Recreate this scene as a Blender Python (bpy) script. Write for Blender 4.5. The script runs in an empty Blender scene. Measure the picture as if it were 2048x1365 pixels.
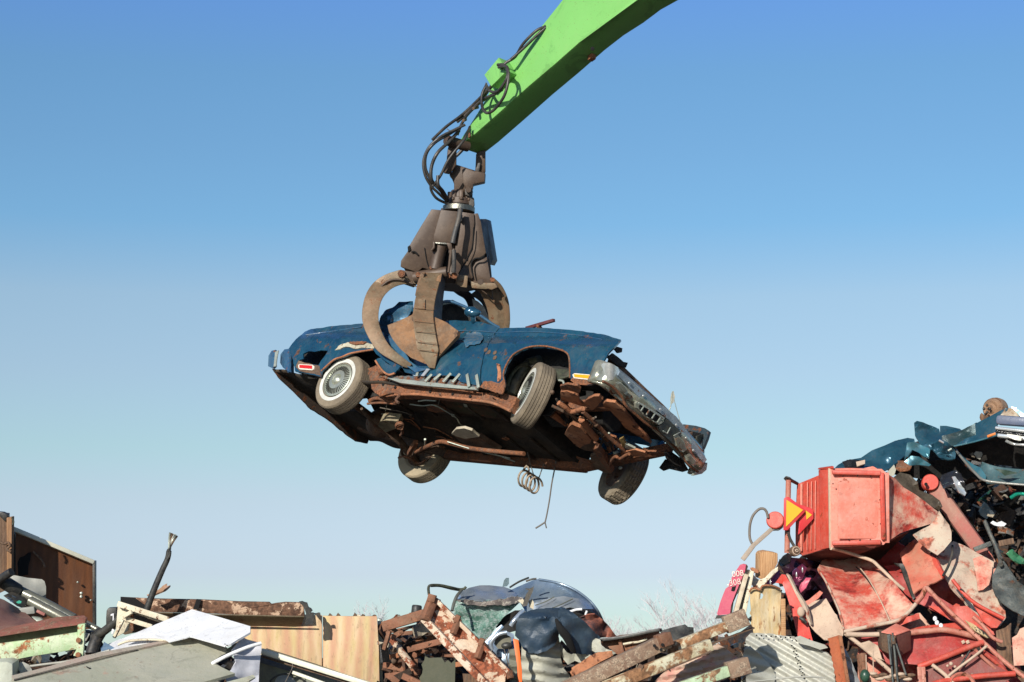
import bpy, bmesh, math, random
from mathutils import Vector, Matrix, noise, geometry
random.seed(7)
R = math.radians
sc = bpy.context.scene
COL = sc.collection
V = Vector
# ------------------------------------------------------------------ camera
F = 4000.0; PITCH = R(8.9)
CAM = V((0, 0, 1.7))
RT = V((1, 0, 0)); FW = V((0, math.cos(PITCH), math.sin(PITCH))); UP = V((0, -math.sin(PITCH), math.cos(PITCH)))
cd = bpy.data.cameras.new("camera"); cam = bpy.data.objects.new("camera", cd); COL.objects.link(cam)
cam.location = CAM; cam.rotation_euler = (math.pi/2 + PITCH, 0, 0)
cd.sensor_width = 36; cd.lens = F*36/2048; cd.clip_end = 3000; cd.clip_start = 0.1
sc.camera = cam
def ray(x, y): return RT*((x-1024)/F) + UP*((682.5-y)/F) + FW
def W(x, y, d): return CAM + ray(x, y)*d
def hitplane(x, y, P0, n):
    r = ray(x, y); return CAM + r*((P0-CAM).dot(n)/r.dot(n))
# ------------------------------------------------------------------ light
SAZ, SEL = R(25), R(22)
TOSUN = V((-math.sin(SAZ)*math.cos(SEL), -math.cos(SAZ)*math.cos(SEL), math.sin(SEL)))
sd = bpy.data.lights.new("sun", 'SUN'); so = bpy.data.objects.new("sun", sd); COL.objects.link(so)
sd.energy = 4.7; sd.angle = R(0.5); sd.color = (1, 0.95, 0.86)
so.rotation_euler = TOSUN.to_track_quat('Z', 'Y').to_euler()
w = bpy.data.worlds.new("World"); sc.world = w; w.use_nodes = True
nt = w.node_tree; nt.nodes.clear()
sky = nt.nodes.new('ShaderNodeTexSky'); sky.sky_type = 'NISHITA'; sky.sun_disc = False
sky.sun_elevation = SEL; sky.sun_rotation = math.atan2(TOSUN.x, TOSUN.y)
sky.altitude = 0; sky.air_density = 1.0; sky.dust_density = 0.4; sky.ozone_density = 2.5
bg = nt.nodes.new('ShaderNodeBackground'); bg.inputs[1].default_value = 0.15
wo = nt.nodes.new('ShaderNodeOutputWorld')
gz = nt.nodes.new('ShaderNodeTexCoord'); sx = nt.nodes.new('ShaderNodeSeparateXYZ'); nt.links.new(gz.outputs['Generated'], sx.inputs[0])
cr = nt.nodes.new('ShaderNodeValToRGB'); el = cr.color_ramp.elements
TINT = [(0.0022, (0.578, 0.744, 0.949)), (0.0193, (0.492, 0.621, 0.821)), (0.039, (0.505, 0.533, 0.742)), (0.0761, (0.583, 0.555, 0.633)), (0.1008, (0.579, 0.601, 0.593)), (0.138, (0.643, 0.613, 0.61)), (0.175, (0.669, 0.651, 0.63)), (0.2118, (0.479, 0.63, 0.683)), (0.2481, (0.473, 0.623, 0.685)), (0.2837, (0.466, 0.633, 0.709)), (0.3164, (0.461, 0.627, 0.829)), (0.5, (0.33, 0.46, 0.62)), (1.0, (0.2, 0.29, 0.42))]
for i, (z_, c_) in enumerate(TINT):
    e = el[i] if i < 2 else el.new(z_)
    e.position = z_; e.color = c_+(1,)
nt.links.new(sx.outputs[2], cr.inputs[0])
mm = nt.nodes.new('ShaderNodeMix'); mm.data_type = 'RGBA'; mm.blend_type = 'MULTIPLY'; mm.inputs[0].default_value = 1
nt.links.new(sky.outputs[0], mm.inputs[6]); nt.links.new(cr.outputs[0], mm.inputs[7]); nt.links.new(mm.outputs[2], bg.inputs[0]); nt.links.new(bg.outputs[0], wo.inputs[0])
sc.view_settings.view_transform = 'Standard'; sc.view_settings.look = 'None'
sc.view_settings.exposure = 0.2; sc.view_settings.gamma = 1
# ------------------------------------------------------------------ materials
def srgb(r, g, b):
    f = lambda c: (c/255/12.92) if c/255 <= .04045 else ((c/255+.055)/1.055)**2.4
    return (f(r), f(g), f(b))
def c4(c): return (c[0], c[1], c[2], 1)
RUST = (.20, .065, .022); RUSTD = (.07, .028, .014); DUST = (.34, .27, .19)
def pm(name, base, alt=None, rust=0.0, rs=9.0, rough=.6, metal=0.0, bump=.25, bs=40, dust=.15, ds=3.0, stretch=(1, 1, 1),
       rustc=RUST, grain=0, gc=None, gamt=.6, dustc=DUST, coat=0, edge=0.05, rot=(0, 0, 0), streak=0):
    m = bpy.data.materials.new(name); m.use_nodes = True; t = m.node_tree; N = t.nodes; L = t.links
    b = N['Principled BSDF']
    tc = N.new('ShaderNodeTexCoord'); oi = N.new('ShaderNodeObjectInfo')
    mp = N.new('ShaderNodeMapping'); mp.inputs['Scale'].default_value = stretch; mp.inputs['Rotation'].default_value = rot
    va = N.new('ShaderNodeVectorMath'); va.operation = 'MULTIPLY_ADD'
    cx = N.new('ShaderNodeCombineXYZ')
    for i in range(3): L.new(oi.outputs['Random'], cx.inputs[i])
    va.inputs[1].default_value = (31, 17, 23)
    L.new(cx.outputs[0], va.inputs[0]); L.new(tc.outputs['Object'], va.inputs[2]); L.new(va.outputs[0], mp.inputs[0])
    def nz(s, det=5, ro=.6, dist=0):
        n = N.new('ShaderNodeTexNoise'); n.inputs['Scale'].default_value = s; n.inputs['Detail'].default_value = det
        n.inputs['Roughness'].default_value = ro; n.inputs['Distortion'].default_value = dist
        L.new(mp.outputs[0], n.inputs['Vector']); return n.outputs['Fac']
    def rng(src, lo, hi, a=0, b_=1):
        r = N.new('ShaderNodeMapRange'); r.inputs[1].default_value = lo; r.inputs[2].default_value = hi
        r.inputs[3].default_value = a; r.inputs[4].default_value = b_; L.new(src, r.inputs[0]); return r.outputs[0]
    def mix(f, A, B):
        x = N.new('ShaderNodeMix'); x.data_type = 'RGBA'
        if isinstance(f, float): x.inputs[0].default_value = f
        else: L.new(f, x.inputs[0])
        for i, s in ((6, A), (7, B)):
            if isinstance(s, tuple): x.inputs[i].default_value = c4(s)
            else: L.new(s, x.inputs[i])
        return x.outputs[2]
    alt = alt or tuple(c*.72 for c in base)
    col = mix(rng(nz(ds*1.3, 7, .7), .42, .58), base, alt)
    if grain:
        wv = N.new('ShaderNodeTexWave'); wv.inputs['Scale'].default_value = grain; wv.inputs['Distortion'].default_value = 6
        wv.inputs['Detail'].default_value = 3; wv.inputs['Detail Scale'].default_value = 1.2
        L.new(mp.outputs[0], wv.inputs['Vector'])
        f = N.new('ShaderNodeMath'); f.operation = 'MULTIPLY'; f.inputs[1].default_value = gamt; L.new(wv.outputs['Fac'], f.inputs[0])
        col = mix(f.outputs[0], col, gc or tuple(c*.5 for c in base))
    if dust: col = mix(rng(nz(ds, 7, .7), .52, .75, 0, dust*1.6), col, dustc)
    if dust: col = mix(rng(nz(ds*14, 4, .7), .5, .8, 0, dust), col, dustc)
    if streak:
        ms_ = N.new('ShaderNodeMapping'); ms_.inputs['Scale'].default_value = (1, 1, .12); L.new(va.outputs[0], ms_.inputs[0])
        n_ = N.new('ShaderNodeTexNoise'); n_.inputs['Scale'].default_value = 22; n_.inputs['Detail'].default_value = 6; n_.inputs['Roughness'].default_value = .7; L.new(ms_.outputs[0], n_.inputs['Vector'])
        k_ = N.new('ShaderNodeMath'); k_.operation = 'MULTIPLY'; L.new(rng(n_.outputs['Fac'], .52, .68, 0, streak), k_.inputs[0]); L.new(rng(nz(ds*.9, 4), .4, .6), k_.inputs[1])
        col = mix(k_.outputs[0], col, dustc)
        k2 = rng(n_.outputs['Fac'], .34, .46, streak*.6, 0); col = mix(k2, col, tuple(c*.35 for c in base))
    if rust > 0:
        sp_ = rng(nz(rs*7, 3, .6), .66, .70, 0, .75); col = mix(sp_, col, tuple(c*.7 for c in rustc))
        gr_ = rng(nz(ds*2.2, 9, .75, 1.2), .56, .60, 0, .35); col = mix(gr_, col, tuple(c*.45 for c in base))
        th = .70 - .42*rust
        n1 = nz(rs, 9, .68, .3)
        msk = rng(n1, th, th+edge)
        rc = mix(rng(nz(rs*4, 5), .4, .6), rustc, tuple(c*.42 for c in rustc))
        col = mix(msk, col, rc)
        L.new(rng(msk, 0, 1, rough, .9), b.inputs['Roughness'])
        L.new(rng(msk, 0, 1, metal, 0), b.inputs['Metallic'])
    else:
        L.new(rng(nz(ds*3, 6), .3, .7, max(.05, rough-.12), min(1, rough+.15)), b.inputs['Roughness'])
        b.inputs['Metallic'].default_value = metal
    L.new(col, b.inputs['Base Color'])
    if coat: b.inputs['Coat Weight'].default_value = coat; b.inputs['Coat Roughness'].default_value = .15
    if bump:
        bp = N.new('ShaderNodeBump'); bp.inputs['Strength'].default_value = bump; bp.inputs['Distance'].default_value = .02
        L.new(nz(bs, 6, .65), bp.inputs['Height']); L.new(bp.outputs[0], b.inputs['Normal'])
    return m
def plain(name, c, rough=.5, metal=0, alpha=None, trans=0):
    m = bpy.data.materials.new(name); m.use_nodes = True; b = m.node_tree.nodes['Principled BSDF']
    b.inputs['Base Color'].default_value = c4(c); b.inputs['Roughness'].default_value = rough; b.inputs['Metallic'].default_value = metal
    if trans: b.inputs['Transmission Weight'].default_value = trans
    return m
# ------------------------------------------------------------------ object plumbing
WM = {}
def tag(o, label=None, cat=None, group=None, kind=None):
    if label: o['label'] = label
    if cat: o['category'] = cat
    if group: o['group'] = group
    if kind: o['kind'] = kind
    return o
def place(o, M, parent=None):
    COL.objects.link(o); WM[o.name] = M.copy()
    if parent is not None:
        o.parent = parent; o.matrix_basis = WM[parent.name].inverted() @ M
    else: o.matrix_basis = M
    return o
def thing(name, label, cat, loc, group=None):
    o = bpy.data.objects.new(name, None); o.empty_display_size = .2
    place(o, Matrix.Translation(loc)); return tag(o, label, cat, group)
def mk(name, vs, fs, mat, parent=None, M=None, smooth=True, center=True, split=32, bevel=0, solid=0, T=None, fm=None):
    """vs are world positions unless M is given (then local to M)"""
    vs = [V(v) for v in vs]
    if M is None:
        c = sum(vs, V((0, 0, 0)))/len(vs) if center else V((0, 0, 0))
        M = Matrix.Translation(c); vs = [v-c for v in vs]
    me = bpy.data.meshes.new(name); me.from_pydata([v[:] for v in vs], [], fs); me.update()
    for x in (mat if isinstance(mat, (list, tuple)) else [mat]): me.materials.append(x)
    if fm: me.polygons.foreach_set('material_index', fm)
    me.polygons.foreach_set('use_smooth', [smooth]*len(me.polygons))
    o = bpy.data.objects.new(name, me); place(o, M, parent)
    if solid:
        s = o.modifiers.new('s', 'SOLIDIFY'); s.thickness = solid; s.offset = -1; s.use_even_offset = False
    if bevel:
        b = o.modifiers.new('b', 'BEVEL'); b.width = bevel; b.segments = 2; b.limit_method = 'ANGLE'; b.angle_limit = R(35)
    if smooth and split:
        e = o.modifiers.new('e', 'EDGE_SPLIT'); e.split_angle = R(split)
    return o
def inpoly(x, y, P):
    c = False; n = len(P); j = n-1
    for i in range(n):
        if (P[i][1] > y) != (P[j][1] > y) and x < (P[j][0]-P[i][0])*(y-P[i][1])/(P[j][1]-P[i][1])+P[i][0]: c = not c
        j = i
    return c
def refine(P, step, closed=True, rag=0.0, rnd=random):
    out = []; n = len(P)
    for i in range(n if closed else n-1):
        a, b = P[i], P[(i+1) % n]
        L = math.hypot(b[0]-a[0], b[1]-a[1]); k = max(1, int(L/step))
        for j in range(k):
            t = j/k; q = [a[m]+(b[m]-a[m])*t for m in range(len(a))]
            if rag and j: q[0] += rnd.uniform(-rag, rag); q[1] += rnd.uniform(-rag, rag)
            out.append(q)
    if not closed: out.append(list(P[-1]))
    return out
def idw(P, x, y):
    s = ws = 0.0
    for p in P:
        d2 = (p[0]-x)**2+(p[1]-y)**2
        if d2 < 1e-6: return p[2]
        k = 1/(d2*d2)**.75; s += k*p[2]; ws += k
    return s/ws
def plfit(P):
    # least squares plane of d over (x,y) + idw residual
    n = len(P); mx = sum(p[0] for p in P)/n; my = sum(p[1] for p in P)/n; mz = sum(p[2] for p in P)/n
    a = b = c = d = e = 0.0
    for p in P:
        x, y, z = p[0]-mx, p[1]-my, p[2]-mz
        a += x*x; b += x*y; c += y*y; d += x*z; e += y*z
    det = a*c-b*b
    if abs(det) < 1e-9: gx = gy = 0
    else: gx = (d*c-b*e)/det; gy = (a*e-b*d)/det
    f = lambda x, y: mz+gx*(x-mx)+gy*(y-my)
    Q = [(p[0], p[1], p[2]-f(p[0], p[1])) for p in P]
    return lambda x, y: f(x, y)+idw(Q, x, y)
def crumple(amp, fr, seed=0, ridge=True):
    o = V((seed*3.7, seed*1.9, seed*5.3))
    def f(p):
        v = noise.noise(p*fr+o)
        if ridge: v = (1-abs(v)*2.2)*.6 + .5*noise.noise(p*fr*2.3+o)
        return v*amp
    return f
def sheet(name, pts, mat, d=None, mapf=None, holes=(), step=8, thick=.012, disp=None, parent=None, smooth=True, split=28, rag=0.0, jit=.25, bevel=0):
    rnd = random.Random(hash((round(pts[0][0]), round(pts[0][1]), len(pts))) & 0xffff)
    if mapf is None:
        if d is not None: pts = [(p[0], p[1], d) for p in pts]
        df = plfit(pts); mapf = lambda x, y: W(x, y, df(x, y))
    P = refine([p[:2] for p in pts], step, rag=rag, rnd=rnd); HS = [refine(h, step, rag=rag, rnd=rnd) for h in holes]
    vs = [V(p) for p in P]; ed = [(i, (i+1) % len(P)) for i in range(len(P))]
    for h in HS:
        k = len(vs); vs += [V(p) for p in h]; ed += [(k+i, k+(i+1) % len(h)) for i in range(len(h))]
    bx = [p[0] for p in P]; by = [p[1] for p in P]
    y = min(by)+step*.5
    nb = len(vs)
    while y < max(by):
        x = min(bx)+step*.5
        while x < max(bx):
            q = (x+rnd.uniform(-jit, jit)*step, y+rnd.uniform(-jit, jit)*step)
            if inpoly(q[0], q[1], P) and not any(inpoly(q[0], q[1], h) for h in HS):
                if min((q[0]-a[0])**2+(q[1]-a[1])**2 for a in vs[:nb]) > (step*.45)**2: vs.append(V(q))
            x += step
        y += step
    r = geometry.delaunay_2d_cdt(vs, ed, [], 0, 1e-4)
    v2, f2 = r[0], r[2]; fs = []
    for f in f2:
        cx = sum(v2[i].x for i in f)/len(f); cy = sum(v2[i].y for i in f)/len(f)
        if inpoly(cx, cy, P) and not any(inpoly(cx, cy, h) for h in HS): fs.append(list(f))
    out = []
    for v in v2:
        p = mapf(v.x, v.y)
        if disp: p = p + (p-CAM).normalized()*disp(p)
        out.append(p)
    # face the camera
    for i, f in enumerate(fs):
        n = (out[f[1]]-out[f[0]]).cross(out[f[2]]-out[f[0]])
        if n.dot(CAM-out[f[0]]) < 0: fs[i] = f[::-1]
    return mk(name, out, fs, mat, parent, smooth=smooth, split=split, solid=thick, bevel=bevel)
def smoothpath(pts, n=6, closed=False):
    pts = [V(p) for p in pts]; out = []
    if len(pts) < 3 and not closed: return pts
    m = len(pts)
    for i in range(m if closed else m-1):
        g = lambda k: pts[k % m] if closed else pts[max(0, min(m-1, k))]
        p0, p1, p2, p3 = g(i-1), g(i), g(i+1), g(i+2)
        for j in range(n):
            t = j/n
            out.append(.5*((2*p1)+(p2-p0)*t+(2*p0-5*p1+4*p2-p3)*t*t+(3*p1-p0-3*p2+p3)*t**3))
    if not closed: out.append(pts[-1])
    return out
def tubegeo(path, rad, seg=10, closed=False, vs=None, fs=None):
    vs = [] if vs is None else vs; fs = [] if fs is None else fs
    n = len(path); T = []
    for i in range(n):
        a = path[(i-1) % n] if (closed or i > 0) else path[i]; b = path[(i+1) % n] if (closed or i < n-1) else path[i]
        T.append((b-a).normalized())
    u = T[0].orthogonal().normalized(); base = len(vs)
    for i in range(n):
        u = (u-T[i]*u.dot(T[i])).normalized(); v = T[i].cross(u)
        r = rad(i/(n-1)) if callable(rad) else rad
        for k in range(seg):
            a = 2*math.pi*k/seg; vs.append(path[i]+(u*math.cos(a)+v*math.sin(a))*r)
    for i in range(n if closed else n-1):
        for k in range(seg):
            a = base+i*seg+k; b = base+i*seg+(k+1) % seg; c = base+((i+1) % n)*seg+(k+1) % seg; d_ = base+((i+1) % n)*seg+k
            fs.append([a, b, c, d_])
    if not closed:
        fs.append([base+k for k in range(seg)][::-1]); fs.append([base+(n-1)*seg+k for k in range(seg)])
    return vs, fs
def tube(name, pts, r, mat, parent=None, n=6, seg=10, closed=False, smooth=True):
    path = smoothpath(pts, n, closed) if n > 1 else [V(p) for p in pts]
    vs, fs = tubegeo(path, r, seg, closed)
    return mk(name, vs, fs, mat, parent, smooth=smooth, split=50)
def ptube(name, pp, r, mat, parent=None, **k): return tube(name, [W(*p) for p in pp], r, mat, parent, **k)
SECT = {
 'box': lambda w, h, t: [(-w/2, -h/2), (w/2, -h/2), (w/2, h/2), (-w/2, h/2)],
 'C': lambda w, h, t: [(-w/2, -h/2), (w/2, -h/2), (w/2, -h/2+t), (-w/2+t, -h/2+t), (-w/2+t, h/2-t), (w/2, h/2-t), (w/2, h/2), (-w/2, h/2)],
 'L': lambda w, h, t: [(-w/2, -h/2), (w/2, -h/2), (w/2, -h/2+t), (-w/2+t, -h/2+t), (-w/2+t, h/2), (-w/2, h/2)],
 'I': lambda w, h, t: [(-w/2, -h/2), (w/2, -h/2), (w/2, -h/2+t), (t/2, -h/2+t), (t/2, h/2-t), (w/2, h/2-t), (w/2, h/2), (-w/2, h/2), (-w/2, h/2-t), (-t/2, h/2-t), (-t/2, -h/2+t), (-w/2, -h/2+t)],
}
def bar(name, a, b, w, h, mat, parent=None, up=None, shape='box', t=.012, bevel=.004, seg=1, warp=0, roll=0, taper=1):
    """beam a->b; w across (depth-ish), h along up"""
    a = V(a); b = V(b); X = (b-a); L = X.length; X.normalize()
    up = V(up) if up is not None else V((0, 0, 1))
    Z = (up-X*up.dot(X))
    if Z.length < 1e-3: Z = V((0, 1, 0))-X*X.y
    Z.normalize(); Y = Z.cross(X)
    if roll:
        q = Matrix.Rotation(R(roll), 3, X); Y = q@Y; Z = q@Z
    M = Matrix.Translation((a+b)/2) @ Matrix(((X.x, Y.x, Z.x, 0), (X.y, Y.y, Z.y, 0), (X.z, Y.z, Z.z, 0), (0, 0, 0, 1)))
    S = SECT[shape](w, h, t); n = len(S); vs = []; fs = []
    if seg == 1 and L > .5: seg = max(2, int(L/.12)) if warp else 1
    for i in range(seg+1):
        x = -L/2+L*i/seg; s = 1+(taper-1)*i/seg
        dy = warp*noise.noise(V((x*1.7, a.x*3, 1))) if warp else 0; dz = warp*noise.noise(V((x*1.7, a.x*3, 9))) if warp else 0
        for (y, z) in S: vs.append((x, y*s+dy, z*s+dz))
    for i in range(seg):
        for k in range(n):
            fs.append([i*n+k, (i+1)*n+k, (i+1)*n+(k+1) % n, i*n+(k+1) % n][::-1])
    fs.append(list(range(n))[::-1]); fs.append([seg*n+k for k in range(n)])
    o = mk(name, vs, fs, mat, parent, M=M, smooth=True, split=30, bevel=bevel)
    # fix orientation robustly
    bm = bmesh.new(); bm.from_mesh(o.data); bmesh.ops.recalc_face_normals(bm, faces=bm.faces); bm.to_mesh(o.data); bm.free()
    return o
def pbar(name, a, b, w, h, mat, parent=None, **k): return bar(name, W(*a), W(*b), w, h, mat, parent, **k)
def prism(name, pts, vec, mat, parent=None, bevel=.006, split=30):
    pts = [V(p) for p in pts]; vec = V(vec); n = len(pts)
    vs = pts+[p+vec for p in pts]
    fs = [list(range(n)), [n+i for i in range(n)][::-1]]+[[i, (i+1) % n, n+(i+1) % n, n+i][::-1] for i in range(n)]
    o = mk(name, vs, fs, mat, parent, bevel=bevel, split=split)
    bm = bmesh.new(); bm.from_mesh(o.data); bmesh.ops.recalc_face_normals(bm, faces=bm.faces); bm.to_mesh(o.data); bm.free()
    return o
def pprism(name, pp, depth, mat, parent=None, dvec=None, **k):
    return prism(name, [W(*p) for p in pp], dvec if dvec is not None else FW*depth, mat, parent, **k)
def axisM(c, ax, hint=V((0, 0, 1))):
    Z = V(ax).normalized(); X = hint.cross(Z)
    if X.length < 1e-3: X = V((1, 0, 0))
    X.normalize(); Y = Z.cross(X)
    return Matrix.Translation(c) @ Matrix(((X.x, Y.x, Z.x, 0), (X.y, Y.y, Z.y, 0), (X.z, Y.z, Z.z, 0), (0, 0, 0, 1)))
def lathe(name, prof, M, mat, parent=None, seg=40, closed=False, split=40, smooth=True, fn=None, caps=False):
    """prof [(r, z)] about local z"""
    vs = []; fs = []; n = len(prof)
    for i in range(seg):
        a = 2*math.pi*i/seg
        for j, (r, z) in enumerate(prof):
            if fn: r, z = fn(i, j, r, z)
            vs.append((r*math.cos(a), r*math.sin(a), z))
    for i in range(seg):
        for j in range(n if closed else n-1):
            k = (j+1) % n; i2 = (i+1) % seg
            fs.append([i*n+j, i2*n+j, i2*n+k, i*n+k])
    if caps and not closed:
        if prof[0][0] > 1e-4: fs.append([i*n for i in range(seg)][::-1])
        if prof[-1][0] > 1e-4: fs.append([i*n+n-1 for i in range(seg)])
    o = mk(name, vs, fs, mat, parent, M=M, smooth=smooth, split=split)
    bm = bmesh.new(); bm.from_mesh(o.data); bmesh.ops.remove_doubles(bm, verts=bm.verts, dist=1e-5); bmesh.ops.recalc_face_normals(bm, faces=bm.faces); bm.to_mesh(o.data); bm.free()
    return o
def ball(name, c, r, mat, parent=None, sc3=(1, 1, 1)):
    prof = [(max(1e-5, r*math.sin(math.pi*i/10)), -r*math.cos(math.pi*i/10)) for i in range(11)]
    M = Matrix.Translation(c) @ Matrix.Diagonal((sc3[0], sc3[1], sc3[2], 1))
    return lathe(name, prof, M, mat, parent, seg=16, split=60)
def bolt(name, x, y, d, r, mat, parent, ax=None, L=.03):
    return lathe(name, [(1e-5, L), (r*.9, L), (r, L*.8), (r, 0)], axisM(W(x, y, d), ax or (CAM-W(x, y, d))), mat, parent, seg=8)
# ================================================================== materials
BLUE = pm('worn_blue_paint', (.014, .078, .145), (.022, .11, .17), rust=.25, rs=6, rough=.22, metal=.4, bump=.05, bs=22, dust=.16, ds=2.2, coat=.5, edge=.04, rustc=(.13, .06, .035), streak=.28, dustc=(.20, .18, .15))
BLUEL = pm('paler_blue_paint', (.05, .15, .24), (.03, .10, .20), rust=.25, rs=7, rough=.4, metal=.3, bump=.1, dust=.3, coat=.2)
RUSTM = pm('rusty_steel', (.19, .08, .042), (.10, .045, .026), rust=.55, rs=14, rough=.9, bump=.6, bs=60, dust=.3, rustc=(.30, .115, .05))
RUSTO = pm('orange_rust', (.42, .17, .08), (.28, .11, .05), rust=.3, rs=10, rough=.9, bump=.5, bs=70, dust=.22, rustc=(.16, .05, .02))
RUSTB = pm('brown_rusty_iron', (.09, .055, .036), (.15, .085, .05), rust=.3, rs=12, rough=.85, bump=.6, bs=50, dust=.35)
DARKF = pm('dark_greasy_underbody', (.022, .018, .013), (.045, .03, .018), rust=.3, rs=3, rough=.85, bump=.7, bs=18, dust=.1, rustc=(.10, .045, .025))
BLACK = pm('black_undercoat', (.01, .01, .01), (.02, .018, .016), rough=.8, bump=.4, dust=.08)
TYRE = pm('dusty_tyre_rubber', (.17, .135, .095), (.24, .19, .13), rough=.92, bump=.45, bs=90, dust=.5, ds=2, dustc=(.26, .22, .15))
TYRED = pm('tan_dirty_rubber', (.36, .29, .19), (.26, .22, .15), rough=.92, bump=.3, bs=60, dust=.5, ds=2, dustc=(.36, .29, .18))
WHITE = pm('whitewall_rubber', (.62, .62, .56), (.5, .5, .45), rough=.6, bump=.05, dust=.12)
HUBC = pm('dull_hubcap_metal', (.52, .54, .44), (.42, .44, .36), rough=.35, metal=.65, bump=.06, dust=.25)
CHROME = pm('scuffed_chrome', (.75, .76, .74), (.62, .63, .6), rust=.12, rs=10, rough=.16, metal=.6, bump=.08, bs=12, dust=.12)
CHROMD = pm('dirty_chrome', (.54, .54, .45), (.34, .35, .27), rust=.3, rs=9, rough=.2, metal=.6, bump=.2, bs=14, dust=.25)
TRIM = pm('scraped_aluminium', (.50, .53, .44), (.38, .42, .36), rust=.22, rs=14, rough=.45, metal=.5, bump=.2, dust=.25)
AMBER = plain('amber_lens', (.9, .33, .01), .25); REDL = plain('red_lens', (.55, .02, .02), .25)
WIRE = plain('dull_wire', (.13, .11, .09), .6); CLOTHB = plain('black_gap', (.006, .006, .006), .95)
GREENB = pm('green_black_liner', (.05, .06, .035), (.02, .02, .015), rough=.6, bump=.3, dust=.2)
# ================================================================== suspended car
Rc = Matrix(((.7153, .5945, .3673), (.0213, .5063, -.8621), (-.6985, .6246, .3493)))   # rows: right, down, forward
# orthonormalise
x = V(Rc.col[0]).normalized(); y = V(Rc.col[1]); y = (y-x*y.dot(x)).normalized(); z = x.cross(y)
def cam2w(v): return RT*v[0] - UP*v[1] + FW*v[2]
CX, CY, CZ = cam2w(x), cam2w(y), cam2w(z)
CO = CAM + cam2w((-.5455, 1.1865, 22.2194))
def C(X, Y, Z): return CO + CX*X + CY*Y + CZ*Z
def CL(p): d = p-CO; return (d.dot(CX), d.dot(CY), d.dot(CZ))
def cy(Y): return lambda px, py: hitplane(px, py, CO+CY*Y, CY)
def cz(Z): return lambda px, py: hitplane(px, py, CO+CZ*Z, CZ)
def cx(X): return lambda px, py: hitplane(px, py, CO+CX*X, CX)
def gsec(Z):
    b = 1.0 - .16*max(0, abs(Z-.55)-.05)**1.5
    if Z > .80: b -= (Z-.80)*.9
    return max(b, .80)
def nearside(px, py):
    Y = -.97
    for _ in range(6):
        p = cy(Y)(px, py); X, _y, Z = CL(p); Y = -gsec(Z)
        if X > 2.2: Y += (X-2.2)**2*.35
        if X < -2.2: Y += (X+2.2)**2*.45
    return p
car = thing('wrecked_car', 'long rusty blue car wreck hanging in the claw of the green crane, wheels dangling', 'car', C(0, 0, .2))
P = car
fender_pts = [(999,657),(1049,655.5),(1085,656),(1125,659),(1159,662),(1209,669.6),(1241.5,679.6),(1229,694.5),(1216.6,707),(1206.6,724),(1201.7,739),(1199,759),(1200,766),(1174,770.5),(1149,768),(1140.6,757),(1140,744),(1139,719),(1134,707),(1119,699.5),(1089.5,693),(1059.6,694.5),(1039.7,702),(1024.8,712),(1013.6,729.4),(1007,749),(1010,772),(1004,786),(985,780),(966,774),(962,759),(963,738),(965.4,729),(969.6,708),(979,687),(990.5,668)]
dent = crumple(.02, 1.6, 3, False)
fend = sheet('front_fender', fender_pts, BLUE, mapf=nearside, step=7, thick=.02, disp=dent, parent=P, rag=.5)
door_pts = [(812,652),(850,650),(886,643),(907,641),(928,642),(962.6,644),(997.5,655.5),(997.5,657),(988.5,668),(977,687),(967.5,708),(963.4,729),(961,738),(960,757),(962,772),(940,768),(921,764),(907,752),(880,751),(858,754),(835,750),(806,742),(793,720)]
def doorf(px, py):
    p = nearside(px, py); X, Y, Z = CL(p)
    return p + CY*(.10*math.exp(-((X+.75)/.45)**2-((Z-.5)/.35)**2))
sheet('door', door_pts, BLUE, mapf=doorf, step=7, thick=.03, disp=crumple(.035, 2.2, 5, False), parent=P, rag=.4)
quarter = [(576.7,698.5),(584,688),(592,678.6),(609.7,663.7),(621,658.7),(667,652.5),(723,647.5),(760,648),(785,655),(800,690),(806,728),(795,741),(770,722),(752,708),(746.7,699.8),(722,703),(704,707),(684.5,714.7),(669.5,719.7),(664.5,722),(654.6,732),(643,743.4),(641,754),(615,748),(590,743),(586,720)]
hole = [(606,708),(617,703),(630,704),(642,701),(656,702),(650,712),(642,722),(637,731),(625,729),(610,726),(597,721),(607,718)]
sheet('quarter_panel', quarter, BLUE, mapf=nearside, holes=[hole], step=6.5, thick=.02, disp=crumple(.03, 2.0, 8, False), parent=P, rag=.6)
off = lambda f, dy: (lambda px, py: f(px, py)+CY*dy)
# torn filler patch over the arch, rust lips
sheet('body_filler', [(671,702),(684,690),(697,686),(716,684),(735,687),(748,690),(750,698),(730,697),(712,699),(694,695)], pm('pale_filler', (.5,.46,.34), (.36,.33,.25), rust=.35, rs=25, rough=.9, bump=.5), mapf=off(nearside, -.012), step=5, thick=.012, parent=P, rag=1.2, disp=crumple(.012, 9, 2))
sheet('body_filler', [(700,688),(718,685),(736,686),(729,691),(712,692)], RUSTM, mapf=off(nearside, -.028), step=4, thick=.012, parent=P, rag=1.0)
sheet('rust_patch', [(598,722),(612,727),(628,731),(640,733),(642,752),(622,748),(600,743),(592,735)], RUSTB, mapf=off(nearside, -.008), step=5, thick=.012, parent=P, rag=1)
sheet('rust_patch', [(1142,762),(1150,753),(1199,756),(1201,767),(1174,771),(1150,769)], RUSTM, mapf=off(nearside, -.01), step=5, thick=.012, parent=P, rag=.8)
sheet('rust_patch', [(962,776),(968,765),(985,764),(1000,768),(1010,760),(1011,775),(1005,790),(984,784)], RUSTM, mapf=off(nearside, -.014), step=4, thick=.014, parent=P, rag=1.2)
sheet('rust_patch', [(994,728),(1001,730),(1003,748),(1002,762),(996,765),(997,745)], RUSTO, mapf=off(nearside, -.012), step=4, thick=.01, parent=P, rag=.8)
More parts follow.
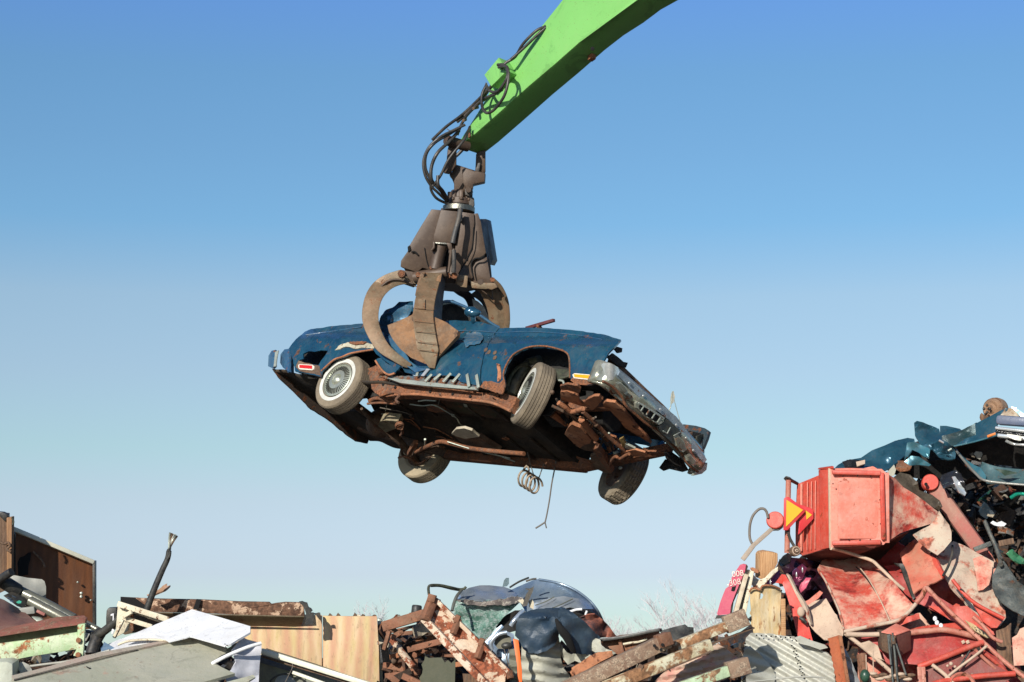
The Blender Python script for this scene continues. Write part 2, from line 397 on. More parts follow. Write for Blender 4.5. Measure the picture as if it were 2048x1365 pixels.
sheet('dried_mud_patch', [(928,678),(935,669),(952,666),(966,670),(968,681),(960,690),(945,692),(934,697),(931,688)], pm('dried_mud', (.014,.075,.14), (.02,.09,.15), rust=.47, rs=22, rustc=(.27,.24,.19), rough=.6, bump=.2, dust=.15, edge=.2), mapf=off(doorf, -.022), step=4, thick=.002, parent=P, rag=2.2, disp=crumple(.035, 2.2, 5, False))
for (x0, y0) in ((972,700),(978,705),(990,706),(990,716)):
    bolt('bolt', x0, y0, 1, .012, RUSTM, P) if False else lathe('bolt', [(1e-5,.004),(.02,.003),(.026,0)], axisM(nearside(x0,y0)-CY*.004, -CY), RUSTB, P, seg=10)
# crease trim lines
tube('crease_trim', [nearside(x, y)-CY*.006 for x, y in ((612,671),(660,664),(723,655))], .006, BLUEL, P)
tube('crease_trim', [nearside(x, y)-CY*.006 for x, y in ((900,664),(945,662),(996,666),(1050,664),(1110,667),(1160,672),(1205,680))], .005, BLUEL, P)
tube('arch_lip', [nearside(x, y)-CY*.004 for x, y in ((1140,757),(1140,744),(1139,719),(1134,707),(1119,699.5),(1089.5,693),(1059.6,694.5),(1039.7,702),(1024.8,712),(1013.6,729.4),(1007,749),(1010,772))], .009, RUSTM, P, n=4)
tube('arch_lip', [nearside(x, y)-CY*.004 for x, y in ((746.7,699.8),(704,707),(684.5,714.7),(669.5,719.7),(654.6,732),(643,743))], .011, RUSTO, P, n=4)
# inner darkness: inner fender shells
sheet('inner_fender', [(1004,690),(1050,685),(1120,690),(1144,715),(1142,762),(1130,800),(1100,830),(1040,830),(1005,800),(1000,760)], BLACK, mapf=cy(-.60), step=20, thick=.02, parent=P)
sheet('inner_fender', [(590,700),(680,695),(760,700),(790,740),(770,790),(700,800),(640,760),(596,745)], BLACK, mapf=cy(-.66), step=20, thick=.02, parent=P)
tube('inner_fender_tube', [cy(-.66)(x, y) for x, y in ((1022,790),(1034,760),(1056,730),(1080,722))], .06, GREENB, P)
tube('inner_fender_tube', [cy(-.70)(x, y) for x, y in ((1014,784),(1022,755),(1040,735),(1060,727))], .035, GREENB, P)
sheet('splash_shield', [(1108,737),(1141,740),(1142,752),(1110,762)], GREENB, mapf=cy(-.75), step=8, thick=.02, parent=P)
# chrome sill trim, clips, rocker
sheet('sill_trim', [(776,757),(800,758),(850,764),(905,770),(953,775),(953,780),(900,776),(850,772),(800,766)], TRIM, mapf=cy(-.99), step=6, thick=.03, parent=P)
sheet('rocker_panel', [(757,752),(790,752),(830,752),(880,756),(930,764),(958,768),(958,776),(905,771),(850,765),(800,760),(772,758)], pm('scraped_rocker', (.03,.08,.12),(.16,.14,.10), rust=.5, rs=18, rough=.7, bump=.4), mapf=cy(-.96), step=6, thick=.03, parent=P, rag=.8)
for a, b in (((850,763),(866,747)),((868,760),(884,746)),((886,764),(902,747)),((905,765),(920,748)),((938,774),(934,749)),((957,776),(953,750)),((833,753),(837,739))):
    bar('trim_clip', cy(-1.01)(*a), cy(-1.0)(*b), .012, .035, TRIM, P, up=-CY.cross((cy(-1)(*b)-cy(-1)(*a)).normalized()), bevel=.002)
sheet('torn_rocker', [(751,720),(762,716),(775,728),(795,738),(789,747),(776,749),(765,740),(753,728)], BLUE, mapf=cy(-1.0), step=4, thick=.012, parent=P, rag=1, disp=crumple(.04, 5, 4))
tube('torn_edge', [cy(-1.01)(x, y) for x, y in ((751,722),(758,733),(766,743),(777,750),(789,747))], .012, RUSTO, P)
# tail: wrap-around corner, bumper end
def tailf(px, py): return cy(-.93)(px, py)
sheet('tail_corner', [(561,709),(569,699),(578,698),(586,702),(588,720),(588,746),(578,744),(566,736),(560,726)], BLUEL, mapf=lambda x_, y_: cy(-.98+.0006*(x_-576)**2)(x_, y_), step=4, thick=.02, parent=P)
sheet('rear_bumper_end', [(537,712),(543,702),(552,700),(556,704),(551,716),(551,732),(545,737),(536,733)], BLUEL, mapf=lambda x_, y_: cy(-.93+.001*(x_-548)**2)(x_, y_), step=4, thick=.03, parent=P)
sheet('rear_bumper_trim', [(550,704),(557,701),(554,716),(552,733),(547,734),(549,716)], TRIM, mapf=cy(-.985), step=4, thick=.01, parent=P)
# side markers
def marker(ps, inner, lens, base):
    m = sheet('side_marker', ps, pm('marker_bezel', (.7,.66,.55), rust=.2, rough=.5), mapf=off(nearside, -.022), step=4, thick=.02, parent=P)
    sheet('lens', inner, lens, mapf=off(nearside, -.030), step=4, thick=.012, parent=m)
marker([(1147,752),(1151,749),(1186,752),(1191,754),(1191,762),(1187,765),(1180,764),(1178,762),(1150,759)], [(1151,751.5),(1186,754),(1187,762.5),(1180,762),(1178,760),(1152,757)], AMBER, 0)
marker([(599,732),(602,730.5),(627,732),(631,735),(630,741),(627,743),(602,741),(599,738)], [(602,732.5),(627,734),(627,740.5),(602,738.5)], REDL, 0)
# ------------------------------------------------------------- wheels
def wheel(px, py, d, axcam, hub=True, tyre=TYRE, bald=False, parent=P, chunky=False):
    c = W(px, py, d); ax = cam2w(V(axcam)).normalized()       # axis points outboard
    M = axisM(c, ax, hint=CX); Rr = .352; w_ = .105
    E0 = bpy.data.objects.new('wheel', None); E0.empty_display_size = .1; place(E0, M, parent)
    prof = [(.20, -w_*.75), (.235, -w_*.98), (.30, -w_), (.335, -w_*.93), (Rr-.004, -w_*.78)]
    grooves = 5; span = w_*1.56
    for g in range(grooves):
        z0 = -w_*.78+span*(g+.5)/grooves; gw = .004
        prof += [(Rr, z0-gw), (Rr-.012, z0-gw*.6), (Rr-.012, z0+gw*.6), (Rr, z0+gw)]
    prof += [(Rr-.004, w_*.78), (.335, w_*.93), (.30, w_), (.235, w_*.98), (.20, w_*.75), (.19, 0)]
    def fn(i, j, r, z):
        if chunky and r > .34:
            k = int((z+w_)*60); s = (i + (k % 2)*2) % 4
            return (r-.014 if s == 0 else r), z
        return r, z
    lathe('tyre', prof, M, tyre, E0, seg=96, closed=True, split=30, fn=fn)
    if not bald:
        lathe('whitewall', [(.225, w_*.99+.001), (.27, w_+.004), (.272, w_+.002)], M, WHITE, E0, seg=64) if hub else None
    # rim
    lathe('rim', [(1e-4, -.02), (.08, -.02), (.10, -w_*.6), (.18, -w_*.7), (.205, -w_*.85), (.205, -w_*.7), (.19, -w_*.55), (.19, w_*.5), (.205, w_*.8)], M, RUSTB, E0, seg=40)
    if hub:
        h = lathe('hubcap', [(.208, w_*.86), (.212, w_*1.0), (.203, w_*1.04), (.195, w_*.9), (.16, w_*.98), (.10, w_*1.14), (.07, w_*1.15), (.062, w_*1.0), (.05, w_*1.15), (.03, w_*1.32), (1e-4, w_*1.36)], M, HUBC, E0, seg=96)
        vs = []; fs = []
        for k in range(40):
            a = 2*math.pi*k/40; ca, sa = math.cos(a), math.sin(a); t = .0035
            b0 = len(vs)
            for r, z in ((.118, w_*1.13), (.178, w_*.985)):
                for s in (-1, 1):
                    for dz in (-.01, .003): vs.append((r*ca-s*t*(r/.15)*sa, r*sa+s*t*(r/.15)*ca, z+dz))
            fs += [[b0+q for q in f] for f in ((0,1,3,2),(4,6,7,5),(0,4,5,1),(2,3,7,6),(1,5,7,3))]
        mk('spokes', vs, fs, CLOTHB, E0, M=M, smooth=False)
    return E0
wheel(687, 769, 22.75, (-.61, -.50, -.62))
wheel(1067, 792, 20.85, (-.89, -.42, -.17))
wheel(851, 909, 23.9, (.56, .50, .66), hub=False, tyre=TYRED)
wheel(1247, 948, 22.15, (.80, .50, .30), hub=False, chunky=True)
# ------------------------------------------------------------- underbody
def grid(name, f, nu, nv, mat, thick=.02, parent=P, smooth=True):
    vs = [f(i/nu, j/nv) for i in range(nu+1) for j in range(nv+1)]
    fs = [[i*(nv+1)+j, (i+1)*(nv+1)+j, (i+1)*(nv+1)+j+1, i*(nv+1)+j+1] for i in range(nu) for j in range(nv)]
    o = mk(name, vs, fs, mat, parent, smooth=smooth)
    if thick:
        s = o.modifiers.new('s', 'SOLIDIFY'); s.thickness = thick; s.offset = 0
    return o
def floorf(u, v):
    X = -1.95+2.95*u; Y = -.90+1.85*v
    Z = .30+.02*noise.noise(V((X*3, Y*3, 0)))+.10*math.exp(-((Y)/.16)**2)
    if X < -1.0: Z += .16*min(1, (-1.0-X)/.3)*math.exp(-((Y)/.75)**6)
    return C(X, Y, Z)
grid('floor_pan', floorf, 60, 36, DARKF)
for k in range(5): # floor ribs
    X = -.8+k*.38
    bar('floor_rib', C(X, -.62, .275), C(X+.02, -.2, .275), .05, .03, DARKF, P, up=CZ)
    bar('floor_rib', C(X, .2, .275), C(X+.02, .72, .275), .05, .03, DARKF, P, up=CZ)
def trunkf(u, v):
    X = -2.68+.75*u; Y = -.86+1.78*v
    return C(X, Y, .34+.04*noise.noise(V((X*3, Y*4, 5)))+.08*(1-u))
grid('trunk_floor', trunkf, 16, 30, DARKF)
# engine bay: firewall, hood, deck, roof, far side
grid('firewall', lambda u, v: C(1.0, -.85+1.75*u, .28+.6*v), 12, 6, BLACK)
def hoodf(u, v):
    X = .95+1.62*u; Y = -.80+1.62*v
    return C(X, Y, .93+.06*(1-(Y/.8)**2)-.07*u*u+.015*noise.noise(V((X*2, Y*2, 3))))
grid('engine_bay_blocker', lambda u, v: C(1.0+1.28*u, -.70+1.45*v, .72-.10*u), 8, 8, BLACK)  # black sheet added to block the sky showing through the bay
def deckf(u, v):
    X = -2.62+1.15*u; Y = -.82+1.64*v
    return C(X, Y, .90+.03*(1-(Y/.8)**2)-.10*(1-u)**3+.03*noise.noise(V((X*3, Y*3, 7))))
grid('trunk_lid', deckf, 14, 16, BLUE)
def rooff(u, v):
    X = -1.25+1.75*u; Y = -.62+1.3*v
    z = 1.16+.06*noise.noise(V((X*2.5, Y*2.5, 1)))-.14*math.exp(-((X+.3)/.4)**2)
    e = abs(u-.5)*2
    return C(X, Y, z-.16*e**4)
grid('roof', rooff, 20, 16, BLUE, smooth=True)
# far side panels (plain mirrored shape)
far_pts = [CL(nearside(*p)) for p in refine(quarter, 12)]
def polyside(name, L3):
    vv = [V((a, c)) for a, b, c in L3]; r = geometry.delaunay_2d_cdt(vv, [(i, (i+1) % len(vv)) for i in range(len(vv))], [], 1, 1e-5)
    mk(name, [C(p.x, gsec(p.y)-.02, p.y) for p in r[0]], [list(f) for f in r[2]], BLUE, P, solid=.02)
polyside('quarter_panel', far_pts)
polyside('door', [CL(nearside(*p)) for p in refine(door_pts, 12)])
polyside('front_fender', [(min(a, 1.9), b, max(.5, .3+(c-.3)*(1-.3*max(0, min(1, a-.9))))) for a, b, c in [CL(nearside(*p)) for p in refine(fender_pts, 12)]])
# far front fender nose and headlight bucket
fn_ = sheet('fender_nose', [(1356,851),(1368,849),(1392,852),(1410,857),(1418,862),(1414,876),(1407,893),(1399,906),(1393,900),(1398,886),(1402,868),(1385,864),(1362,860)], pm('dark_blue_nose', (.02,.04,.055), (.03,.05,.06), rust=.3, rough=.5, metal=.2), mapf=cy(.90), step=5, thick=.04, parent=P)  # nose coloured a darker blue than the body
sheet('headlight_bucket', [(1379,862),(1406,868),(1408,885),(1398,904),(1388,893),(1376,884)], BLACK, mapf=cx(2.42), step=6, thick=.03, parent=P)
sheet('headlight_bracket', [(1394,873),(1409,868),(1405,890),(1397,903),(1386,893)], pm('grey_reflector', (.14,.14,.10), rough=.5, metal=.5), mapf=cx(2.46), step=5, thick=.02, parent=P)
sheet('headlight_bracket', [(1372,870),(1386,864),(1380,885),(1372,893)], RUSTB, mapf=cx(2.48), step=5, thick=.015, parent=P)
# front core support & bumper
def bp(px, py, X=2.60): return cx(X)(px, py)
bum = bpy.data.objects.new('front_bumper', None); place(bum, Matrix.Translation(bp(1300, 830)), P)
def bowX(Y): return 2.62+.10*(1-(Y/.95)**2)
YA = CL(bp(1207, 740))[1]; 
a0 = bp(1205, 744); a1 = bp(1404, 930)
A3, B3 = CL(a0), CL(a1)
prof = [(-.06, .115), (-.035, .13), (.0, .125), (.01, .08), (.028, .065), (.05, .03), (.055, -.02), (.045, -.07), (.02, -.105), (-.03, -.12), (-.06, -.11)]
vs = []; fs = []; NS = 60; n = len(prof)
for i in range(NS+1):
    u = i/NS; Y = A3[1]+(B3[1]-A3[1])*u; Z0 = A3[2]+(B3[2]-A3[2])*u
    e = abs(2*u-1); X0 = 2.62+.08*(1-e*e)
    back = -.10*max(0, (e-.9)/.1)**2
    s = 1.0
    # raised pods
    pod = math.exp(-((e-.42)/.20)**4)*.03
    cen = -.05*math.exp(-((e)/.16)**6)
    for dx, dz in prof:
        vs.append(C(X0+dx*1.15+back+((pod+cen) if (dz < .07 and dx > -.03) else 0), Y, Z0+dz*s))
for i in range(NS):
    for k in range(n-1): fs.append([i*n+k, i*n+k+1, (i+1)*n+k+1, (i+1)*n+k])
fs.append(list(range(n))); fs.append([NS*n+k for k in range(n)][::-1])
o = mk('bumper_bar', vs, fs, [CHROMD], bum, split=38); s_ = o.modifiers.new('s', 'SOLIDIFY'); s_.thickness = .012; s_.offset = 0
# bright end cap near side
sheet('bumper_end_cap', [(1198,745),(1200,733),(1207,726),(1222,727),(1236,735),(1240,746),(1232,752),(1226,760),(1214,762),(1204,759)], CHROME, mapf=lambda x_, y_: cx(2.70-.00022*(x_-1228)**2)(x_, y_), step=4, thick=.03, parent=bum)
sheet('bumper_face_strip', [(1240,743),(1256,757),(1286,784),(1330,815),(1352,833),(1366,850),(1385,878),(1404,905),(1414,920),(1408,926),(1392,908),(1374,882),(1354,856),(1340,842),(1320,826),(1280,797),(1252,768),(1236,751)], pm('blue_grey_chrome', (.38,.45,.50), (.24,.30,.34), rust=.22, rs=12, rough=.22, metal=.4, bump=.08), mapf=cx(2.775), step=6, thick=.02, parent=bum)
for q in ((1258,766),(1286,792),(1320,819),(1352,850),(1372,876),(1386,901)): lathe('bolt', [(1e-5,.012),(.012,.01),(.014,0)], axisM(cx(2.79)(*q), CX), CHROME, bum, seg=10)
SLOTM = pm('slot_shadow_metal', (.20,.19,.14), (.12,.11,.08), rough=.5, metal=.3, rust=.2)
def slot(pts, grille=0):
    f = sheet('bumper_slot', pts, CHROMD, mapf=cx(2.79), step=5, thick=.03, parent=bum)
    cxm = sum(p[0] for p in pts)/len(pts); cym = sum(p[1] for p in pts)/len(pts)
    inn = [((p[0]-cxm)*.74+cxm, (p[1]-cym)*.72+cym) for p in pts]
    g = sheet('slot_opening', inn, CLOTHB if grille else SLOTM, mapf=cx(2.80), step=5, thick=.02, parent=bum)
    return g
slot([(1233,766),(1240,764),(1252,775),(1256,785),(1252,790),(1240,780)])
g1 = slot([(1272,807),(1276,803),(1296,814),(1330,836),(1326,846),(1318,850),(1292,834),(1274,816)], 1)
for k in range(4):
    t = (k+.9)/4.6; x_ = 1276+50*t; y_ = 806+36*t
    bar('grille_bar', cx(2.82)(x_+2.5, y_-1), cx(2.82)(x_-4, y_+9), .012, .014, TRIM, bum, up=CX, bevel=.002)
bar('grille_bar', cx(2.82)(1277, 806), cx(2.82)(1328, 838), .012, .012, TRIM, bum, up=CX, bevel=.002)
g2 = slot([(1348,875),(1356,869),(1368,883),(1374,900),(1366,905),(1354,892)])
slot([(1373,912),(1380,908),(1391,920),(1392,930),(1386,932),(1376,922)])
sheet('plate_recess', [(1332,838),(1340,842),(1360,862),(1370,880),(1358,874),(1346,888),(1330,872),(1317,853),(1326,847)], pm('dark_plate_recess', (.09,.10,.09), rough=.35, metal=.7, bump=.2, rust=.2), mapf=cx(2.785), step=6, thick=.03, parent=bum)
bar('recess_strip', cx(2.80)(1334, 868), cx(2.80)(1341, 855), .01, .012, TRIM, bum, up=CX); bar('recess_strip', cx(2.80)(1334, 868), cx(2.80)(1326, 862), .01, .012, TRIM, bum, up=CX)
bar('recess_strip', cx(2.80)(1347, 872), cx(2.80)(1360, 865), .01, .012, TRIM, bum, up=CX)
tube('bumper_lip', [cx(2.70)(x_, y_) for x_, y_ in ((1206,763),(1226,775),(1244,795),(1252,812),(1270,828),(1296,850),(1318,862),(1340,885),(1362,906),(1376,928),(1396,944))], .014, RUSTM, bum)
sheet('hook_end', [(1404,930),(1415,926),(1413,940),(1404,948),(1386,952),(1392,944)], TRIM, mapf=cx(2.66), step=4, thick=.03, parent=bum)
# radiator core support behind bumper
core = sheet('core_support', [(1222,712),(1236,722),(1256,742),(1290,775),(1325,808),(1352,835),(1362,850),(1378,876),(1360,880),(1330,850),(1280,800),(1236,752),(1218,730)], RUSTB, mapf=cx(2.38), holes=[[(1260,752),(1275,766),(1278,774),(1262,760)],[(1298,790),(1306,797),(1306,802),(1297,795)],[(1317,808),(1325,814),(1326,819),(1316,813)]], step=6, thick=.03, parent=P)
sheet('latch_bracket', [(1229,698),(1236,694),(1245,697),(1244,705),(1236,707)], BLACK, mapf=cx(2.4), step=4, thick=.02, parent=P)
sheet('latch_bracket', [(1216,716),(1226,707),(1238,716),(1247,724),(1256,726),(1252,736),(1236,732)], BLACK, mapf=cx(2.42), step=4, thick=.02, parent=P)
sheet('valance', [(1318,936),(1330,919),(1345,920),(1362,930),(1376,938),(1362,942),(1336,936),(1324,940)], BLACK, mapf=cy(.80), step=5, thick=.03, parent=P)
sheet('valance', [(1332,905),(1345,905),(1366,920),(1376,938),(1350,930),(1336,918)], BLACK, mapf=cx(2.5), step=5, thick=.03, parent=P)
# frame rails
near_rail = [(741.6,767),(749,757),(770,758),(774,769),(800,768),(849,772),(910,778),(960,786),(985,785.5),(1005,786),(1034,795),(1030,808),(1020,822),(1000,812),(983,807),(930,800),(874,795),(830,792),(799,791),(780,793),(764,794),(750,786),(743,778)]
rail_holes = [[(997,790),(1001,791),(1001,794),(997,794)],[(985,794),(988,797),(994,801),(990,801),(985,798)]]
sheet('frame_rail', near_rail, RUSTM, mapf=cy(-.86), step=5, thick=.08, parent=P, rag=.5, holes=rail_holes, disp=crumple(.018, 3, 2, False))
tube('rail_lip', [cy(-.87)(x_, y_) for x_, y_ in ((790,790),(830,789),(874,793),(930,799),(983,806),(1020,822))], .016, RUSTO, P)
tube('rail_lip', [cy(-.88)(x_, y_) for x_, y_ in ((760,792),(785,785),(800,789),(792,800),(797,806))], .016, RUSTM, P)
bar('frame_rail', C(-1.1, .80, .26), C(1.1, .80, .26), .10, .10, RUSTM, P, up=CZ)
bar('frame_rail', C(-1.1, .80, .26), C(-2.5, .55, .42), .09, .09, RUSTB, P, up=CZ)
bar('frame_rail', C(1.1, .78, .26), C(2.45, .50, .42), .09, .10, RUSTM, P, up=CZ)
bar('frame_rail', C(1.1, -.48, .28), C(2.45, -.46, .42), .09, .10, RUSTM, P, up=CZ)
for x_, y_ in ((756,763),(766,769),(776,766),(790,775),(860,783),(905,788),(940,793)): lathe('rail_hole', [(1e-5,.004),(.016,.003),(.018,0)], axisM(cy(-.875)(x_, y_), -CY), CLOTHB, P, seg=12)
# rusty torn arch interior by near rear wheel
sheet('wheelhouse_rust', [(736,738),(752,731),(764,734),(768,745),(757,752),(770,758),(752,770),(742,768),(738,752)], RUSTM, mapf=cy(-.84), step=4, thick=.03, parent=P, rag=1.2, disp=crumple(.05, 6, 3))
ball('spring_mount', cy(-.9)(766, 744), .06, RUSTM, P, (1, 1, .7))
# sway links near rear
tube('trailing_arm', [cy(-.7)(x_, y_) for x_, y_ in ((735,808),(760,806),(792,808))], .014, RUSTM, P)
tube('trailing_arm', [cy(-.72)(x_, y_) for x_, y_ in ((738,803),(752,797),(775,801),(793,804))], .022, RUSTM, P)
# rear axle and its hardware
tube('rear_axle', [C(-1.5, -.72, .22), C(-1.5, -.2, .22), C(-1.5, .2, .22), C(-1.5, .78, .10)], .045, RUSTB, P)
ball('differential', C(-1.5, .0, .22), .17, RUSTB, P, (1, 1, 1))
sheet('differential_nose', [(754,858),(760,843),(772,841),(796,843),(800,855),(786,860),(770,866),(760,864)], pm('pale_oily_metal', (.34,.29,.18),(.2,.17,.11), rust=.3, rough=.6), mapf=cz(.10), step=4, thick=.10, parent=P, disp=crumple(.04, 5, 2, False))
lathe('axle_flange', [(.02,.0),(.05,.0),(.055,.02),(.045,.04),(.03,.03),(.02,.04)], axisM(cz(.07)(799, 849), -CZ+CX*.7), RUSTM, P, seg=20, closed=True)
tube('rear_link', [cz(.08)(x_, y_) for x_, y_ in ((803,858),(805,866),(801,871))], .016, RUSTM, P)
tube('brake_pipe', [cz(.06)(x_, y_) for x_, y_ in ((723,818),(745,846),(768,866),(790,882),(802,894),(804,908),(812,916),(820,915))], .017, RUSTB, P)
tube('brake_pipe', [cz(.05)(x_, y_) for x_, y_ in ((797,916),(808,913),(822,918),(838,927),(850,921))], .012, RUSTM, P)
tube('brake_hose', [cz(.3)(x_, y_) for x_, y_ in ((697,822),(716,823),(738,842),(746,857))], .015, BLACK, P)
bar('spring_perch', cz(.05)(818,908), cz(.10)(832,884), .05, .05, RUSTM, P); bar('spring_perch', cz(.05)(826,908), cz(.10)(833,890), .03, .06, RUSTB, P)
tube('exhaust_pipe', [cz(.06)(x_, y_) for x_, y_ in ((832,904),(856,893),(880,884),(900,887),(940,897),(990,903),(1048,908))], .026, RUSTM, P)
tube('exhaust_pipe', [cz(.08)(x_, y_) for x_, y_ in ((835,908),(858,900),(876,895))], .022, RUSTB, P)
tube('brake_line', [cz(.05)(x_, y_) for x_, y_ in ((895,884),(930,895),(960,903),(990,910),(1020,917))], .008, TRIM, P)
tube('tie_strap', [cz(.1)(x_, y_) for x_, y_ in ((850,879),(851,893))], .012, TRIM, P)
mf = sheet('muffler_shield', [(903,868),(912,859),(928,857),(944,862),(958,874),(946,876),(930,878),(912,873)], pm('pale_heat_shield', (.55,.48,.36),(.4,.35,.26), rust=.2, rough=.6), mapf=cz(.12), step=4, thick=.03, parent=P, disp=crumple(.03, 6, 2, False))
sheet('muffler', [(904,868),(930,879),(958,875),(975,887),(1000,903),(970,905),(942,896),(920,884)], RUSTB, mapf=cz(.15), step=5, thick=.06, parent=P, disp=crumple(.04, 5, 1))
# wires and straps across the floor
tube('brake_line', [cz(.18)(x_, y_) for x_, y_ in ((820,809),(845,812),(868,811),(890,822),(912,836),(920,848),(936,860),(952,876),(985,905),(1030,924))], .007, TRIM, P)
tube('brake_line', [cz(.18)(x_, y_) for x_, y_ in ((837,803),(850,801),(872,802))], .009, TRIM, P)
tube('brake_line', [cz(.18)(x_, y_) for x_, y_ in ((771,793),(774,806),(771,822))], .005, TRIM, P)
tube('brake_line', [cz(.18)(x_, y_) for x_, y_ in ((880,788),(879,800),(876,811))], .005, WIRE, P)
sheet('floor_hatch', [(852,814),(868,811),(888,818),(892,824),(872,826),(856,822)], RUSTM, mapf=cz(.22), step=5, thick=.02, parent=P)
sheet('floor_hatch', [(880,802),(940,806),(1000,822),(990,838),(930,826),(890,814)], pm('brown_floor_patch', (.07,.03,.015),(.03,.03,.01), rust=.3, rough=.9), mapf=cz(.27), step=8, thick=.02, parent=P)
for q in ((930,811,.03),(766,830,.045),(905,831,.04)): sheet('peeled_flake', [(q[0]-4,q[1]-2),(q[0]+3,q[1]),(q[0]+5,q[1]+4),(q[0]-1,q[1]+3)], TRIM, mapf=cz(.2), step=4, thick=.01, parent=P)
# front suspension & engine bay parts (rusty, sunlit)
S = lambda name, pts, Z, m=RUSTM, th=.022, c=.04: sheet(name, pts, m, mapf=cz(Z) if not callable(Z) else Z, step=4.5, thick=th, parent=P, disp=crumple(c, 4, len(pts), False), rag=.4)
S('spring_tower', [(1120,773),(1135,769),(1155,772),(1161,778),(1160,786),(1150,787),(1138,782),(1121,779)], .30)
S('spring_tower', [(1121,784),(1134,783),(1148,788),(1156,792),(1158,803),(1166,810),(1172,801),(1188,793),(1198,793),(1205,800),(1196,812),(1184,822),(1172,814),(1160,812),(1142,806),(1122,803)], .28, m=RUSTO, th=.03)
S('crossmember', [(1206,808),(1212,803),(1230,806),(1248,822),(1262,840),(1275,856),(1292,872),(1302,888),(1290,881),(1270,869),(1250,856),(1236,838),(1220,822),(1206,812)], .33, m=RUSTO, th=.03)
tube('steering_link', [cz(.22)(x_, y_) for x_, y_ in ((1117,806),(1130,815),(1142,824),(1154,822),(1166,818))], .026, RUSTO, P)
tube('drag_link', [cz(.20)(x_, y_) for x_, y_ in ((1166,824),(1190,846),(1215,872),(1238,892),(1252,904))], .022, RUSTM, P)
tube('drag_link', [cz(.22)(x_, y_) for x_, y_ in ((1104,812),(1125,822),(1146,832),(1160,848),(1176,866),(1188,882))], .016, RUSTB, P)
tube('shock_absorber', [cz(.18)(x_, y_) for x_, y_ in ((1163,840),(1176,858),(1192,877))], .035, RUSTO, P)
bar('control_arm', cz(.25)(1105,829), cz(.25)(1132,851), .05, .06, RUSTO, P, up=CZ, taper=.5)
S('oil_pan', [(1136,856),(1144,849),(1160,856),(1172,868),(1182,880),(1180,887),(1165,892),(1160,897),(1148,888),(1136,876),(1129,869)], .15, m=RUSTO, th=.05)
S('engine_block', [(1150,892),(1170,892),(1184,880),(1200,888),(1190,904),(1172,902)], .26, m=RUSTB, th=.04)
S('control_arm', [(1187,900),(1196,896),(1206,910),(1214,926),(1226,944),(1220,947),(1206,930),(1194,914)], .10, th=.05)
S('control_arm', [(1152,916),(1170,922),(1186,928),(1180,932),(1164,926)], .16, m=RUSTM)
S('brake_backing', [(1180,914),(1192,910),(1206,920),(1216,936),(1222,948),(1210,946),(1196,940),(1184,928)], .14, m=RUSTB, th=.04, c=.06)
S('bracket', [(1205,877),(1218,871),(1232,876),(1240,888),(1226,886),(1212,884)], .24, m=RUSTM)
S('bracket', [(1238,880),(1246,876),(1252,890),(1246,896)], .20, m=pm('brassy_bush', (.3,.2,.06), rough=.6, rust=.2))
S('bracket', [(1250,888),(1262,894),(1270,898),(1264,902),(1250,896)], .19, m=TRIM)
S('lower_arm', [(1252,904),(1270,900),(1290,906),(1294,913),(1270,913),(1254,910)], .18, m=RUSTO)
S('lower_arm', [(1286,898),(1296,904),(1312,904),(1300,908),(1290,908)], .22, m=RUSTM, th=.02)
tube('tie_rod', [cz(.12)(x_, y_) for x_, y_ in ((1218,930),(1230,914),(1240,918),(1250,912),(1258,908))], .018, RUSTM, P)
tube('tie_rod', [cz(.14)(x_, y_) for x_, y_ in ((1190,884),(1200,896),(1208,918))], .018, RUSTM, P)
tube('hose', [cy(-.8)(x_, y_) for x_, y_ in ((1118,761),(1126,763),(1128,770))], .012, TRIM, P)
rr = random.Random(5)
for k in range(44):
    x_ = rr.uniform(1100, 1250); y_ = 800+(x_-1100)*.75+rr.uniform(-28, 34)
    ball('joint', cz(rr.uniform(.2, .34))(x_, y_), rr.uniform(.012, .032), rr.choice([RUSTM, RUSTB, RUSTO, TRIM]), P, (1, rr.uniform(.5, 1.6), 1))
for k in range(26):
    x_ = rr.uniform(1110, 1240); y_ = 815+(x_-1110)*.7+rr.uniform(-25, 25)
    p0 = cz(.30)(x_, y_); bar('linkage', p0, cz(.27)(x_+rr.uniform(6, 26), y_+rr.uniform(4, 24)), .02, rr.uniform(.010, .026), rr.choice([RUSTM, RUSTB, DARKF]), P)
for k in range(9):
    x_ = rr.uniform(1110, 1200); y_ = 806+(x_-1110)*.7; p_ = [cz(rr.uniform(.2, .32))(x_+q*rr.uniform(9, 16), y_+q*rr.uniform(5, 16)+rr.uniform(-5, 5)) for q in range(5)]
    tube('brake_hose', p_, rr.uniform(.006, .012), rr.choice([BLACK, WIRE, RUSTB]), P)
for k in range(7):
    x_ = rr.uniform(760, 900); y_ = 812+(x_-760)*.35+rr.uniform(0, 30); p_ = [cz(.22)(x_+q*rr.uniform(14, 24), y_+q*rr.uniform(3, 9)) for q in range(4)]
    tube('brake_line', p_, .006, rr.choice([RUSTO, WIRE, RUSTM]), P)
for k in range(16):
    x_ = rr.uniform(740, 1080); y_ = 815+(x_-740)*.22+rr.uniform(0, 50); q = rr.uniform(3, 8)
    if y_ < 905: sheet('peeled_flake', [(x_-q,y_-1),(x_,y_-q*.4),(x_+q,y_+1),(x_+q*.3,y_+q*.5)], rr.choice([RUSTO, RUSTM, RUSTB]), mapf=cz(.26), step=4, thick=.008, parent=P)
tube('engine_block', [C(1.3, -.15, .5), C(1.75, -.15, .5), C(2.1, -.12, .5)], .22, BLACK, P, n=2, seg=8)
# mirror
mi = ball('side_mirror', W(942, 624, 21.9), .075, BLUE, P, (1.0, .8, .8)); ball('mirror_shell', W(948, 626, 21.88), .06, BLUE, mi, (1.3, .8, .75))
bar('mirror_stem', W(946, 632, 21.9), W(947, 645, 21.95), .05, .06, BLUE, mi, bevel=.015)
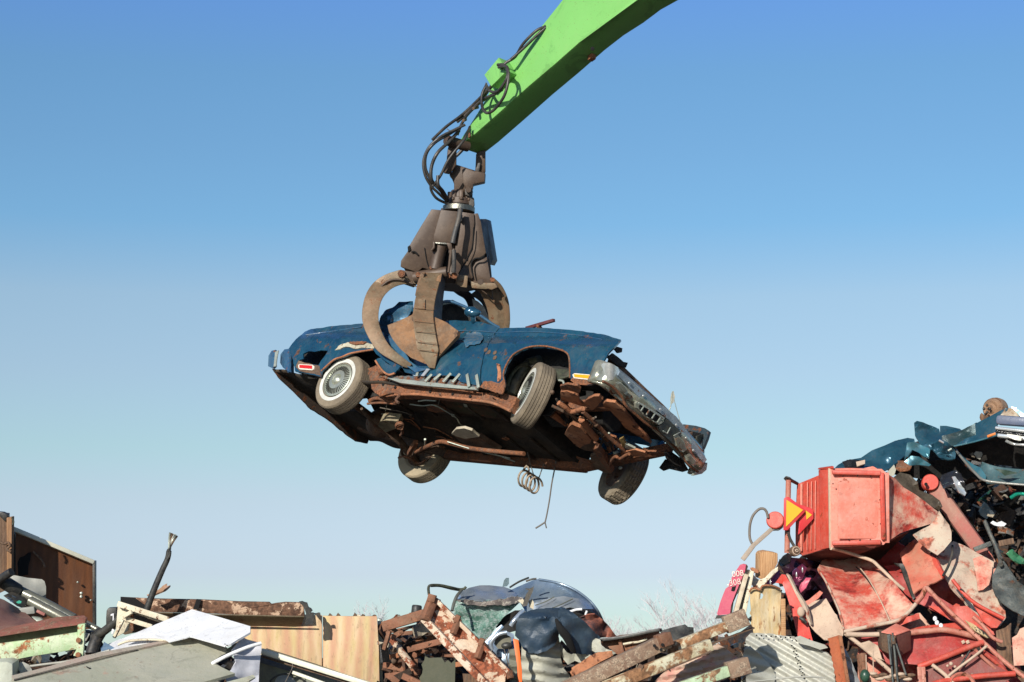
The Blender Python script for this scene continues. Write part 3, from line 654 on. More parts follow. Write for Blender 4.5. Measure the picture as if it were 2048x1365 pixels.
# hood hinge bar sticking up
hb = pbar('hinge_bar', (1053, 657, 22.2), (1108, 641, 21.9), .04, .035, pm('maroon_hinge', (.12,.03,.035), rust=.3), P); bar('hinge_leg', W(1075, 650, 22.05), W(1082, 660, 22.1), .03, .05, RUSTM, hb)
# crushed cabin: pillars, window frame, seat, pale headliner
sheet('crushed_pillar', [(757,648),(762,632),(772,620),(790,612),(798,604),(812,604),(826,603),(826,640),(812,664),(800,680),(806,700),(815,722),(800,712),(782,694),(768,672)], BLUE, mapf=lambda x_, y_: W(x_, y_, 23.0-.006*(y_-600)), step=5, thick=.02, parent=P, disp=crumple(.07, 4, 6), rag=1)
sheet('crushed_pillar', [(779,652),(783,632),(796,618),(812,610),(826,611),(820,628),(806,646),(790,656)], BLUEL, mapf=lambda x_, y_: W(x_, y_, 22.75), step=5, thick=.02, parent=P, disp=crumple(.04, 4, 2))  # lit part of the pillar, its light put in as paler blue
sheet('bent_edge', [(774,658),(790,670),(812,700),(822,724),(840,738),(858,741),(850,744),(834,748),(818,736),(800,712),(784,690)], BLUEL, mapf=lambda x_, y_: nearside(x_, y_)-CY*.03, step=4, thick=.015, parent=P, disp=crumple(.02, 5, 2))
sheet('chrome_shard', [(846,756),(858,741),(864,742),(852,756)], CHROME, mapf=off(nearside, -.04), step=4, thick=.01, parent=P)
sheet('door_window', [(866,606),(905,600),(935,614),(962,630),(990,652),(960,645),(925,643),(886,645),(862,652)], BLACK, mapf=lambda x_, y_: W(x_, y_, 22.9), step=10, thick=.03, parent=P)
sheet('headliner', [(944,598),(956,603),(968,614),(974,628),(978,642),(962,640),(948,622)], pm('white_cloth', (.75,.75,.70), rough=.9), mapf=lambda x_, y_: W(x_, y_, 23.4), step=6, thick=.02, parent=P)
tube('window_frame', [W(x_, y_, 22.5) for x_, y_ in ((868,612),(895,603),(925,612),(955,628),(984,648),(999,656))], .018, BLUEL, P)
tube('window_frame', [W(x_, y_, 22.8) for x_, y_ in ((880,610),(905,606),(930,618),(950,632))], .015, TRIM, P)
tube('antenna', [W(x_, y_, 20.6) for x_, y_ in ((1338,822),(1342,810),(1345,783))], .005, TRIM, P)
tube('antenna', [W(x_, y_, 20.6) for x_, y_ in ((1347,795),(1354,822),(1362,850))], .004, TRIM, P)
sheet('torn_tag', [(1341,796),(1343,786),(1347,782),(1350,794),(1347,806),(1341,810)], pm('pale_plastic', (.42,.4,.33)), d=20.6, step=4, thick=.004, parent=P)
# lower rear valance seen against the sky
sheet('rear_valance', [(548,738),(565,743),(600,765),(640,790),(690,830),(740,875),(735,888),(715,884),(700,874),(655,838),(625,820),(590,784),(560,756)], pm('rusty_valance', (.06,.04,.03), rust=.4, rough=.8), mapf=cx(-2.66), step=7, thick=.04, parent=P, rag=.8)
# coil spring and wires hanging below
sp = [];
for i in range(4*16+1):
    t = i/16; a = t*2*math.pi
    cx0 = 1042+30*t/4; cy0 = 955+18*t/4
    sp.append(W(cx0+11*math.cos(a)+2, cy0+17*math.sin(a), 22.3+.07*math.sin(a+1)))
cs = tube('coil_spring', [W(1047, 941, 22.3), W(1053, 932, 22.3), W(1058, 940, 22.3)]+sp, .012, pm('pale_rusty_spring', (.42,.33,.24), rust=.3, rough=.7), n=2, seg=8)
tag(cs, 'loose rusty coil spring dangling below the hanging blue car', 'coil spring')
hw = tube('hanging_wire', [W(x_, y_, 22.3) for x_, y_ in ((1120,880),(1112,925),(1104,965),(1099,1000),(1094,1028),(1090,1046))], .008, WIRE)
tag(hw, 'thin long dark wire with a forked end hanging from the car underside', 'wire')
tube('wire_fork', [W(x_, y_, 22.3) for x_, y_ in ((1090,1045),(1081,1051),(1071,1057))], .009, WIRE, hw); tube('wire_fork', [W(x_, y_, 22.3) for x_, y_ in ((1090,1045),(1093,1057))], .007, WIRE, hw)
h2 = tube('hanging_wire', [W(x_, y_, 22.3) for x_, y_ in ((1088,928),(1082,944),(1077,956),(1068,952),(1055,905))], .006, WIRE); tag(h2, 'short curved wire tying the coil spring to the car underside', 'wire')
# ================================================================== boom
GREEN = pm('bright_green_paint', (.20, .49, .125), (.185, .46, .115), rust=.04, rs=8, rough=.42, bump=.04, dust=.10, ds=.8, dustc=(.35,.42,.2), coat=.15)
GRAP = pm('brown_worn_grapple_steel', (.085, .053, .034), (.065, .041, .028), rust=.12, rs=6, rough=.52, metal=.1, bump=.12, bs=90, dust=.25, ds=1.5, dustc=(.22,.16,.11), rustc=(.05,.03,.02))
GRAPL = pm('scraped_claw_steel', (.24, .15, .085), (.15, .105, .06), rust=.3, rs=9, rough=.5, metal=.2, bump=.2, bs=80, dust=.4, ds=2, dustc=(.36,.30,.2), rustc=(.26,.10,.04))
GRAPO = pm('orange_worn_claw_plate', (.27, .135, .058), (.15, .085, .045), rust=.3, rs=5, rough=.7, metal=.1, bump=.4, dust=.35, ds=2.5, rustc=(.12,.07,.045))
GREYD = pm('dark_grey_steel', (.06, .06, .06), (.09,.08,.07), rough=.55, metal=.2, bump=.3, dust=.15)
HOSE = pm('black_rubber_hose', (.018, .017, .016), (.05,.045,.04), rough=.4, bump=.1, dust=.22, dustc=(.2,.16,.12))
SILV = pm('worn_silver_ring', (.22,.22,.19), rough=.4, metal=.9, rust=.2)
B0 = W(916, 294, 23.0); bw = RT*.33-UP*.086+FW*.30; bn = bw.normalized()
def bf(px, py): return hitplane(px, py, B0, bn)
boom = thing('crane_boom', 'bright green tapered crane boom reaching in from the top of the picture', 'crane boom', B0)
side = [(916,295),(915,288),(932,262),(963,213),(983,176),(1020,123),(1052,86),(1085,50),(1127,-3),(1160,-60),(1380,-60),(1274,0),(1240,26),(1200,52),(1162,82),(1110,128),(1058,172),(1000,224),(950,268)]
EXT = bw*.82
pts = [bf(*p) for p in side]
prism('boom_body', pts, EXT, GREEN, boom, bevel=.012, split=25)
# top edge flange sheets, end plate
bar('edge_flange', bf(1275,0)-bn*.01, bf(1162,83)-bn*.01, .02, .03, GREEN, boom)
# lug under the boom
lg = prism('boom_lug', [bf(1143,99)+bw*.55, bf(1151,93)+bw*.55, bf(1151,93)+bw*.55-UP*.05, bf(1143,99)+bw*.55-UP*.05], bw*.16, RUSTO, boom)
lathe('lug_bolt', [(1e-5,.03),(.02,.025),(.022,0)], axisM(W(1185,98,21.4), CAM-W(1185,98,21.4)), CLOTHB, boom, seg=10)
# hose guard box on the side face
u_ = (bf(1020,130)-bf(985,180)).normalized()
gb = [bf(1019,122)-bn*.0, bf(1033,146), bf(1000,182), bf(994,170), bf(989,158)]
gbx = prism('hose_guard', [bf(989,158)-bn*.16, bf(1018,123)-bn*.16, bf(1034,150)-bn*.16, bf(1003,181)-bn*.16], bn*.16, GREEN, boom, bevel=.006)
bar('hose_slot', bf(1086,58)-bn*.005, bf(1092,52)-bn*.005, .012, .03, CLOTHB, boom)
def hp(x_, y_, o): return bf(x_, y_)-bn*o
def hose(pp, r=.017, p=boom): return tube('hydraulic_hose', [hp(*q) for q in pp], r, HOSE, p)
hose([(1091,54,.0),(1083,66,.08),(1062,94,.12),(1046,120,.12),(1034,136,.18),(1030,150,.2)])
hose([(1091,56,.0),(1080,74,.05),(1060,102,.10),(1042,128,.16)])
hose([(1024,141,.22),(1040,143,.24),(1048,160,.25),(1042,178,.25),(1024,194,.22),(1006,192,.2),(998,180,.2)])
hose([(1026,146,.22),(1050,148,.28),(1056,172,.30),(1048,206,.30),(1026,232,.28),(1006,238,.25),(993,224,.22),(990,200,.2),(996,180,.18)])
hose([(1040,178,.24),(1020,196,.2),(990,204,.15),(966,218,.12),(945,238,.12)])
hose([(998,176,.1),(980,194,.08),(962,214,.08),(945,234,.1),(930,250,.12)])
hose([(1030,190,.2),(1000,200,.15),(975,212,.12),(950,236,.12),(938,256,.12),(930,276,.12)])
hose([(1000,172,.1),(978,196,.1),(955,222,.12),(938,240,.14),(912,262,.16),(888,288,.18)])
hose([(984,186,.06),(974,200,.06),(962,222,.1)], .014); hose([(978,168,.04),(974,184,.05),(970,200,.06)], .010)
bar('hose_clamp', hp(958,216,.02), hp(970,226,.18), .03, .03, RUSTB, boom); bar('hose_clamp', hp(934,240,.02), hp(950,250,.18), .03, .03, RUSTB, boom)
tube('hose_tie', [W(894,258,22.8), W(900,262,22.8), W(908,264,22.8)], .005, WIRE, boom); tube('hose_tie', [W(890,266,22.8), W(898,266,22.8), W(904,265,22.8)], .005, WIRE, boom)
bar('hose_clip', hp(941,262,.03), hp(943,277,.03), .02, .03, RUSTM, boom)
# ================================================================== grapple
gr = thing('grapple', 'brown scarred orange-peel grab with curved claws gripping the blue wreck', 'grapple', W(918, 410, 23))
G = gr; D = 23.0
def pr(name, pp, d, dep, m=GRAP, **k): return pprism(name, [(p[0], p[1], (p[2] if len(p) > 2 else d)) for p in pp], dep, m, G, **k)
# hanger yoke
pr('hanger_link', [(899,284),(903,276),(911,275),(916,282),(913,298),(912.5,330),(906,340),(899,348),(887,346),(889,338),(893,322),(895,300)], 22.85, .10, bevel=.012)
pr('hanger_link', [(952,308),(957,303),(971,300),(971,345),(964,346),(950,345),(951,332)], 23.15, .10, bevel=.012)
pr('hanger_link_gusset', [(950,345),(956,326),(961,326),(958,345)], 23.1, .06, GREYD)
lathe('hanger_pin', [(1e-5,.07),(.05,.06),(.06,.04),(.06,-.25)], axisM(W(900,283,22.8), V((-.8,-.6,.1))), GRAP, G, seg=20)
pr('swivel_crosshead', [(905,343),(908,328),(914,330),(930,335),(952,342),(971,346),(970,365),(948,370),(945,372),(944,390),(938,396),(924,397),(908,396),(908,368),(903,356),(898,350)], 22.95, .22, bevel=.012)
pr('crosshead_block', [(924,340),(930,336),(950,343),(970,347),(969,364),(946,369),(946,378),(932,378),(926,366)], 22.83, .14, bevel=.008)
bolt('crosshead_bolt', 937, 380, 22.86, .035, GRAP, G, L=.08)
pr('crosshead_lug', [(930,378),(944,376),(946,384),(938,393),(930,390)], 22.86, .12, GREYD)
# rotator
rc = W(919, 408, D)
lathe('rotator_body', [(1e-5,.16),(.10,.15),(.115,.12),(.115,.06),(.14,.05),(.145,.0),(.15,-.02)], axisM(rc, V((.04,0,1))), GRAP, G, seg=28)
for k in range(9):
    a = 2*math.pi*k/9; c = rc+V((.125*math.cos(a), .125*math.sin(a), 0))
    bar('rotator_port', c+V((0,0,-.01)), c+V((.004,0,.13)), .045, .045, GRAP, G, up=(1,0,0), bevel=.01)
    ball('port_fitting', c+V((.02*math.cos(a), .02*math.sin(a), .03)), .022, GRAP, G)
lathe('slewing_ring', [(.17,.0),(.185,-.01),(.185,-.065),(.17,-.075),(.1,-.075),(.1,0)], axisM(W(918,413,D), V((.06,0,1))), SILV, G, seg=40, closed=True)
pr('rotator_motor', [(936,392),(948,396),(949,410),(946,417),(938,416)], 22.9, .12, GREYD, bevel=.01)
# hub core
gc = W(912, 470, 23.05)
lathe('hub_core', [(1e-5,.30),(.19,.29),(.20,.22),(.30,-.35),(.33,-.55),(.28,-.62),(1e-5,-.62)], axisM(W(911,470,23.1), V((.05,0,1))), GRAP, G, seg=10, smooth=False)
pr('hub_shell', [(866,421),(956,428),(964,450),(980,520),(984,560),(950,570),(880,562),(812,545),(804,530),(822,494),(845,455)], 22.98, .30, bevel=.02)
# left cylinder housing (plate)
pr('cylinder_housing', [(863,419),(886,421),(900,540),(880,545),(845,536),(834,545),(801,534),(802,522),(816,502),(815,494),(820,490),(840,456)], 22.78, .34, bevel=.006)
pr('housing_lip', [(815,494),(820,491),(822,500),(816,505)], 22.76, .05, CLOTHB)
tube('housing_cutout', [W(823,505,22.76), W(829,504,22.755), W(836,510,22.76)], .01, CLOTHB, G, seg=6)
tube('housing_seam', [W(849,496,22.77), W(853,520,22.77), W(857,534,22.77)], .006, CLOTHB, G, seg=6)
bolt('pivot_bolt', 803, 548, 22.70, .045, RUSTM, G); 
# centre front housing
pr('cylinder_housing', [(882,420),(921,424),(911,487),(867,487),(868,470)], 22.70, .30, bevel=.006)
pr('cylinder_housing', [(922,424),(948,428),(949,445),(944,496),(917,548),(902,548)], 22.745, .30, bevel=.006)
tube('front_hose', [W(921,418,22.62), W(917,440,22.55), W(910,465,22.52), W(905,487,22.5)], .028, GREYD, G)
tube('front_hose', [W(907,500,22.5), W(908,520,22.5), W(907,545,22.52)], .026, GREYD, G)
tube('ladder_rod', [W(902,500,22.5), W(899,530,22.5), W(897,545,22.5)], .016, GRAP, G)
pbar('stop_bracket', (868,487,22.56), (900,489,22.56), .05, .02, SILV, G)
pr('bracket_plate', [(866,484),(870,484),(870,496),(864,503),(861,501),(866,494)], 22.5, .1, GRAP); pr('bracket_plate', [(893,486),(903,487),(905,500),(898,501)], 22.5, .1, GRAP)
tube('cylinder_rod', [W(882,492,22.62), W(876,515,22.62), W(870,540,22.6)], .075, GRAP, G, n=3, seg=20)
sheet('cylinder_gap', [(888,492),(898,500),(893,545),(883,545)], CLOTHB, d=22.68, step=8, thick=.01, parent=G)
pr('inspection_cover', [(919,434),(925,430),(925,441),(921,444),(918,441)], 22.68, .04, GREYD)
tube('housing_seam', [W(947,455,22.71), W(944,495,22.71), W(930,525,22.71), W(917,548,22.71)], .006, CLOTHB, G, seg=6)
# right housing
pr('cylinder_housing', [(944,428),(956,427),(962,445),(972,506),(966,512),(958,516),(948,520),(942,530),(944,548),(946,556),(938,560),(914,558),(916,548),(944,498)], 22.775, .32, bevel=.006)
pr('cylinder_barrel', [(944,524),(950,518),(962,514),(974,514),(981,556),(986,562),(980,572),(945,570),(944,545)], 22.82, .26, bevel=.008)
prism('right_side_housing', [W(958,438,22.95), W(973,438,23.1), W(986,520,23.1), W(980,531,23.05), W(974,514,22.9), W(966,470,22.9)], FW*.30+RT*.05, GREYD, G, bevel=.012)  # dark grey colour carries the shade of this right-facing side
tube('housing_cutout', [W(970,510,22.74), W(962,516,22.74), W(950,518,22.74), W(943,526,22.74), W(943,538,22.74), W(946,552,22.74)], .009, CLOTHB, G, seg=6)
for q in ((961,564,.035),(889,548,.03),(896,552,.035),(908,552,.04),(836,550,.03),(862,536,.02),(869,538,.02),(803,548,.03),(985,560,.03)): bolt('pivot_bolt', q[0], q[1], 22.6, q[2], RUSTM if q[0] != 961 else GRAP, G, L=.05)
lathe('pivot_tube', [(1e-5,.2),(.06,.2),(.065,.18),(.065,-.2)], axisM(W(862,550,22.6), V((.95,-.3,.1))), GRAP, G, seg=20)
# lower hub, dark clutter
pr('lower_hub', [(890,545),(925,546),(960,560),(975,580),(960,585),(930,572),(905,570),(880,578)], 22.95, .4, GREYD)
# ---- claws
def claw(name, outer, inner, dfun, th, m, label=None):
    """outer and inner edges as matching pixel runs; a curved box-section arm"""
    o_ = smoothpath([V((p[0], p[1], 0)) for p in outer], 5); i_ = smoothpath([V((p[0], p[1], 0)) for p in inner], 5)
    n = min(len(o_), len(i_)); vs = []; fs = []
    for k in range(n):
        t = k/(n-1)
        for p, e in ((o_[k], 0), (i_[k], 0), (i_[k], 1), (o_[k], 1)):
            d = dfun(t)+e*th*(1-.55*t); vs.append(W(p.x, p.y, d))
    for k in range(n-1):
        for j in range(4): fs.append([k*4+j, k*4+(j+1) % 4, (k+1)*4+(j+1) % 4, (k+1)*4+j])
    fs += [[0,1,2,3][::-1], [(n-1)*4+j for j in range(4)]]
    o = mk(name, vs, fs, m, G, bevel=.012, split=30)
    bm = bmesh.new(); bm.from_mesh(o.data); bmesh.ops.recalc_face_normals(bm, faces=bm.faces); bm.to_mesh(o.data); bm.free()
    return o
claw('claw', [(800,540),(770,550),(745,568),(729,597),(724,635),(733,668),(755,702),(785,722),(812,736),(822,731)],
             [(836,576),(812,569),(785,577),(765,598),(757,630),(762,660),(778,690),(797,708),(812,720),(824,729)], lambda t: 22.7-1.15*max(0, t-.2), .24, GRAPL)
tube('claw_seam', [W(760,576,22.68), W(778,562,22.68), W(800,560,22.68), W(826,568,22.68)], .012, GRAP, G)
pr('claw_lug', [(783,545),(800,540),(834,545),(840,560),(826,575),(800,566),(786,560)], 22.72, .2, GRAP, bevel=.01)
pr('claw_lug', [(826,545),(846,545),(852,556),(838,570),(826,568)], 22.66, .12, GRAPL, bevel=.01)
# inside (shaded) flank of left claw comes from its own thickness
claw('claw', [(984,556),(1000,572),(1012,598),(1018,626),(1017,655),(1010,690)],
             [(940,572),(958,584),(968,602),(975,622),(978,645),(982,690)], lambda t: 22.85+.25*t, .26, GRAPL)
claw('claw_edge', [(988,556),(1004,572),(1016,598),(1020,626),(1019,655),(1010,680)],
             [(982,560),(996,576),(1004,600),(1008,626),(1007,655),(1000,680)], lambda t: 22.83+.25*t, .30, GRAPL)
tube('claw_weld', [W(945,572,22.8), W(962,580,22.8), W(982,596,22.82), W(985,600,22.83), W(984,584,22.82), W(983,572,22.81)], .007, GRAP, G, seg=6)
pr('claw_lug', [(938,560),(950,566),(990,566),(996,575),(984,580),(944,577)], 22.76, .22, GRAPL, bevel=.01)
pr('claw_lug', [(917,550),(936,552),(934,576),(920,574),(910,566)], 22.68, .12, GRAPL, bevel=.008)
# rear claws
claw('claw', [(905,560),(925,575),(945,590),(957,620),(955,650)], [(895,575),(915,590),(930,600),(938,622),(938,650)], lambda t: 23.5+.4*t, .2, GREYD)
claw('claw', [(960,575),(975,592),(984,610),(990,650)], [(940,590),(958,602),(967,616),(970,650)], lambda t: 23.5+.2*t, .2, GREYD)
# front claw: curved strap with stepped wear plates
def fx(t):   # centre line pixel + depth
    ys = 545+ (736-545)*t
    xs = 866-19*math.sin(min(1, t*2.0)*math.pi/2)+36*max(0, t-.45)**1.25
    dd = 22.45-.90*math.sin(min(1, t/.8)*math.pi/2)
    return xs, ys, dd
n = 40; vs = []; fs = []
for k in range(n+1):
    t = k/n; x_, y_, d_ = fx(t); hw_ = 20+3*t if t < .8 else 22.4-80*(t-.8)
    step_ = 0
    for sx, e in ((-1, 0), (1, 0), (1, 1), (-1, 1)): vs.append(W(x_+sx*hw_*(.92 if sx > 0 else 1), y_+(2 if sx > 0 else 0), d_+e*.10+(.03 if sx > 0 else 0)+(step_ if e == 0 else 0)))
for k in range(n):
    for j in range(4): fs.append([k*4+j, k*4+(j+1) % 4, (k+1)*4+(j+1) % 4, (k+1)*4+j])
fs += [[0,1,2,3][::-1], [n*4+j for j in range(4)]]
o = mk('claw', vs, fs, GRAPL, G, bevel=.006, split=20)
bm = bmesh.new(); bm.from_mesh(o.data); bmesh.ops.recalc_face_normals(bm, faces=bm.faces); bm.to_mesh(o.data); bm.free()
# web behind strap (unlit right flank, its shade put in as dark grey)
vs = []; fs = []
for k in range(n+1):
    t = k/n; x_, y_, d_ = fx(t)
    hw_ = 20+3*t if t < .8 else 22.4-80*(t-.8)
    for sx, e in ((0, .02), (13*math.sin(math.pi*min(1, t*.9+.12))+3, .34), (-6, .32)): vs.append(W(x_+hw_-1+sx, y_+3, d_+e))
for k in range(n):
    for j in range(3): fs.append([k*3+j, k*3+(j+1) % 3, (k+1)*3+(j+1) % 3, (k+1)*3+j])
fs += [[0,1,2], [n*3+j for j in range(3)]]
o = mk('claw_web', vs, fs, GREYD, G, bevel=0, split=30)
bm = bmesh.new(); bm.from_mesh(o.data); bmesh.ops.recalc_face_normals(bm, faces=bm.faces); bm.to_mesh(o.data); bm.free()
pr('claw_lug', [(842,545),(850,545),(846,560),(838,590),(830,592),(835,565)], 22.35, .15, GRAPO, bevel=.006)
pr('claw_lug', [(876,552),(884,548),(880,570),(868,590),(866,578)], 22.33, .15, GRAPO, bevel=.006)
def spf(x_, y_): 
    t = (y_-545)/191; return W(x_, y_, fx(max(0, min(1, t)))[2]+.10-.0012*(x_-852)-.0030*max(0, x_-870))
sheet('claw_blade', [(775,651),(800,641),(824,630),(836,610),(866,612),(868,634),(893,645),(916,662),(914,672),(898,690),(872,720),(866,732),(850,728),(822,716),(800,698),(786,680),(778,665)], GRAPO, mapf=spf, step=7, thick=.05, parent=G, split=40)
for yy in (618,644,665,686,702): pbar('wear_step', (fx((yy-545)/191)[0]-19, yy-1, fx((yy-545)/191)[2]-.006), (fx((yy-545)/191)[0]+21, yy+1, fx((yy-545)/191)[2]-.006), .012, .004, GRAPO, G, bevel=.001)
sheet('welded_patch', [(836,598),(850,598),(850,618),(835,617)], GRAPL, mapf=lambda x_, y_: W(x_, y_, fx((y_-545)/191)[2]-.012), step=5, thick=.01, parent=G)
# loose hoses down to the rotator
def lh(pp, r=.016): return tube('hydraulic_hose', [W(*q) for q in pp], r, HOSE, G)
lh([(930,250,22.75),(905,262,22.7),(880,275,22.6),(858,295,22.6),(847,322,22.6),(850,350,22.6),(862,372,22.65),(875,385,22.7),(893,402,22.85)])
lh([(925,252,22.75),(900,268,22.7),(870,286,22.55),(853,308,22.55),(851,336,22.6),(861,362,22.65),(862,380,22.7),(872,396,22.75),(888,405,22.85),(900,408,22.88)])
lh([(918,262,22.8),(898,284,22.7),(876,305,22.6),(864,330,22.6),(862,355,22.6),(868,368,22.65),(880,380,22.7),(893,396,22.85)], .020)
lh([(940,254,22.8),(928,280,22.65),(908,305,22.6),(894,325,22.6),(882,350,22.62),(868,370,22.65),(862,372,22.66)])
lh([(876,352,22.62),(876,370,22.6),(885,382,22.7),(892,394,22.8),(895,402,22.9)], .02)
lh([(925,300,23.3),(915,310,23.3),(905,318,23.3)], .02)
# ================================================================== setting
GROUND = pm('dusty_scrapyard_ground', (.055, .046, .036), (.04, .033, .027), rough=.95, bump=.5, bs=3, dust=.3, ds=.3)
N_ = 40; vs = []; fs = []
for i in range(N_+1):
    for j in range(N_+1):
        x_ = (i/N_*2-1); y_ = (j/N_*2-1); X_ = 900*x_*abs(x_); Y_ = 900*y_*abs(y_)
        vs.append((X_, Y_+30, .12*noise.noise(V((X_*.1, Y_*.1, 0)))))
for i in range(N_):
    for j in range(N_): fs.append([i*(N_+1)+j, (i+1)*(N_+1)+j, (i+1)*(N_+1)+j+1, i*(N_+1)+j+1])
tag(mk('ground', vs, fs, GROUND, center=False), kind='structure')
# mixed scrap: one mass of fragments behind and below the things one can tell apart
FR = [pm('scrap_rust', (.10,.045,.025), (.05,.028,.02), rough=.9, bump=.5, rust=.4), pm('scrap_black', (.012,.012,.012), rough=.5, bump=.3), pm('scrap_grey', (.16,.15,.13), (.09,.09,.08), rust=.4, rough=.6, bump=.3),
      pm('scrap_brown', (.05,.03,.02), rough=.9, bump=.5), pm('scrap_navy', (.02,.035,.05), rough=.4), pm('scrap_glass_green', (.02,.10,.06), rough=.15), pm('scrap_red', (.20,.03,.02), (.12,.02,.02), rust=.3, rough=.6), pm('scrap_cream', (.35,.30,.22), rust=.4, rough=.8)]
def heap(name, regions, label, cat='scrap heap', seed=1):
    """regions: (outline px polygon, d0, d1, count, size, colour weights)"""
    rn = random.Random(seed); vs = []; fs = []; fm = []
    for (pg, d0, d1, cnt, size, wts) in regions:
        bx0, bx1 = min(p[0] for p in pg), max(p[0] for p in pg); by0, by1 = min(p[1] for p in pg), max(p[1] for p in pg); k = 0; tries = 0
        while k < cnt and tries < cnt*20:
            tries += 1
            x_ = rn.uniform(bx0, bx1); y_ = rn.uniform(by0, by1)
            if not inpoly(x_, y_, pg): continue
            k += 1; d = rn.uniform(d0, d1); c = W(x_, y_, d)
            a = V((rn.gauss(0,1), rn.gauss(0,1), rn.gauss(0,1))).normalized(); b = a.orthogonal().normalized(); q = Matrix.Rotation(rn.uniform(0, 6.28), 3, a); b = q@b; e = a.cross(b)
            s1 = size*rn.uniform(.3, 1.1); s2 = s1*rn.uniform(.15, .8); th = rn.choice([.006, .01, .02, .04]); m = rn.choices(range(len(FR)), wts)[0]
            nseg = rn.choice([1, 2, 3]); base = len(vs); bend = rn.uniform(-.5, .5)*s1
            for g in range(nseg+1):
                u = g/nseg*2-1; off_ = a*(bend*(1-u*u))
                for sv in (-1, 1):
                    for sa in (-1, 1):
                        vs.append(c+b*(u*s1/2)+e*(sv*s2/2*(1+rn.uniform(-.3, .2)))+off_+a*(sa*th/2))
            for g in range(nseg):
                o_ = base+g*4
                for f in ((0,4,5,1),(2,3,7,6),(0,2,6,4),(1,5,7,3)): fs.append([o_+q_ for q_ in f]); fm.append(m)
            fs.append([base, base+1, base+3, base+2]); fm.append(m); o_ = base+nseg*4; fs.append([o_, o_+2, o_+3, o_+1]); fm.append(m)
    o = mk(name, vs, fs, FR, smooth=False, split=0, fm=fm, center=False)
    return tag(o, label, cat, kind='stuff')
def mound(name, ridge, d0, depth, label, mat):
    """solid core of the heap: ridge px line at depth d0, sloping to the ground in front and behind"""
    vs = []; fs = []; m = 9
    for (x_, y_) in ridge:
        top = W(x_, y_, d0)
        for j in range(m):
            u = j/(m-1)*2-1; Yo = u*depth; z_ = top.z*(1-abs(u)**2.2)
            vs.append(V((top.x*(1+.0*u), top.y+Yo, z_+.10*noise.noise(V((top.x*3, Yo*3, 2)))-.05)))
    for i in range(len(ridge)-1):
        for j in range(m-1): fs.append([i*m+j, (i+1)*m+j, (i+1)*m+j+1, i*m+j+1])
    return tag(mk(name, vs, fs, mat, smooth=False, split=0, center=False), label, 'scrap heap', kind='stuff')
SC = pm('compacted_scrap', (.03,.022,.018), (.012,.01,.01), rust=.45, rs=5, rough=.9, bump=1, bs=15, rustc=(.10,.045,.02))
def rl(pts, n=8):
    P_ = refine([p+(0,) for p in pts], 25, closed=False); return [(p[0], p[1]) for p in P_]
mound('scrap_mound', rl([(-500,1420),(-100,1300),(0,1290),(200,1330),(420,1340),(756,1300),(768,1262),(850,1246),(980,1262),(1200,1290),(1420,1290),(1450,1270),(1500,1240),(1560,1200)]), 22.3, 2.2, 'dark compacted heap under the scattered scrap along the bottom', SC)
mound('scrap_mound', rl([(1500,1400),(1560,1230),(1640,1130),(1760,1060),(1850,990),(1900,950),(2060,930),(2300,960),(2600,1300)]), 24.0, 2.6, 'dark compacted heap under the tall pile of wrecks at the right', SC)
heap('mixed_scrap', [([(0,1270),(230,1290),(420,1310),(760,1330),(760,1420),(0,1420)], 20.6, 21.6, 420, .22, (3,4,1,3,1,0,0,1)),
   ([(765,1240),(860,1225),(980,1290),(1140,1300),(1320,1280),(1490,1270),(1490,1420),(765,1420)], 19.9, 21.8, 620, .20, (6,5,1,5,1,0,0,1))], 'countless small rusty and dark scraps filling the gaps along the bottom', seed=3)
heap('mixed_scrap', [([(1560,1130),(1640,1120),(1700,1200),(1700,1365),(1500,1365),(1500,1240)], 22.2, 23.2, 260, .22, (4,6,1,3,1,0,2,1)),
   ([(1640,1080),(1780,1060),(1860,1000),(1900,1100),(2050,1180),(2050,1400),(1640,1400)], 22.6, 23.6, 520, .25, (3,6,1,3,1,0,4,1)),
   ([(1820,965),(1900,960),(2060,985),(2100,1100),(2100,1300),(2000,1260),(1960,1120),(1880,1040)], 22.0, 23.4, 620, .20, (3,9,1.3,3,2,.8,.6,.5)),
   ([(1860,940),(1940,920),(2060,900),(2100,1000),(1900,1000)], 23.0, 24.2, 200, .25, (2,9,.6,2,2,.2,.2,.1))], 'countless dark shiny scraps packed under the blue wreck at the right', seed=4)
# ================================================================== materials for the heap
WOODB = pm('dark_brown_veneer', (.17,.062,.022), (.12,.045,.02), rust=.0, rough=.55, bump=.1, dust=.12, ds=1.6, grain=1.2, gc=(.09,.035,.015), gamt=.5, stretch=(3,3,.5), dustc=(.22,.14,.09))
OLDWOOD = pm('old_brown_wood', (.20,.11,.06), (.13,.075,.045), rough=.85, bump=.4, dust=.2, grain=3, gc=(.07,.04,.025), stretch=(3,3,.4))
PLY = pm('weathered_plywood', (.66,.47,.29), (.56,.42,.20), rust=.12, rs=3, edge=.15, rough=.75, bump=.12, dust=.5, ds=2.6, grain=1.0, gc=(.52,.27,.17), gamt=.85, stretch=(2.4,2.4,.5), dustc=(.58,.46,.24), rustc=(.46,.30,.16))
PEEL = pm('peeling_paint_beam', (.58,.40,.27), (.50,.33,.22), rust=.62, rs=6, rough=.8, bump=.4, rustc=(.19,.095,.055), dust=.25, edge=.03)
OLIVE = pm('olive_brown_steel', (.11,.085,.04), (.09,.06,.03), rust=.3, rough=.6)
WHITEP = pm('white_enamel_sheet', (.78,.78,.78), (.70,.70,.71), rust=.06, rough=.5, bump=.1, bs=6, dust=.2, dustc=(.5,.46,.38))
WHITEG = pm('crumpled_white_sheet', (.62,.62,.66), (.5,.5,.54), rough=.45, bump=.1, dust=.12)
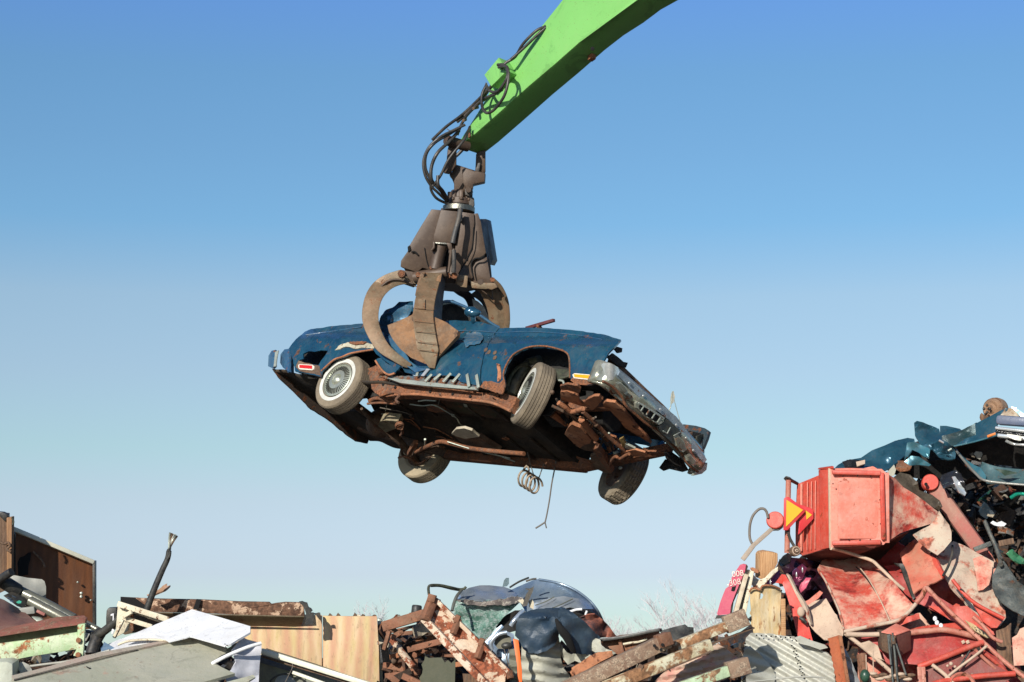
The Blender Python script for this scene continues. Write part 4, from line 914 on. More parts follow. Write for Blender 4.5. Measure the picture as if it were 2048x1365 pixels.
WEATH = pm('weathered_grey_green_sheet', (.40,.385,.30), (.33,.33,.25), rust=.28, rs=3, rough=.8, bump=.25, bs=20, dust=.25, ds=1.2, rustc=(.42,.27,.20), dustc=(.36,.36,.34), edge=.1)
CREAM = pm('cream_painted_frame', (.68,.62,.46), (.58,.5,.36), rust=.3, rs=14, rough=.7, bump=.2, dust=.2)
CREAMR = pm('cream_plastic_rail', (.74,.72,.58), (.66,.64,.5), rough=.5, bump=.05, dust=.15)
GRPL = pm('grey_plastic', (.38,.37,.32), (.33,.33,.29), rough=.55, bump=.1, dust=.2)
TUBEG = pm('grey_sheen_tube', (.17,.17,.14), (.22,.22,.17), rough=.28, metal=.5, bump=.08, dust=.2)
BLKP = pm('black_plastic', (.02,.02,.02), (.04,.04,.035), rough=.45, bump=.1, dust=.18)
MINT = pm('mint_green_chipped_paint', (.55,.62,.42), (.38,.52,.28), rust=.33, rs=7, rough=.6, bump=.3, rustc=(.40,.15,.06), dust=.15)
REDBR = pm('dusty_red_brown_sheet', (.24,.115,.085), (.19,.09,.07), rough=.6, bump=.1, dust=.3)
RUSTP = pm('rusty_red_white_paint', (.62,.50,.38), (.52,.38,.26), rust=.52, rs=7, rough=.75, bump=.45, rustc=(.34,.10,.045), dust=.15, edge=.03)
RUSTCR = pm('brown_rust_frame', (.24,.10,.055), (.17,.075,.04), rust=.4, rs=12, rough=.85, bump=.4, dust=.25, rustc=(.30,.13,.07))
GREYF = pm('grey_green_flat', (.10,.10,.065), (.085,.09,.06), rough=.8, bump=.1, dust=.1)
SILVC = pm('silver_blue_car_paint', (.50,.55,.60), (.36,.43,.5), rough=.3, metal=.6, bump=.06, dust=.1, coat=.3)
SILVD = pm('slate_blue_car_paint', (.26,.33,.40), (.17,.24,.33), rough=.3, metal=.5, bump=.05, dust=.12, coat=.3)
NAVY = pm('duct_shade', (.022,.045,.075), (.035,.055,.075), rough=.5, bump=.3, bs=40, dust=.12, dustc=(.12,.12,.12))  # navy colour paints the shade over the duct's top
DUCT = pm('dirty_grey_ribbed_lining', (.43,.42,.34), (.34,.34,.28), rough=.8, bump=.3, bs=40, dust=.25)
ORNG = plain('orange_plastic', (.85,.16,.03), .5)
CRRUST = pm('cream_beam_with_rust', (.62,.58,.42), (.56,.48,.30), rust=.58, rs=4.5, rough=.8, bump=.4, rustc=(.36,.18,.085), dust=.2, edge=.06)
BRBEAM = pm('brown_speckled_beam', (.20,.12,.08), (.27,.18,.12), rust=.5, rs=16, rough=.85, bump=.5, rustc=(.45,.33,.23), dust=.25, edge=.04)
MINTR = pm('pale_green_rusty_beam', (.45,.58,.38), (.36,.45,.28), rust=.5, rs=6, rough=.75, bump=.4, rustc=(.34,.19,.10), dust=.2)
def one(o, label, cat, group=None): return tag(o, label, cat, group)
# ---- left side
pan = thing('wardrobe_side', 'large dark brown veneer panel standing upright, white strip along its sloping top', 'panel', W(110, 1190, 21.6))
lp = [(24,1056,21.4),(60,1070,21.45),(186,1122,21.8),(192,1125,21.8),(192,1258,21.8),(110,1262,21.6),(60,1240,21.5),(28,1160,21.4),(24,1100,21.4)]
sheet('board', lp, WOODB, step=14, thick=.06, parent=pan)
bar('top_strip', W(23,1057,21.35), W(186,1125,21.75), .07, .045, CREAMR, pan)
bar('edge_strip', W(189,1122,21.76), W(189,1257,21.76), .07, .03, BLKP, pan, up=(1,0,0))
for q in ((68,1103,.012),(156,1165,.01),(163,1187,.014),(163,1194,.014),(182,1201,.008)): lathe('screw', [(1e-5,.03),(q[2],.025),(q[2]*1.3,0)], axisM(W(q[0],q[1],21.7-.001*(186-q[0])), V((0,-1,0))), TRIM, pan, seg=8)
sheet('panel_shadow', [(40,1115),(62,1105),(58,1128),(56,1150),(36,1155),(34,1130)], CLOTHB, d=21.42, step=6, thick=.004, parent=pan, rag=1.5)  # black patch painting a shadow on the board
tube('dent_edge', [W(x_, y_, 21.45) for x_, y_ in ((66,1104),(78,1115),(84,1122),(90,1135))], .012, OLDWOOD, pan)
po = thing('wooden_post', 'weathered brown timber post with torn fibres at the left edge', 'post', W(10, 1090, 21))
pprism('plank', [(-30,1026,21),(14,1028,21),(14,1180,21),(-30,1200,21)], .12, OLDWOOD, po); pprism('plank', [(13,1036,20.95),(24,1034,20.95),(23,1140,20.95),(26,1170,20.95),(14,1170,20.95)], .1, pm('orange_brown_wood', (.34,.18,.08), (.24,.12,.06), rough=.8, grain=3, stretch=(3,3,.4)), po)
pprism('torn_top', [(-5,1024,20.98),(6,1025,20.98),(16,1030,20.98),(14,1040,20.98),(10,1044,20.98),(-2,1032,20.98)], .08, BLKP, po)
tube('torn_fibre', [W(x_, y_, 20.9) for x_, y_ in ((0,1084),(8,1088),(16,1086),(20,1092),(14,1099),(22,1104))], .014, OLDWOOD, po); tube('torn_fibre', [W(x_, y_, 20.9) for x_, y_ in ((24,1035),(27,1044),(25,1050))], .01, GREENB, po)
pw = one(sheet('rope_strip', [(24,1055,21.2),(30,1070,21.2),(30,1150,21.2),(25,1150,21.2),(23,1100,21.2)], BLKP, step=8, thick=.03), 'narrow black rubber strip between the timber post and brown panel', 'strip')
one(sheet('grey_shield', [(16,1153,20.5),(24,1150,20.5),(55,1156,20.55),(84,1159,20.6),(89,1163,20.6),(92,1174,20.6),(92,1204,20.6),(80,1206,20.5),(60,1192,20.45),(38,1180,20.4),(28,1170,20.4)], GRPL, step=7, thick=.035, disp=crumple(.02, 3, 3, False)), 'rounded pale grey plastic shield leaning on the brown panel', 'plastic shield')
rd = thing('exercise_machine', 'broken exercise machine with grey tubes and black padded handles at the left edge', 'exercise machine', W(80, 1200, 20.2))
tube('frame_tube', [W(30,1178,20.3), W(90,1208,20.2), W(148,1239,20.1)], .055, TUBEG, rd, seg=16); tube('frame_tube', [W(60,1202,20.1), W(110,1228,20.0), W(150,1250,19.9)], .05, TUBEG, rd, seg=16)
tube('frame_tube', [W(130,1226,20.4), W(170,1246,20.35), W(203,1264,20.3)], .032, TUBEG, rd, seg=14)
tube('handle_grip', [W(-14,1168,20.1), W(4,1156,20.05), W(23,1144,20.0)], .042, BLKP, rd, seg=14); tube('handle_grip', [W(0,1160,20.2), W(20,1172,20.2), W(36,1182,20.25)], .07, BLKP, rd, seg=14)
tube('handle_grip', [W(186,1276,20.0), W(208,1263,19.95), W(240,1237,19.9)], .042, BLKP, rd, seg=16); lathe('tube_end', [(1e-5,-.004),(.03,-.002),(.036,0),(.045,.0)], axisM(W(241,1236,19.88), V((.7,-.5,.5))), TUBEG, rd, seg=20)
tube('elbow', [W(202,1264,20.05), W(196,1274,20.0), W(188,1290,19.95), W(182,1310,19.9)], .06, BLKP, rd, seg=16); pprism('elbow_cover', [(166,1262,20.1),(186,1264,20.1),(176,1284,20.1),(164,1294,20.1)], .1, BLKP, rd)
pprism('cover_window', [(169,1266,20.07),(180,1268,20.07),(173,1282,20.07),(168,1284,20.07)], .02, GRPL, rd)
con = pprism('console', [(6,1192,20.1),(24,1184,20.15),(50,1196,20.2),(58,1206,20.2),(46,1217,20.1),(34,1213,20.0)], .10, BLKP, rd)
for i_, (x0, y0, l_) in enumerate(((14,1195,9),(16,1199,11),(20,1203,12),(24,1192,8))): bar('console_print', W(x0, y0, 20.03), W(x0+l_, y0+3.5, 20.06), .004, .006, pm('blue_print', (.1,.18,.28)), con)
sheet('console_mark', [(32,1205,20.0),(38,1201,20.0),(43,1203,20.0),(42,1207,20.0),(36,1207.5,20.0)], plain('teal_print', (.03,.32,.22)), step=3, thick=.003, parent=con)
pprism('seat_clamp', [(34,1218,19.95),(68,1214,20.0),(70,1228,20.0),(50,1230,19.95),(38,1222,19.95)], .08, GRPL, rd, bevel=.01)
bar('pad', W(74,1222,19.9), W(90,1230,19.9), .05, .03, pm('faded_red_pad', (.3,.1,.08)), rd); pprism('pad_support', [(62,1234,19.95),(80,1236,19.95),(92,1246,19.9),(78,1248,19.9)], .06, TRIM, rd)
one(sheet('red_brown_sheet', [(-20,1190,19.7),(8,1200,19.8),(46,1222,20.0),(76,1247,19.6),(40,1254,19.3),(-20,1266,19.0)], REDBR, step=10, thick=.03), 'dusty red-brown sheet lying at the left edge behind the green angle iron', 'metal sheet')
an = thing('angle_iron', 'chipped mint green steel angle with a rusty red top lip at the left edge', 'angle iron', W(80, 1280, 19))
pprism('rusty_lip', [(-30,1266,19.2),(110,1238,19.1),(164,1234,19.1),(171,1239,19.0),(169,1249,18.95),(100,1258,18.9),(-30,1278,18.9)], .10, pm('rust_red_lip', (.30,.10,.07), (.22,.085,.05), rust=.4, rs=16, rough=.85, bump=.5, rustc=(.35,.2,.13)), an)
sheet('web', [(-30,1278,19.15),(100,1258,19.1),(155,1250,19.08),(155,1266,19.08),(60,1282,19.1),(-30,1292,19.15)], pm('green_web', (.22,.27,.15), (.2,.22,.13), rust=.15), step=10, thick=.03, parent=an)
pprism('lower_flange', [(-30,1291,19.0),(60,1280,18.95),(155,1265,18.92),(155,1299,18.92),(60,1314,18.95),(24,1321,18.95),(-30,1312,19.0)], .05, MINT, an)
pprism('end_plate', [(155,1250,18.9),(170,1248,18.88),(167,1300,18.88),(165,1316,18.88),(146,1312,18.9),(154,1297,18.9)], .06, MINT, an)
for q in ((157,1281),(156,1310)): bolt('rusty_bolt', q[0], q[1], 18.88, .026, RUSTO, an)
one(pprism('pale_box_edge', [(-20,1326,18.6),(14,1324,18.6),(25,1328,18.62),(25,1400,18.62),(-20,1400,18.6)], .25, pm('pale_green_white', (.58,.6,.5), (.5,.52,.42), rough=.6, dust=.2)), 'pale whitish box corner at the bottom left corner', 'box')
one(sheet('grey_cowl', [(27,1328,18.9),(46,1324,18.9),(58,1330,18.9),(64,1340,18.9),(64,1352,18.9),(40,1355,18.8),(40,1344,18.8),(32,1336,18.85)], GRPL, step=4, thick=.04, disp=crumple(.03, 4, 1, False)), 'small curved grey cowl under the green angle iron', 'cowl')
tt = ptube('metal_strap', [(60,1333,19.0),(90,1329,19.0),(130,1324,19.0),(171,1315,18.9),(220,1301,18.8)], .012, GRPL); tag(tt, 'thin grey strap running along the weathered sheet at the left', 'strap')
ws = thing('weathered_sheet', 'large flat weathered grey-green sheet lying in the foreground at the left', 'metal sheet', W(250, 1330, 18.5))
def wsf(x_, y_): return hitplane(x_, y_, W(250, 1330, 18.4), V((.10, -.42, .9)).normalized())
sheet('sheet_face', [(24,1357),(100,1338),(171,1317),(250,1302),(334,1286),(374,1275),(400,1278),(448,1292),(462,1301),(440,1313),(424,1325),(458,1342),(470,1347),(380,1372),(300,1420),(10,1420)], WEATH, mapf=wsf, step=12, thick=.03, parent=ws, disp=crumple(.006, 1.5, 4, False))
sheet('folded_rim', [(24,1356),(100,1337),(171,1315.5),(250,1300),(334,1284.5),(338,1288),(276,1302),(200,1318),(110,1342),(28,1363)], pm('pinkish_rim', (.42,.32,.26), (.36,.33,.26), rough=.8, rust=.1), mapf=lambda x_, y_: wsf(x_, y_)+V((0,-.01,.02)), step=8, thick=.02, parent=ws)
bar('seam', wsf(276,1303)+V((0,0,.012)), wsf(28,1364)+V((0,0,.012)), .01, .006, CLOTHB, ws)
sheet('small_tear', [(172,1334),(178,1337),(182,1338),(179,1340),(174,1337)], CLOTHB, mapf=lambda x_, y_: wsf(x_, y_)+V((0,0,.008)), step=3, thick=.003, parent=ws)
one(sheet('torn_grey_strip', [(375,1388,18.3),(440,1368,18.3),(507,1350,18.3),(511,1355,18.3),(498,1362,18.2),(440,1390,18.1),(380,1420,18.1)], WEATH, step=8, thick=.015, disp=crumple(.02, 4, 5, False)), 'narrow torn grey strip in front of the crumpled white sheet', 'metal strip')
# white appliance door
wd = thing('white_door_panel', 'big clean white enamel panel tipped flat behind the weathered sheet', 'appliance panel', W(370, 1260, 19))
def wdf(x_, y_): return hitplane(x_, y_, W(370, 1262, 19.0), V((-.12, -.45, .88)).normalized())
sheet('panel_face', [(241,1279),(300,1254),(384,1219),(440,1235),(501,1253),(501,1259),(450,1293),(440,1290),(380,1273),(372,1276),(338,1284),(330,1279),(300,1276)], WHITEP, mapf=wdf, step=12, thick=.01, parent=wd)
sheet('panel_edge', [(501,1253),(501,1265),(475,1280),(450,1296),(448,1291),(480,1270)], WHITEP, mapf=lambda x_, y_: wdf(x_, min(y_, 1290))-V((0,.02,.0)), step=7, thick=.02, parent=wd)
sheet('panel_return', [(204,1294,19.2),(241,1278,19.3),(300,1275,19.2),(330,1280,19.1),(290,1290,19.0),(236,1304,18.95),(200,1311,18.95)], WHITEP, step=8, thick=.03, parent=wd)
sheet('panel_return', [(208,1284,19.15),(236,1300,19.05),(200,1312,19.0)], pm('blue_shade_face', (.12,.2,.3)), step=8, thick=.03, parent=wd)  # blue shade of the panel's left side put into the colour
tube('bent_edge', [W(x_, y_, 18.9) for x_, y_ in ((236,1290),(256,1283),(290,1280),(334,1281))], .012, CREAM, wd)
one(sheet('crumpled_white_sheet', [(464,1300,18.7),(486,1275,18.9),(496,1280,18.9),(523,1287,18.9),(523,1300,18.85),(519,1330,18.8),(516,1400,18.7),(470,1400,18.7),(448,1352,18.6),(462,1340,18.6),(472,1325,18.65)], WHITEG, step=6, thick=.012, disp=crumple(.10, 2.6, 9), split=40), 'crumpled greyish white metal sheet hanging beside the plywood', 'metal sheet')
one(sheet('dark_folded_lining', [(440,1308,18.85),(486,1277,19.0),(512,1284,19.0),(480,1300,18.9),(462,1312,18.8),(440,1322,18.75)], pm('slate_lining', (.07,.1,.13), (.1,.12,.1), rough=.5), step=6, thick=.01, disp=crumple(.04, 3, 2)), 'dark slate lining showing inside the fold of the white panel', 'lining')
one(ptube('white_piping', [(424,1328,18.6),(446,1316,18.6),(470,1305,18.65),(498,1294,18.7),(522,1287,18.75)], .018, WHITEP), 'rounded white edging along the torn fold next to the plywood', 'edging')
# plywood
G_ = 'plywood sheets standing in the middle left'
one(pprism('plywood_sheet', [(470,1225,20.3),(644,1231,20.25),(644,1420,20.25),(470,1420,20.3)], .02, PLY), 'left plywood sheet partly behind the peeling beam', 'plywood sheet', G_)
one(pprism('plywood_sheet', [(645.5,1232,20.27),(700,1233,20.25),(754,1233,20.25),(758,1300,20.25),(760,1420,20.25),(645.5,1420,20.27)], .02, PLY), 'right plywood sheet with a dark knot at its edge, beside the rusty frame', 'plywood sheet', G_)
one(pprism('edge_channel', [(755,1237,20.36),(764,1240,20.36),(766,1420,20.36),(759,1420,20.36)], .05, TRIM), 'thin grey channel on the right edge of the plywood', 'channel')
rn = random.Random(2)
for k in range(6):
    x_ = rn.uniform(650, 752); 
    tag(sheet('bark_chip', [(x_-4,1233),(x_,1228+rn.uniform(-3,2)),(x_+5,1231),(x_+6,1236),(x_,1237)], rn.choice([OLDWOOD, RUSTB, CREAM]), d=20.38, step=4, thick=.015), 'small splinter chip on the top edge of the right plywood sheet', 'chip', 'splinters on the plywood edge')
# peeling beam
pb = thing('peeling_beam', 'long horizontal steel beam with peeling pink-brown paint lying on the plywood', 'beam', W(430, 1220, 20.1))
pprism('beam_web', [(241,1195,20.1),(300,1198,20.1),(400,1200,20.1),(480,1204,20.05),(538,1205,20.05),(542,1209,20.05),(552,1207,20.05),(570,1205,20.05),(606,1206,20.05),(609,1232,20.05),(560,1233,20.05),(429,1228,20.1),(300,1224,20.1),(243,1215,20.1)], .05, PEEL, pb, bevel=.004)
prism('beam_flange', [W(285,1223,20.06), W(429,1228,20.06), W(609,1232,20.0), W(602,1251,20.2), W(440,1250,20.26), W(285,1238,20.26)], V((0,0,-.015)), OLIVE, pb)
sheet('black_band', [(241,1194),(270,1196),(292,1212),(294,1220),(280,1219),(241,1204)], CLOTHB, d=20.05, step=7, thick=.004, parent=pb); sheet('black_band', [(393,1198.5),(403,1199),(396,1220),(386,1219)], CLOTHB, d=20.05, step=7, thick=.004, parent=pb)
rag_ = one(sheet('torn_bracket', [(598,1204,19.95),(604,1203,19.95),(614,1206,19.95),(617,1215,19.95),(625,1222,19.95),(621,1226,19.95),(627,1226,19.95),(627,1250,19.95),(611,1251,19.95),(612,1228,19.95),(608,1216,19.95)], BLKP, step=5, thick=.03, rag=1.2), 'torn black rubber bracket at the right end of the peeling beam', 'bracket')
one(sheet('rubber_scrap', [(627,1227),(640,1226),(641,1232),(634,1231),(625,1229)], BLKP, d=20.0, step=4, thick=.02, rag=.8), 'small black torn scrap on top of the left plywood sheet', 'scrap')
# cream frame
cf = thing('broken_window_frame', 'broken cream painted frame with open bars in front of the peeling beam', 'frame', W(280, 1240, 19.6))
pprism('frame_side', [(236,1205,19.6),(262,1214,19.6),(264,1222,19.6),(256,1262,19.6),(230,1276,19.6)], .04, CREAM, cf)
pbar('frame_rail', (236,1208,19.55), (338,1240,19.5), .05, .055, CREAM, cf); pbar('frame_rail', (262,1222,19.62), (335,1247,19.58), .02, .03, CREAM, cf); pbar('frame_rail', (246,1236,19.6), (304,1254,19.55), .03, .045, CREAM, cf)
pbar('frame_stay', (247,1234,19.55), (264,1224,19.5), .03, .04, CREAM, cf); pbar('frame_stay', (264,1224,19.6), (265,1262,19.6), .03, .03, RUSTM, cf); pbar('frame_stay', (228,1276,19.5), (246,1240,19.5), .03, .03, CREAM, cf)
sheet('frame_back', [(240,1212),(330,1240),(320,1256),(250,1270),(240,1265)], pm('dark_brown_back', (.10,.06,.03)), d=19.85, step=10, thick=.02, parent=cf)
nb = thing('number_block', 'black stencilled block with a white figure one beside the cream frame', 'block', W(220, 1235, 19.9))
pprism('block', [(213,1222,19.9),(216,1217,19.9),(233,1216,19.9),(232,1244,19.9),(228,1262,19.9),(212,1262,19.9),(212,1236,19.9)], .08, BLKP, nb)
pprism('figure_one', [(221,1229,19.88),(228,1227,19.88),(228,1245,19.88),(225,1245,19.88),(225,1232,19.88),(221,1233,19.88)], .01, WHITEP, nb); pprism('white_dash', [(224,1258,19.88),(229,1260,19.88),(226,1270,19.88),(222,1268,19.88)], .01, WHITEP, nb)
cab = thing('frayed_cable', 'thick dark cable standing upright with its strands frayed open at the tip', 'cable', W(295, 1219, 19.7))
tube('sheath', [W(*q) for q in ((293,1222,19.7),(302,1196,19.7),(313,1168,19.7),(325,1140,19.7),(335,1118,19.7),(338,1102,19.7))], lambda t: .034-.008*t, BLKP, cab, seg=12)
for i_, (dx, dy) in enumerate(((3,-36),(7,-35),(11,-33),(14,-32),(17,-29),(5,-30))):
    ptube('strand', [(335+i_*.7,1108,19.7),(338+i_*.5,1096,19.68+.01*i_),(337+dx*.55,1104+dy*.7,19.68),(337+dx,1102+dy,19.66+.02*i_)], .011, [TRIM, OLDWOOD, GRPL][i_ % 3], cab, seg=6)
tube('inner_core', [W(334,1120,19.66), W(340,1108,19.66), W(336,1098,19.66)], .014, BLKP, cab)
one(sheet('wood_splinter', [(293,1190,19.9),(315,1181,19.9),(330,1169,19.9),(334,1168,19.9),(333,1172,19.9),(341,1171,19.9),(330,1180,19.85),(312,1188,19.85),(300,1195,19.85)], pm('pink_splinter', (.42,.27,.2), (.3,.17,.1), rough=.85), step=4, thick=.02, rag=.8), 'jagged wood splinter lying across the frayed cable', 'splinter')
# rail and washing machine
rlx = thing('cream_rail', 'cream rail with a second rail below, sloping down in front of the plywood', 'rail', W(620, 1330, 19.3))
pbar('rail_bar', (522,1302,19.3), (742,1371,18.9), .05, .055, CREAMR, rlx, bevel=.015); pbar('rail_bar', (586,1345,19.0), (650,1368,18.9), .04, .03, CREAMR, rlx); pbar('rail_shadow_strip', (524,1313,19.36), (720,1372,19.0), .03, .02, RUSTB, rlx)
wm = thing('washing_machine', 'dark green-grey washing machine front with a round wire ring under the cream rail', 'washing machine', W(580, 1370, 19.2))
pprism('front_panel', [(520,1312,19.45),(620,1344,19.35),(700,1372,19.3),(700,1430,19.3),(516,1430,19.45)], .5, pm('green_grey_front', (.16,.17,.11), (.12,.12,.10), rough=.6, dust=.15), wm)
pprism('control_strip', [(521,1316,19.42),(590,1338,19.38),(588,1346,19.38),(520,1326,19.42)], .03, pm('slate_strip', (.06,.08,.11)), wm)
tube('door_ring', [W(574+36*math.cos(a), 1372+24*math.sin(a), 19.3) for a in [k*math.pi/8 for k in range(16)]], .008, BLKP, wm, closed=True); lathe('door_glass', [(1e-5,.05),(.07,.04),(.11,.01),(.12,0)], axisM(W(572,1372,19.38), V((0,-1,.2))), GRPL, wm, seg=24)
ptube('thin_wire', [(584,1320,19.2),(585,1334,19.15),(580,1346,19.15),(570,1366,19.15)], .004, WIRE, wm)
# ---- distant bare trees
TWIG = pm('pale_bare_twigs', (.62,.57,.58), (.55,.5,.5), rough=.9, bump=0, dust=0)
def tree(x_, d, h, seed, label, wide=.5):
    rn = random.Random(seed); base = W(x_, 1309, d); base.z = 0
    t = thing('bare_tree', label, 'tree', base, 'bare trees along the horizon')
    vs, fs = tubegeo([base, base+V((0,0,h*.3)), base+V((.1,0,h*.6))], lambda q: .06*(1-.6*q), 6); mk('trunk', vs, fs, TWIG, t)
    vs, fs = [], []
    def br(p, dr, L, r, k):
        q = p+dr*L; m_ = p+dr*L*.5+V((rn.uniform(-.1,.1), rn.uniform(-.1,.1), .04))*L
        tubegeo([p, m_, q], lambda u: r*(1-.5*u), 3, vs=vs, fs=fs)
        if k:
            for _ in range(rn.choice([3,4])):
                nd = (dr+V((rn.gauss(0,.45), rn.gauss(0,.45), rn.uniform(-.05,.45)))).normalized(); br(p+dr*L*rn.uniform(.4,1), nd, L*rn.uniform(.5,.8), r*.6, k-1)
    for _ in range(7):
        a = rn.uniform(0, 6.28); br(base+V((0,0,h*rn.uniform(.2,.6))), V((math.cos(a)*wide, math.sin(a)*wide, 1)).normalized(), h*rn.uniform(.2,.34), .03, 3)
    mk('crown', vs, fs, TWIG, t, smooth=False, split=0)
TR = [(712,150,4.6,1,'bare grey tree beyond the left plywood sheet, left of its neighbour'),(745,150,5.0,2,'bare grey tree rising behind the right edge of the plywood'),(1222,150,5.2,3,'bare tree just right of the silver car wreck'),(1240,160,3.8,4,'low bare tree second from the silver car wreck'),
 (1275,170,3.6,13,'lowest bare tree, in the gap left of the black strip'),(1300,170,5.2,5,'bare tree above the rusty box, left of the tall pair'),(1322,150,6.0,6,'tall bare tree behind the black strip, its left neighbour lower'),(1345,160,5.0,7,'bare tree right behind the black strip end'),(1372,150,6.8,8,'tallest bare tree, between black strip and magenta panel'),(1398,150,5.2,9,'bare tree just right of the tallest one'),(1422,140,5.3,10,'bushy bare tree left of the magenta panel'),(1442,140,5.2,11,'bare tree closest to the magenta panel'),(1205,170,3.6,12,'small bare tree partly behind the silver car wreck')]
for a in TR: tree(*a)
# ---- middle: rusty crate
cr_ = thing('rusty_crate', 'rusty brown frame of angle irons beside the plywood', 'crate frame', W(840, 1290, 20))
X = lambda a, b, w_, h_, m=RUSTCR, n='frame_bar', **k: pbar(n, a, b, w_, h_, m, cr_, **k)
X((766,1254,19.9), (856,1227,19.8), .06, .10, RUSTCR, 'top_rail'); X((772,1266,20.2), (850,1248,20.2), .05, .03)
X((768,1300,19.8), (779,1262,19.8), .03, .04); X((784,1280,20.1), (826,1334,19.8), .05, .05, RUSTP); X((782,1277,19.9),(806,1262,19.9), .03, .05)
X((800,1268,20.4),(856,1262,20.4), .04,.04); X((816,1300,20.0), (890,1281,19.9), .05, .06); X((822,1312,20.2),(858,1292,20.2), .04,.08); X((768,1318,20.3), (800,1310,20.3), .05, .05, RUSTO)
X((850,1306,20.1), (905,1300,20.1), .04, .03); X((768,1330,20.2), (840,1345,20.0), .05, .06); X((770,1352,20.0),(835,1346,20.0),.05,.05); X((832,1318,20.1),(832,1365,20.1),.04,.04); X((806,1352,19.8),(850,1372,19.7),.05,.06)
X((910,1330,19.8),(938,1326,19.8),.04,.05, RUSTO); X((884,1310,20.1),(915,1312,20.1),.04,.04); X((775,1350,19.8),(796,1366,19.8),.05,.06)
sheet('rusty_plate', [(828,1278,20.5),(868,1270,20.5),(888,1285,20.5),(840,1292,20.5)], RUSTO, step=7, thick=.02, parent=cr_); sheet('rusty_plate', [(778,1340,20.5),(808,1335,20.5),(812,1352,20.5),(780,1352,20.5)], RUSTM, step=7, thick=.02, parent=cr_)
sheet('rusty_plate', [(925,1348,19.7),(960,1350,19.7),(968,1372,19.7),(928,1372,19.7)], OLDWOOD, step=7, thick=.02, parent=cr_)
for q in ((788,1300,.03),(800,1310,.02),(788,1322,.03)): ball('bolt_head', W(q[0],q[1],20), q[2], RUSTB, cr_)
one(sheet('grey_green_board', [(850,1313,19.1),(858,1317,19.1),(884,1316,19.1),(890,1326,19.1),(896,1321,19.1),(903,1327,19.1),(911,1320,19.1),(908,1420,19.1),(832,1420,19.1)], GREYF, step=9, thick=.03), 'flat grey-green board with a torn top in front of the rusty crate', 'board')
gt = thing('rusty_ramp', 'long ribbed rusty ramp with peeling white paint leaning diagonally', 'ramp', W(940, 1280, 19))
def gd(x_, y_): return W(x_, y_, 19.3-.002*(y_-1190))
sheet('ramp_face', [(858,1210),(872,1196),(1014,1338),(1010,1365),(1010,1400),(990,1400),(850,1238)], RUSTP, mapf=gd, step=8, thick=.03, parent=gt)
bar('side_rail', gd(848,1236)-FW*.05, gd(1010,1408)-FW*.05, .06, .07, RUSTP, gt, shape='box'); bar('side_rail', gd(872,1198)-FW*.06, gd(1018,1342)-FW*.06, .05, .04, RUSTP, gt)
bar('end_post', gd(850,1240)-FW*.08, gd(868,1192)-FW*.08, .08, .09, RUSTCR, gt, bevel=.015); bar('end_cap', gd(857,1192)-FW*.1, gd(872,1196)-FW*.1, .1, .07, RUSTCR, gt)
for a, b in (((906,1266),(918,1236)),((954,1315),(966,1282))): bar('cross_rib', gd(*a)-FW*.07, gd(*b)-FW*.07, .06, .045, RUSTCR, gt); bar('rib_bracket', gd(b[0]-8,b[1]-2)-FW*.09, gd(b[0]+2,b[1]+2)-FW*.09, .05, .08, RUSTCR, gt, bevel=.01)
bar('end_plate', gd(1018,1340)-FW*.05, gd(1021,1356)-FW*.05, .05, .05, RUSTM, gt)
bcap = one(lathe('plastic_bottle_cap', [(1e-5,.05),(.045,.05),(.052,.04),(.052,-.04),(.045,-.05),(1e-5,-.05)], axisM(W(833,1221,20.4), V((.1,.1,1))), BLKP, seg=24), 'small round black cap on the rusty top rail of the crate', 'cap')
# ---- silver car wreck
sv = thing('silver_car', 'crushed silver-blue car with a shattered green windscreen and domed bonnet', 'car', W(1050, 1250, 21.3))
sheet('roof_front', [(910,1198,20.9),(922,1184,20.9),(938,1176,21.0),(960,1171,21.1),(980,1171,21.1),(1008,1174,21.1),(1022,1179,21.0),(1037,1190,20.9),(1026,1197,20.7),(1000,1200,20.6),(960,1201,20.6),(925,1199,20.7)], SILVC, step=5, thick=.015, parent=sv, disp=crumple(.05, 2.2, 3, False), split=60)
sheet('windscreen', [(912,1200,20.7),(925,1200,20.66),(960,1202,20.62),(1000,1201,20.62),(1036,1194,20.7),(1040,1205,20.7),(1024,1220,20.7),(1006,1236,20.7),(992,1254,20.75),(980,1272,20.8),(968,1280,20.8),(950,1276,20.8),(936,1262,20.8),(920,1242,20.8),(905,1224,20.75)], pm('shattered_green_glass', (.30,.50,.43), (.10,.24,.18), rust=.55, rs=26, rough=.2, metal=.1, bump=1.0, bs=90, dust=.1, rustc=(.62,.75,.70), edge=.12), step=6, thick=.015, parent=sv, disp=crumple(.05, 4, 1))
sheet('roof_edge_rust', [(908,1199),(940,1201),(980,1203),(1030,1194),(1046,1196),(1040,1206),(1010,1212),(990,1210),(960,1213),(930,1208)], pm('grey_torn_lining', (.16,.13,.12),(.08,.07,.07), rust=.4, rs=30, rustc=(.5,.45,.38), rough=.8), d=20.6, step=5, thick=.01, parent=sv, rag=1.5, disp=crumple(.04, 6, 2))
def dome(x_, y_):
    u = (x_-1130)/90; return W(x_, y_, 21.2+.35*u*u-.4*math.exp(-((y_-1225)/40)**2)+.2*max(0, (x_-1150)/80))
sheet('bonnet', [(1020,1181),(1040,1172),(1066,1161),(1078,1158),(1092,1159),(1115,1165),(1140,1174),(1165,1188),(1182,1201),(1196,1220),(1206,1240),(1212,1254),(1205,1262),(1180,1262),(1120,1256),(1080,1250),(1052,1226),(1040,1205)], SILVD, mapf=dome, step=6, thick=.015, parent=sv, disp=crumple(.10, 1.7, 12, False), split=50)
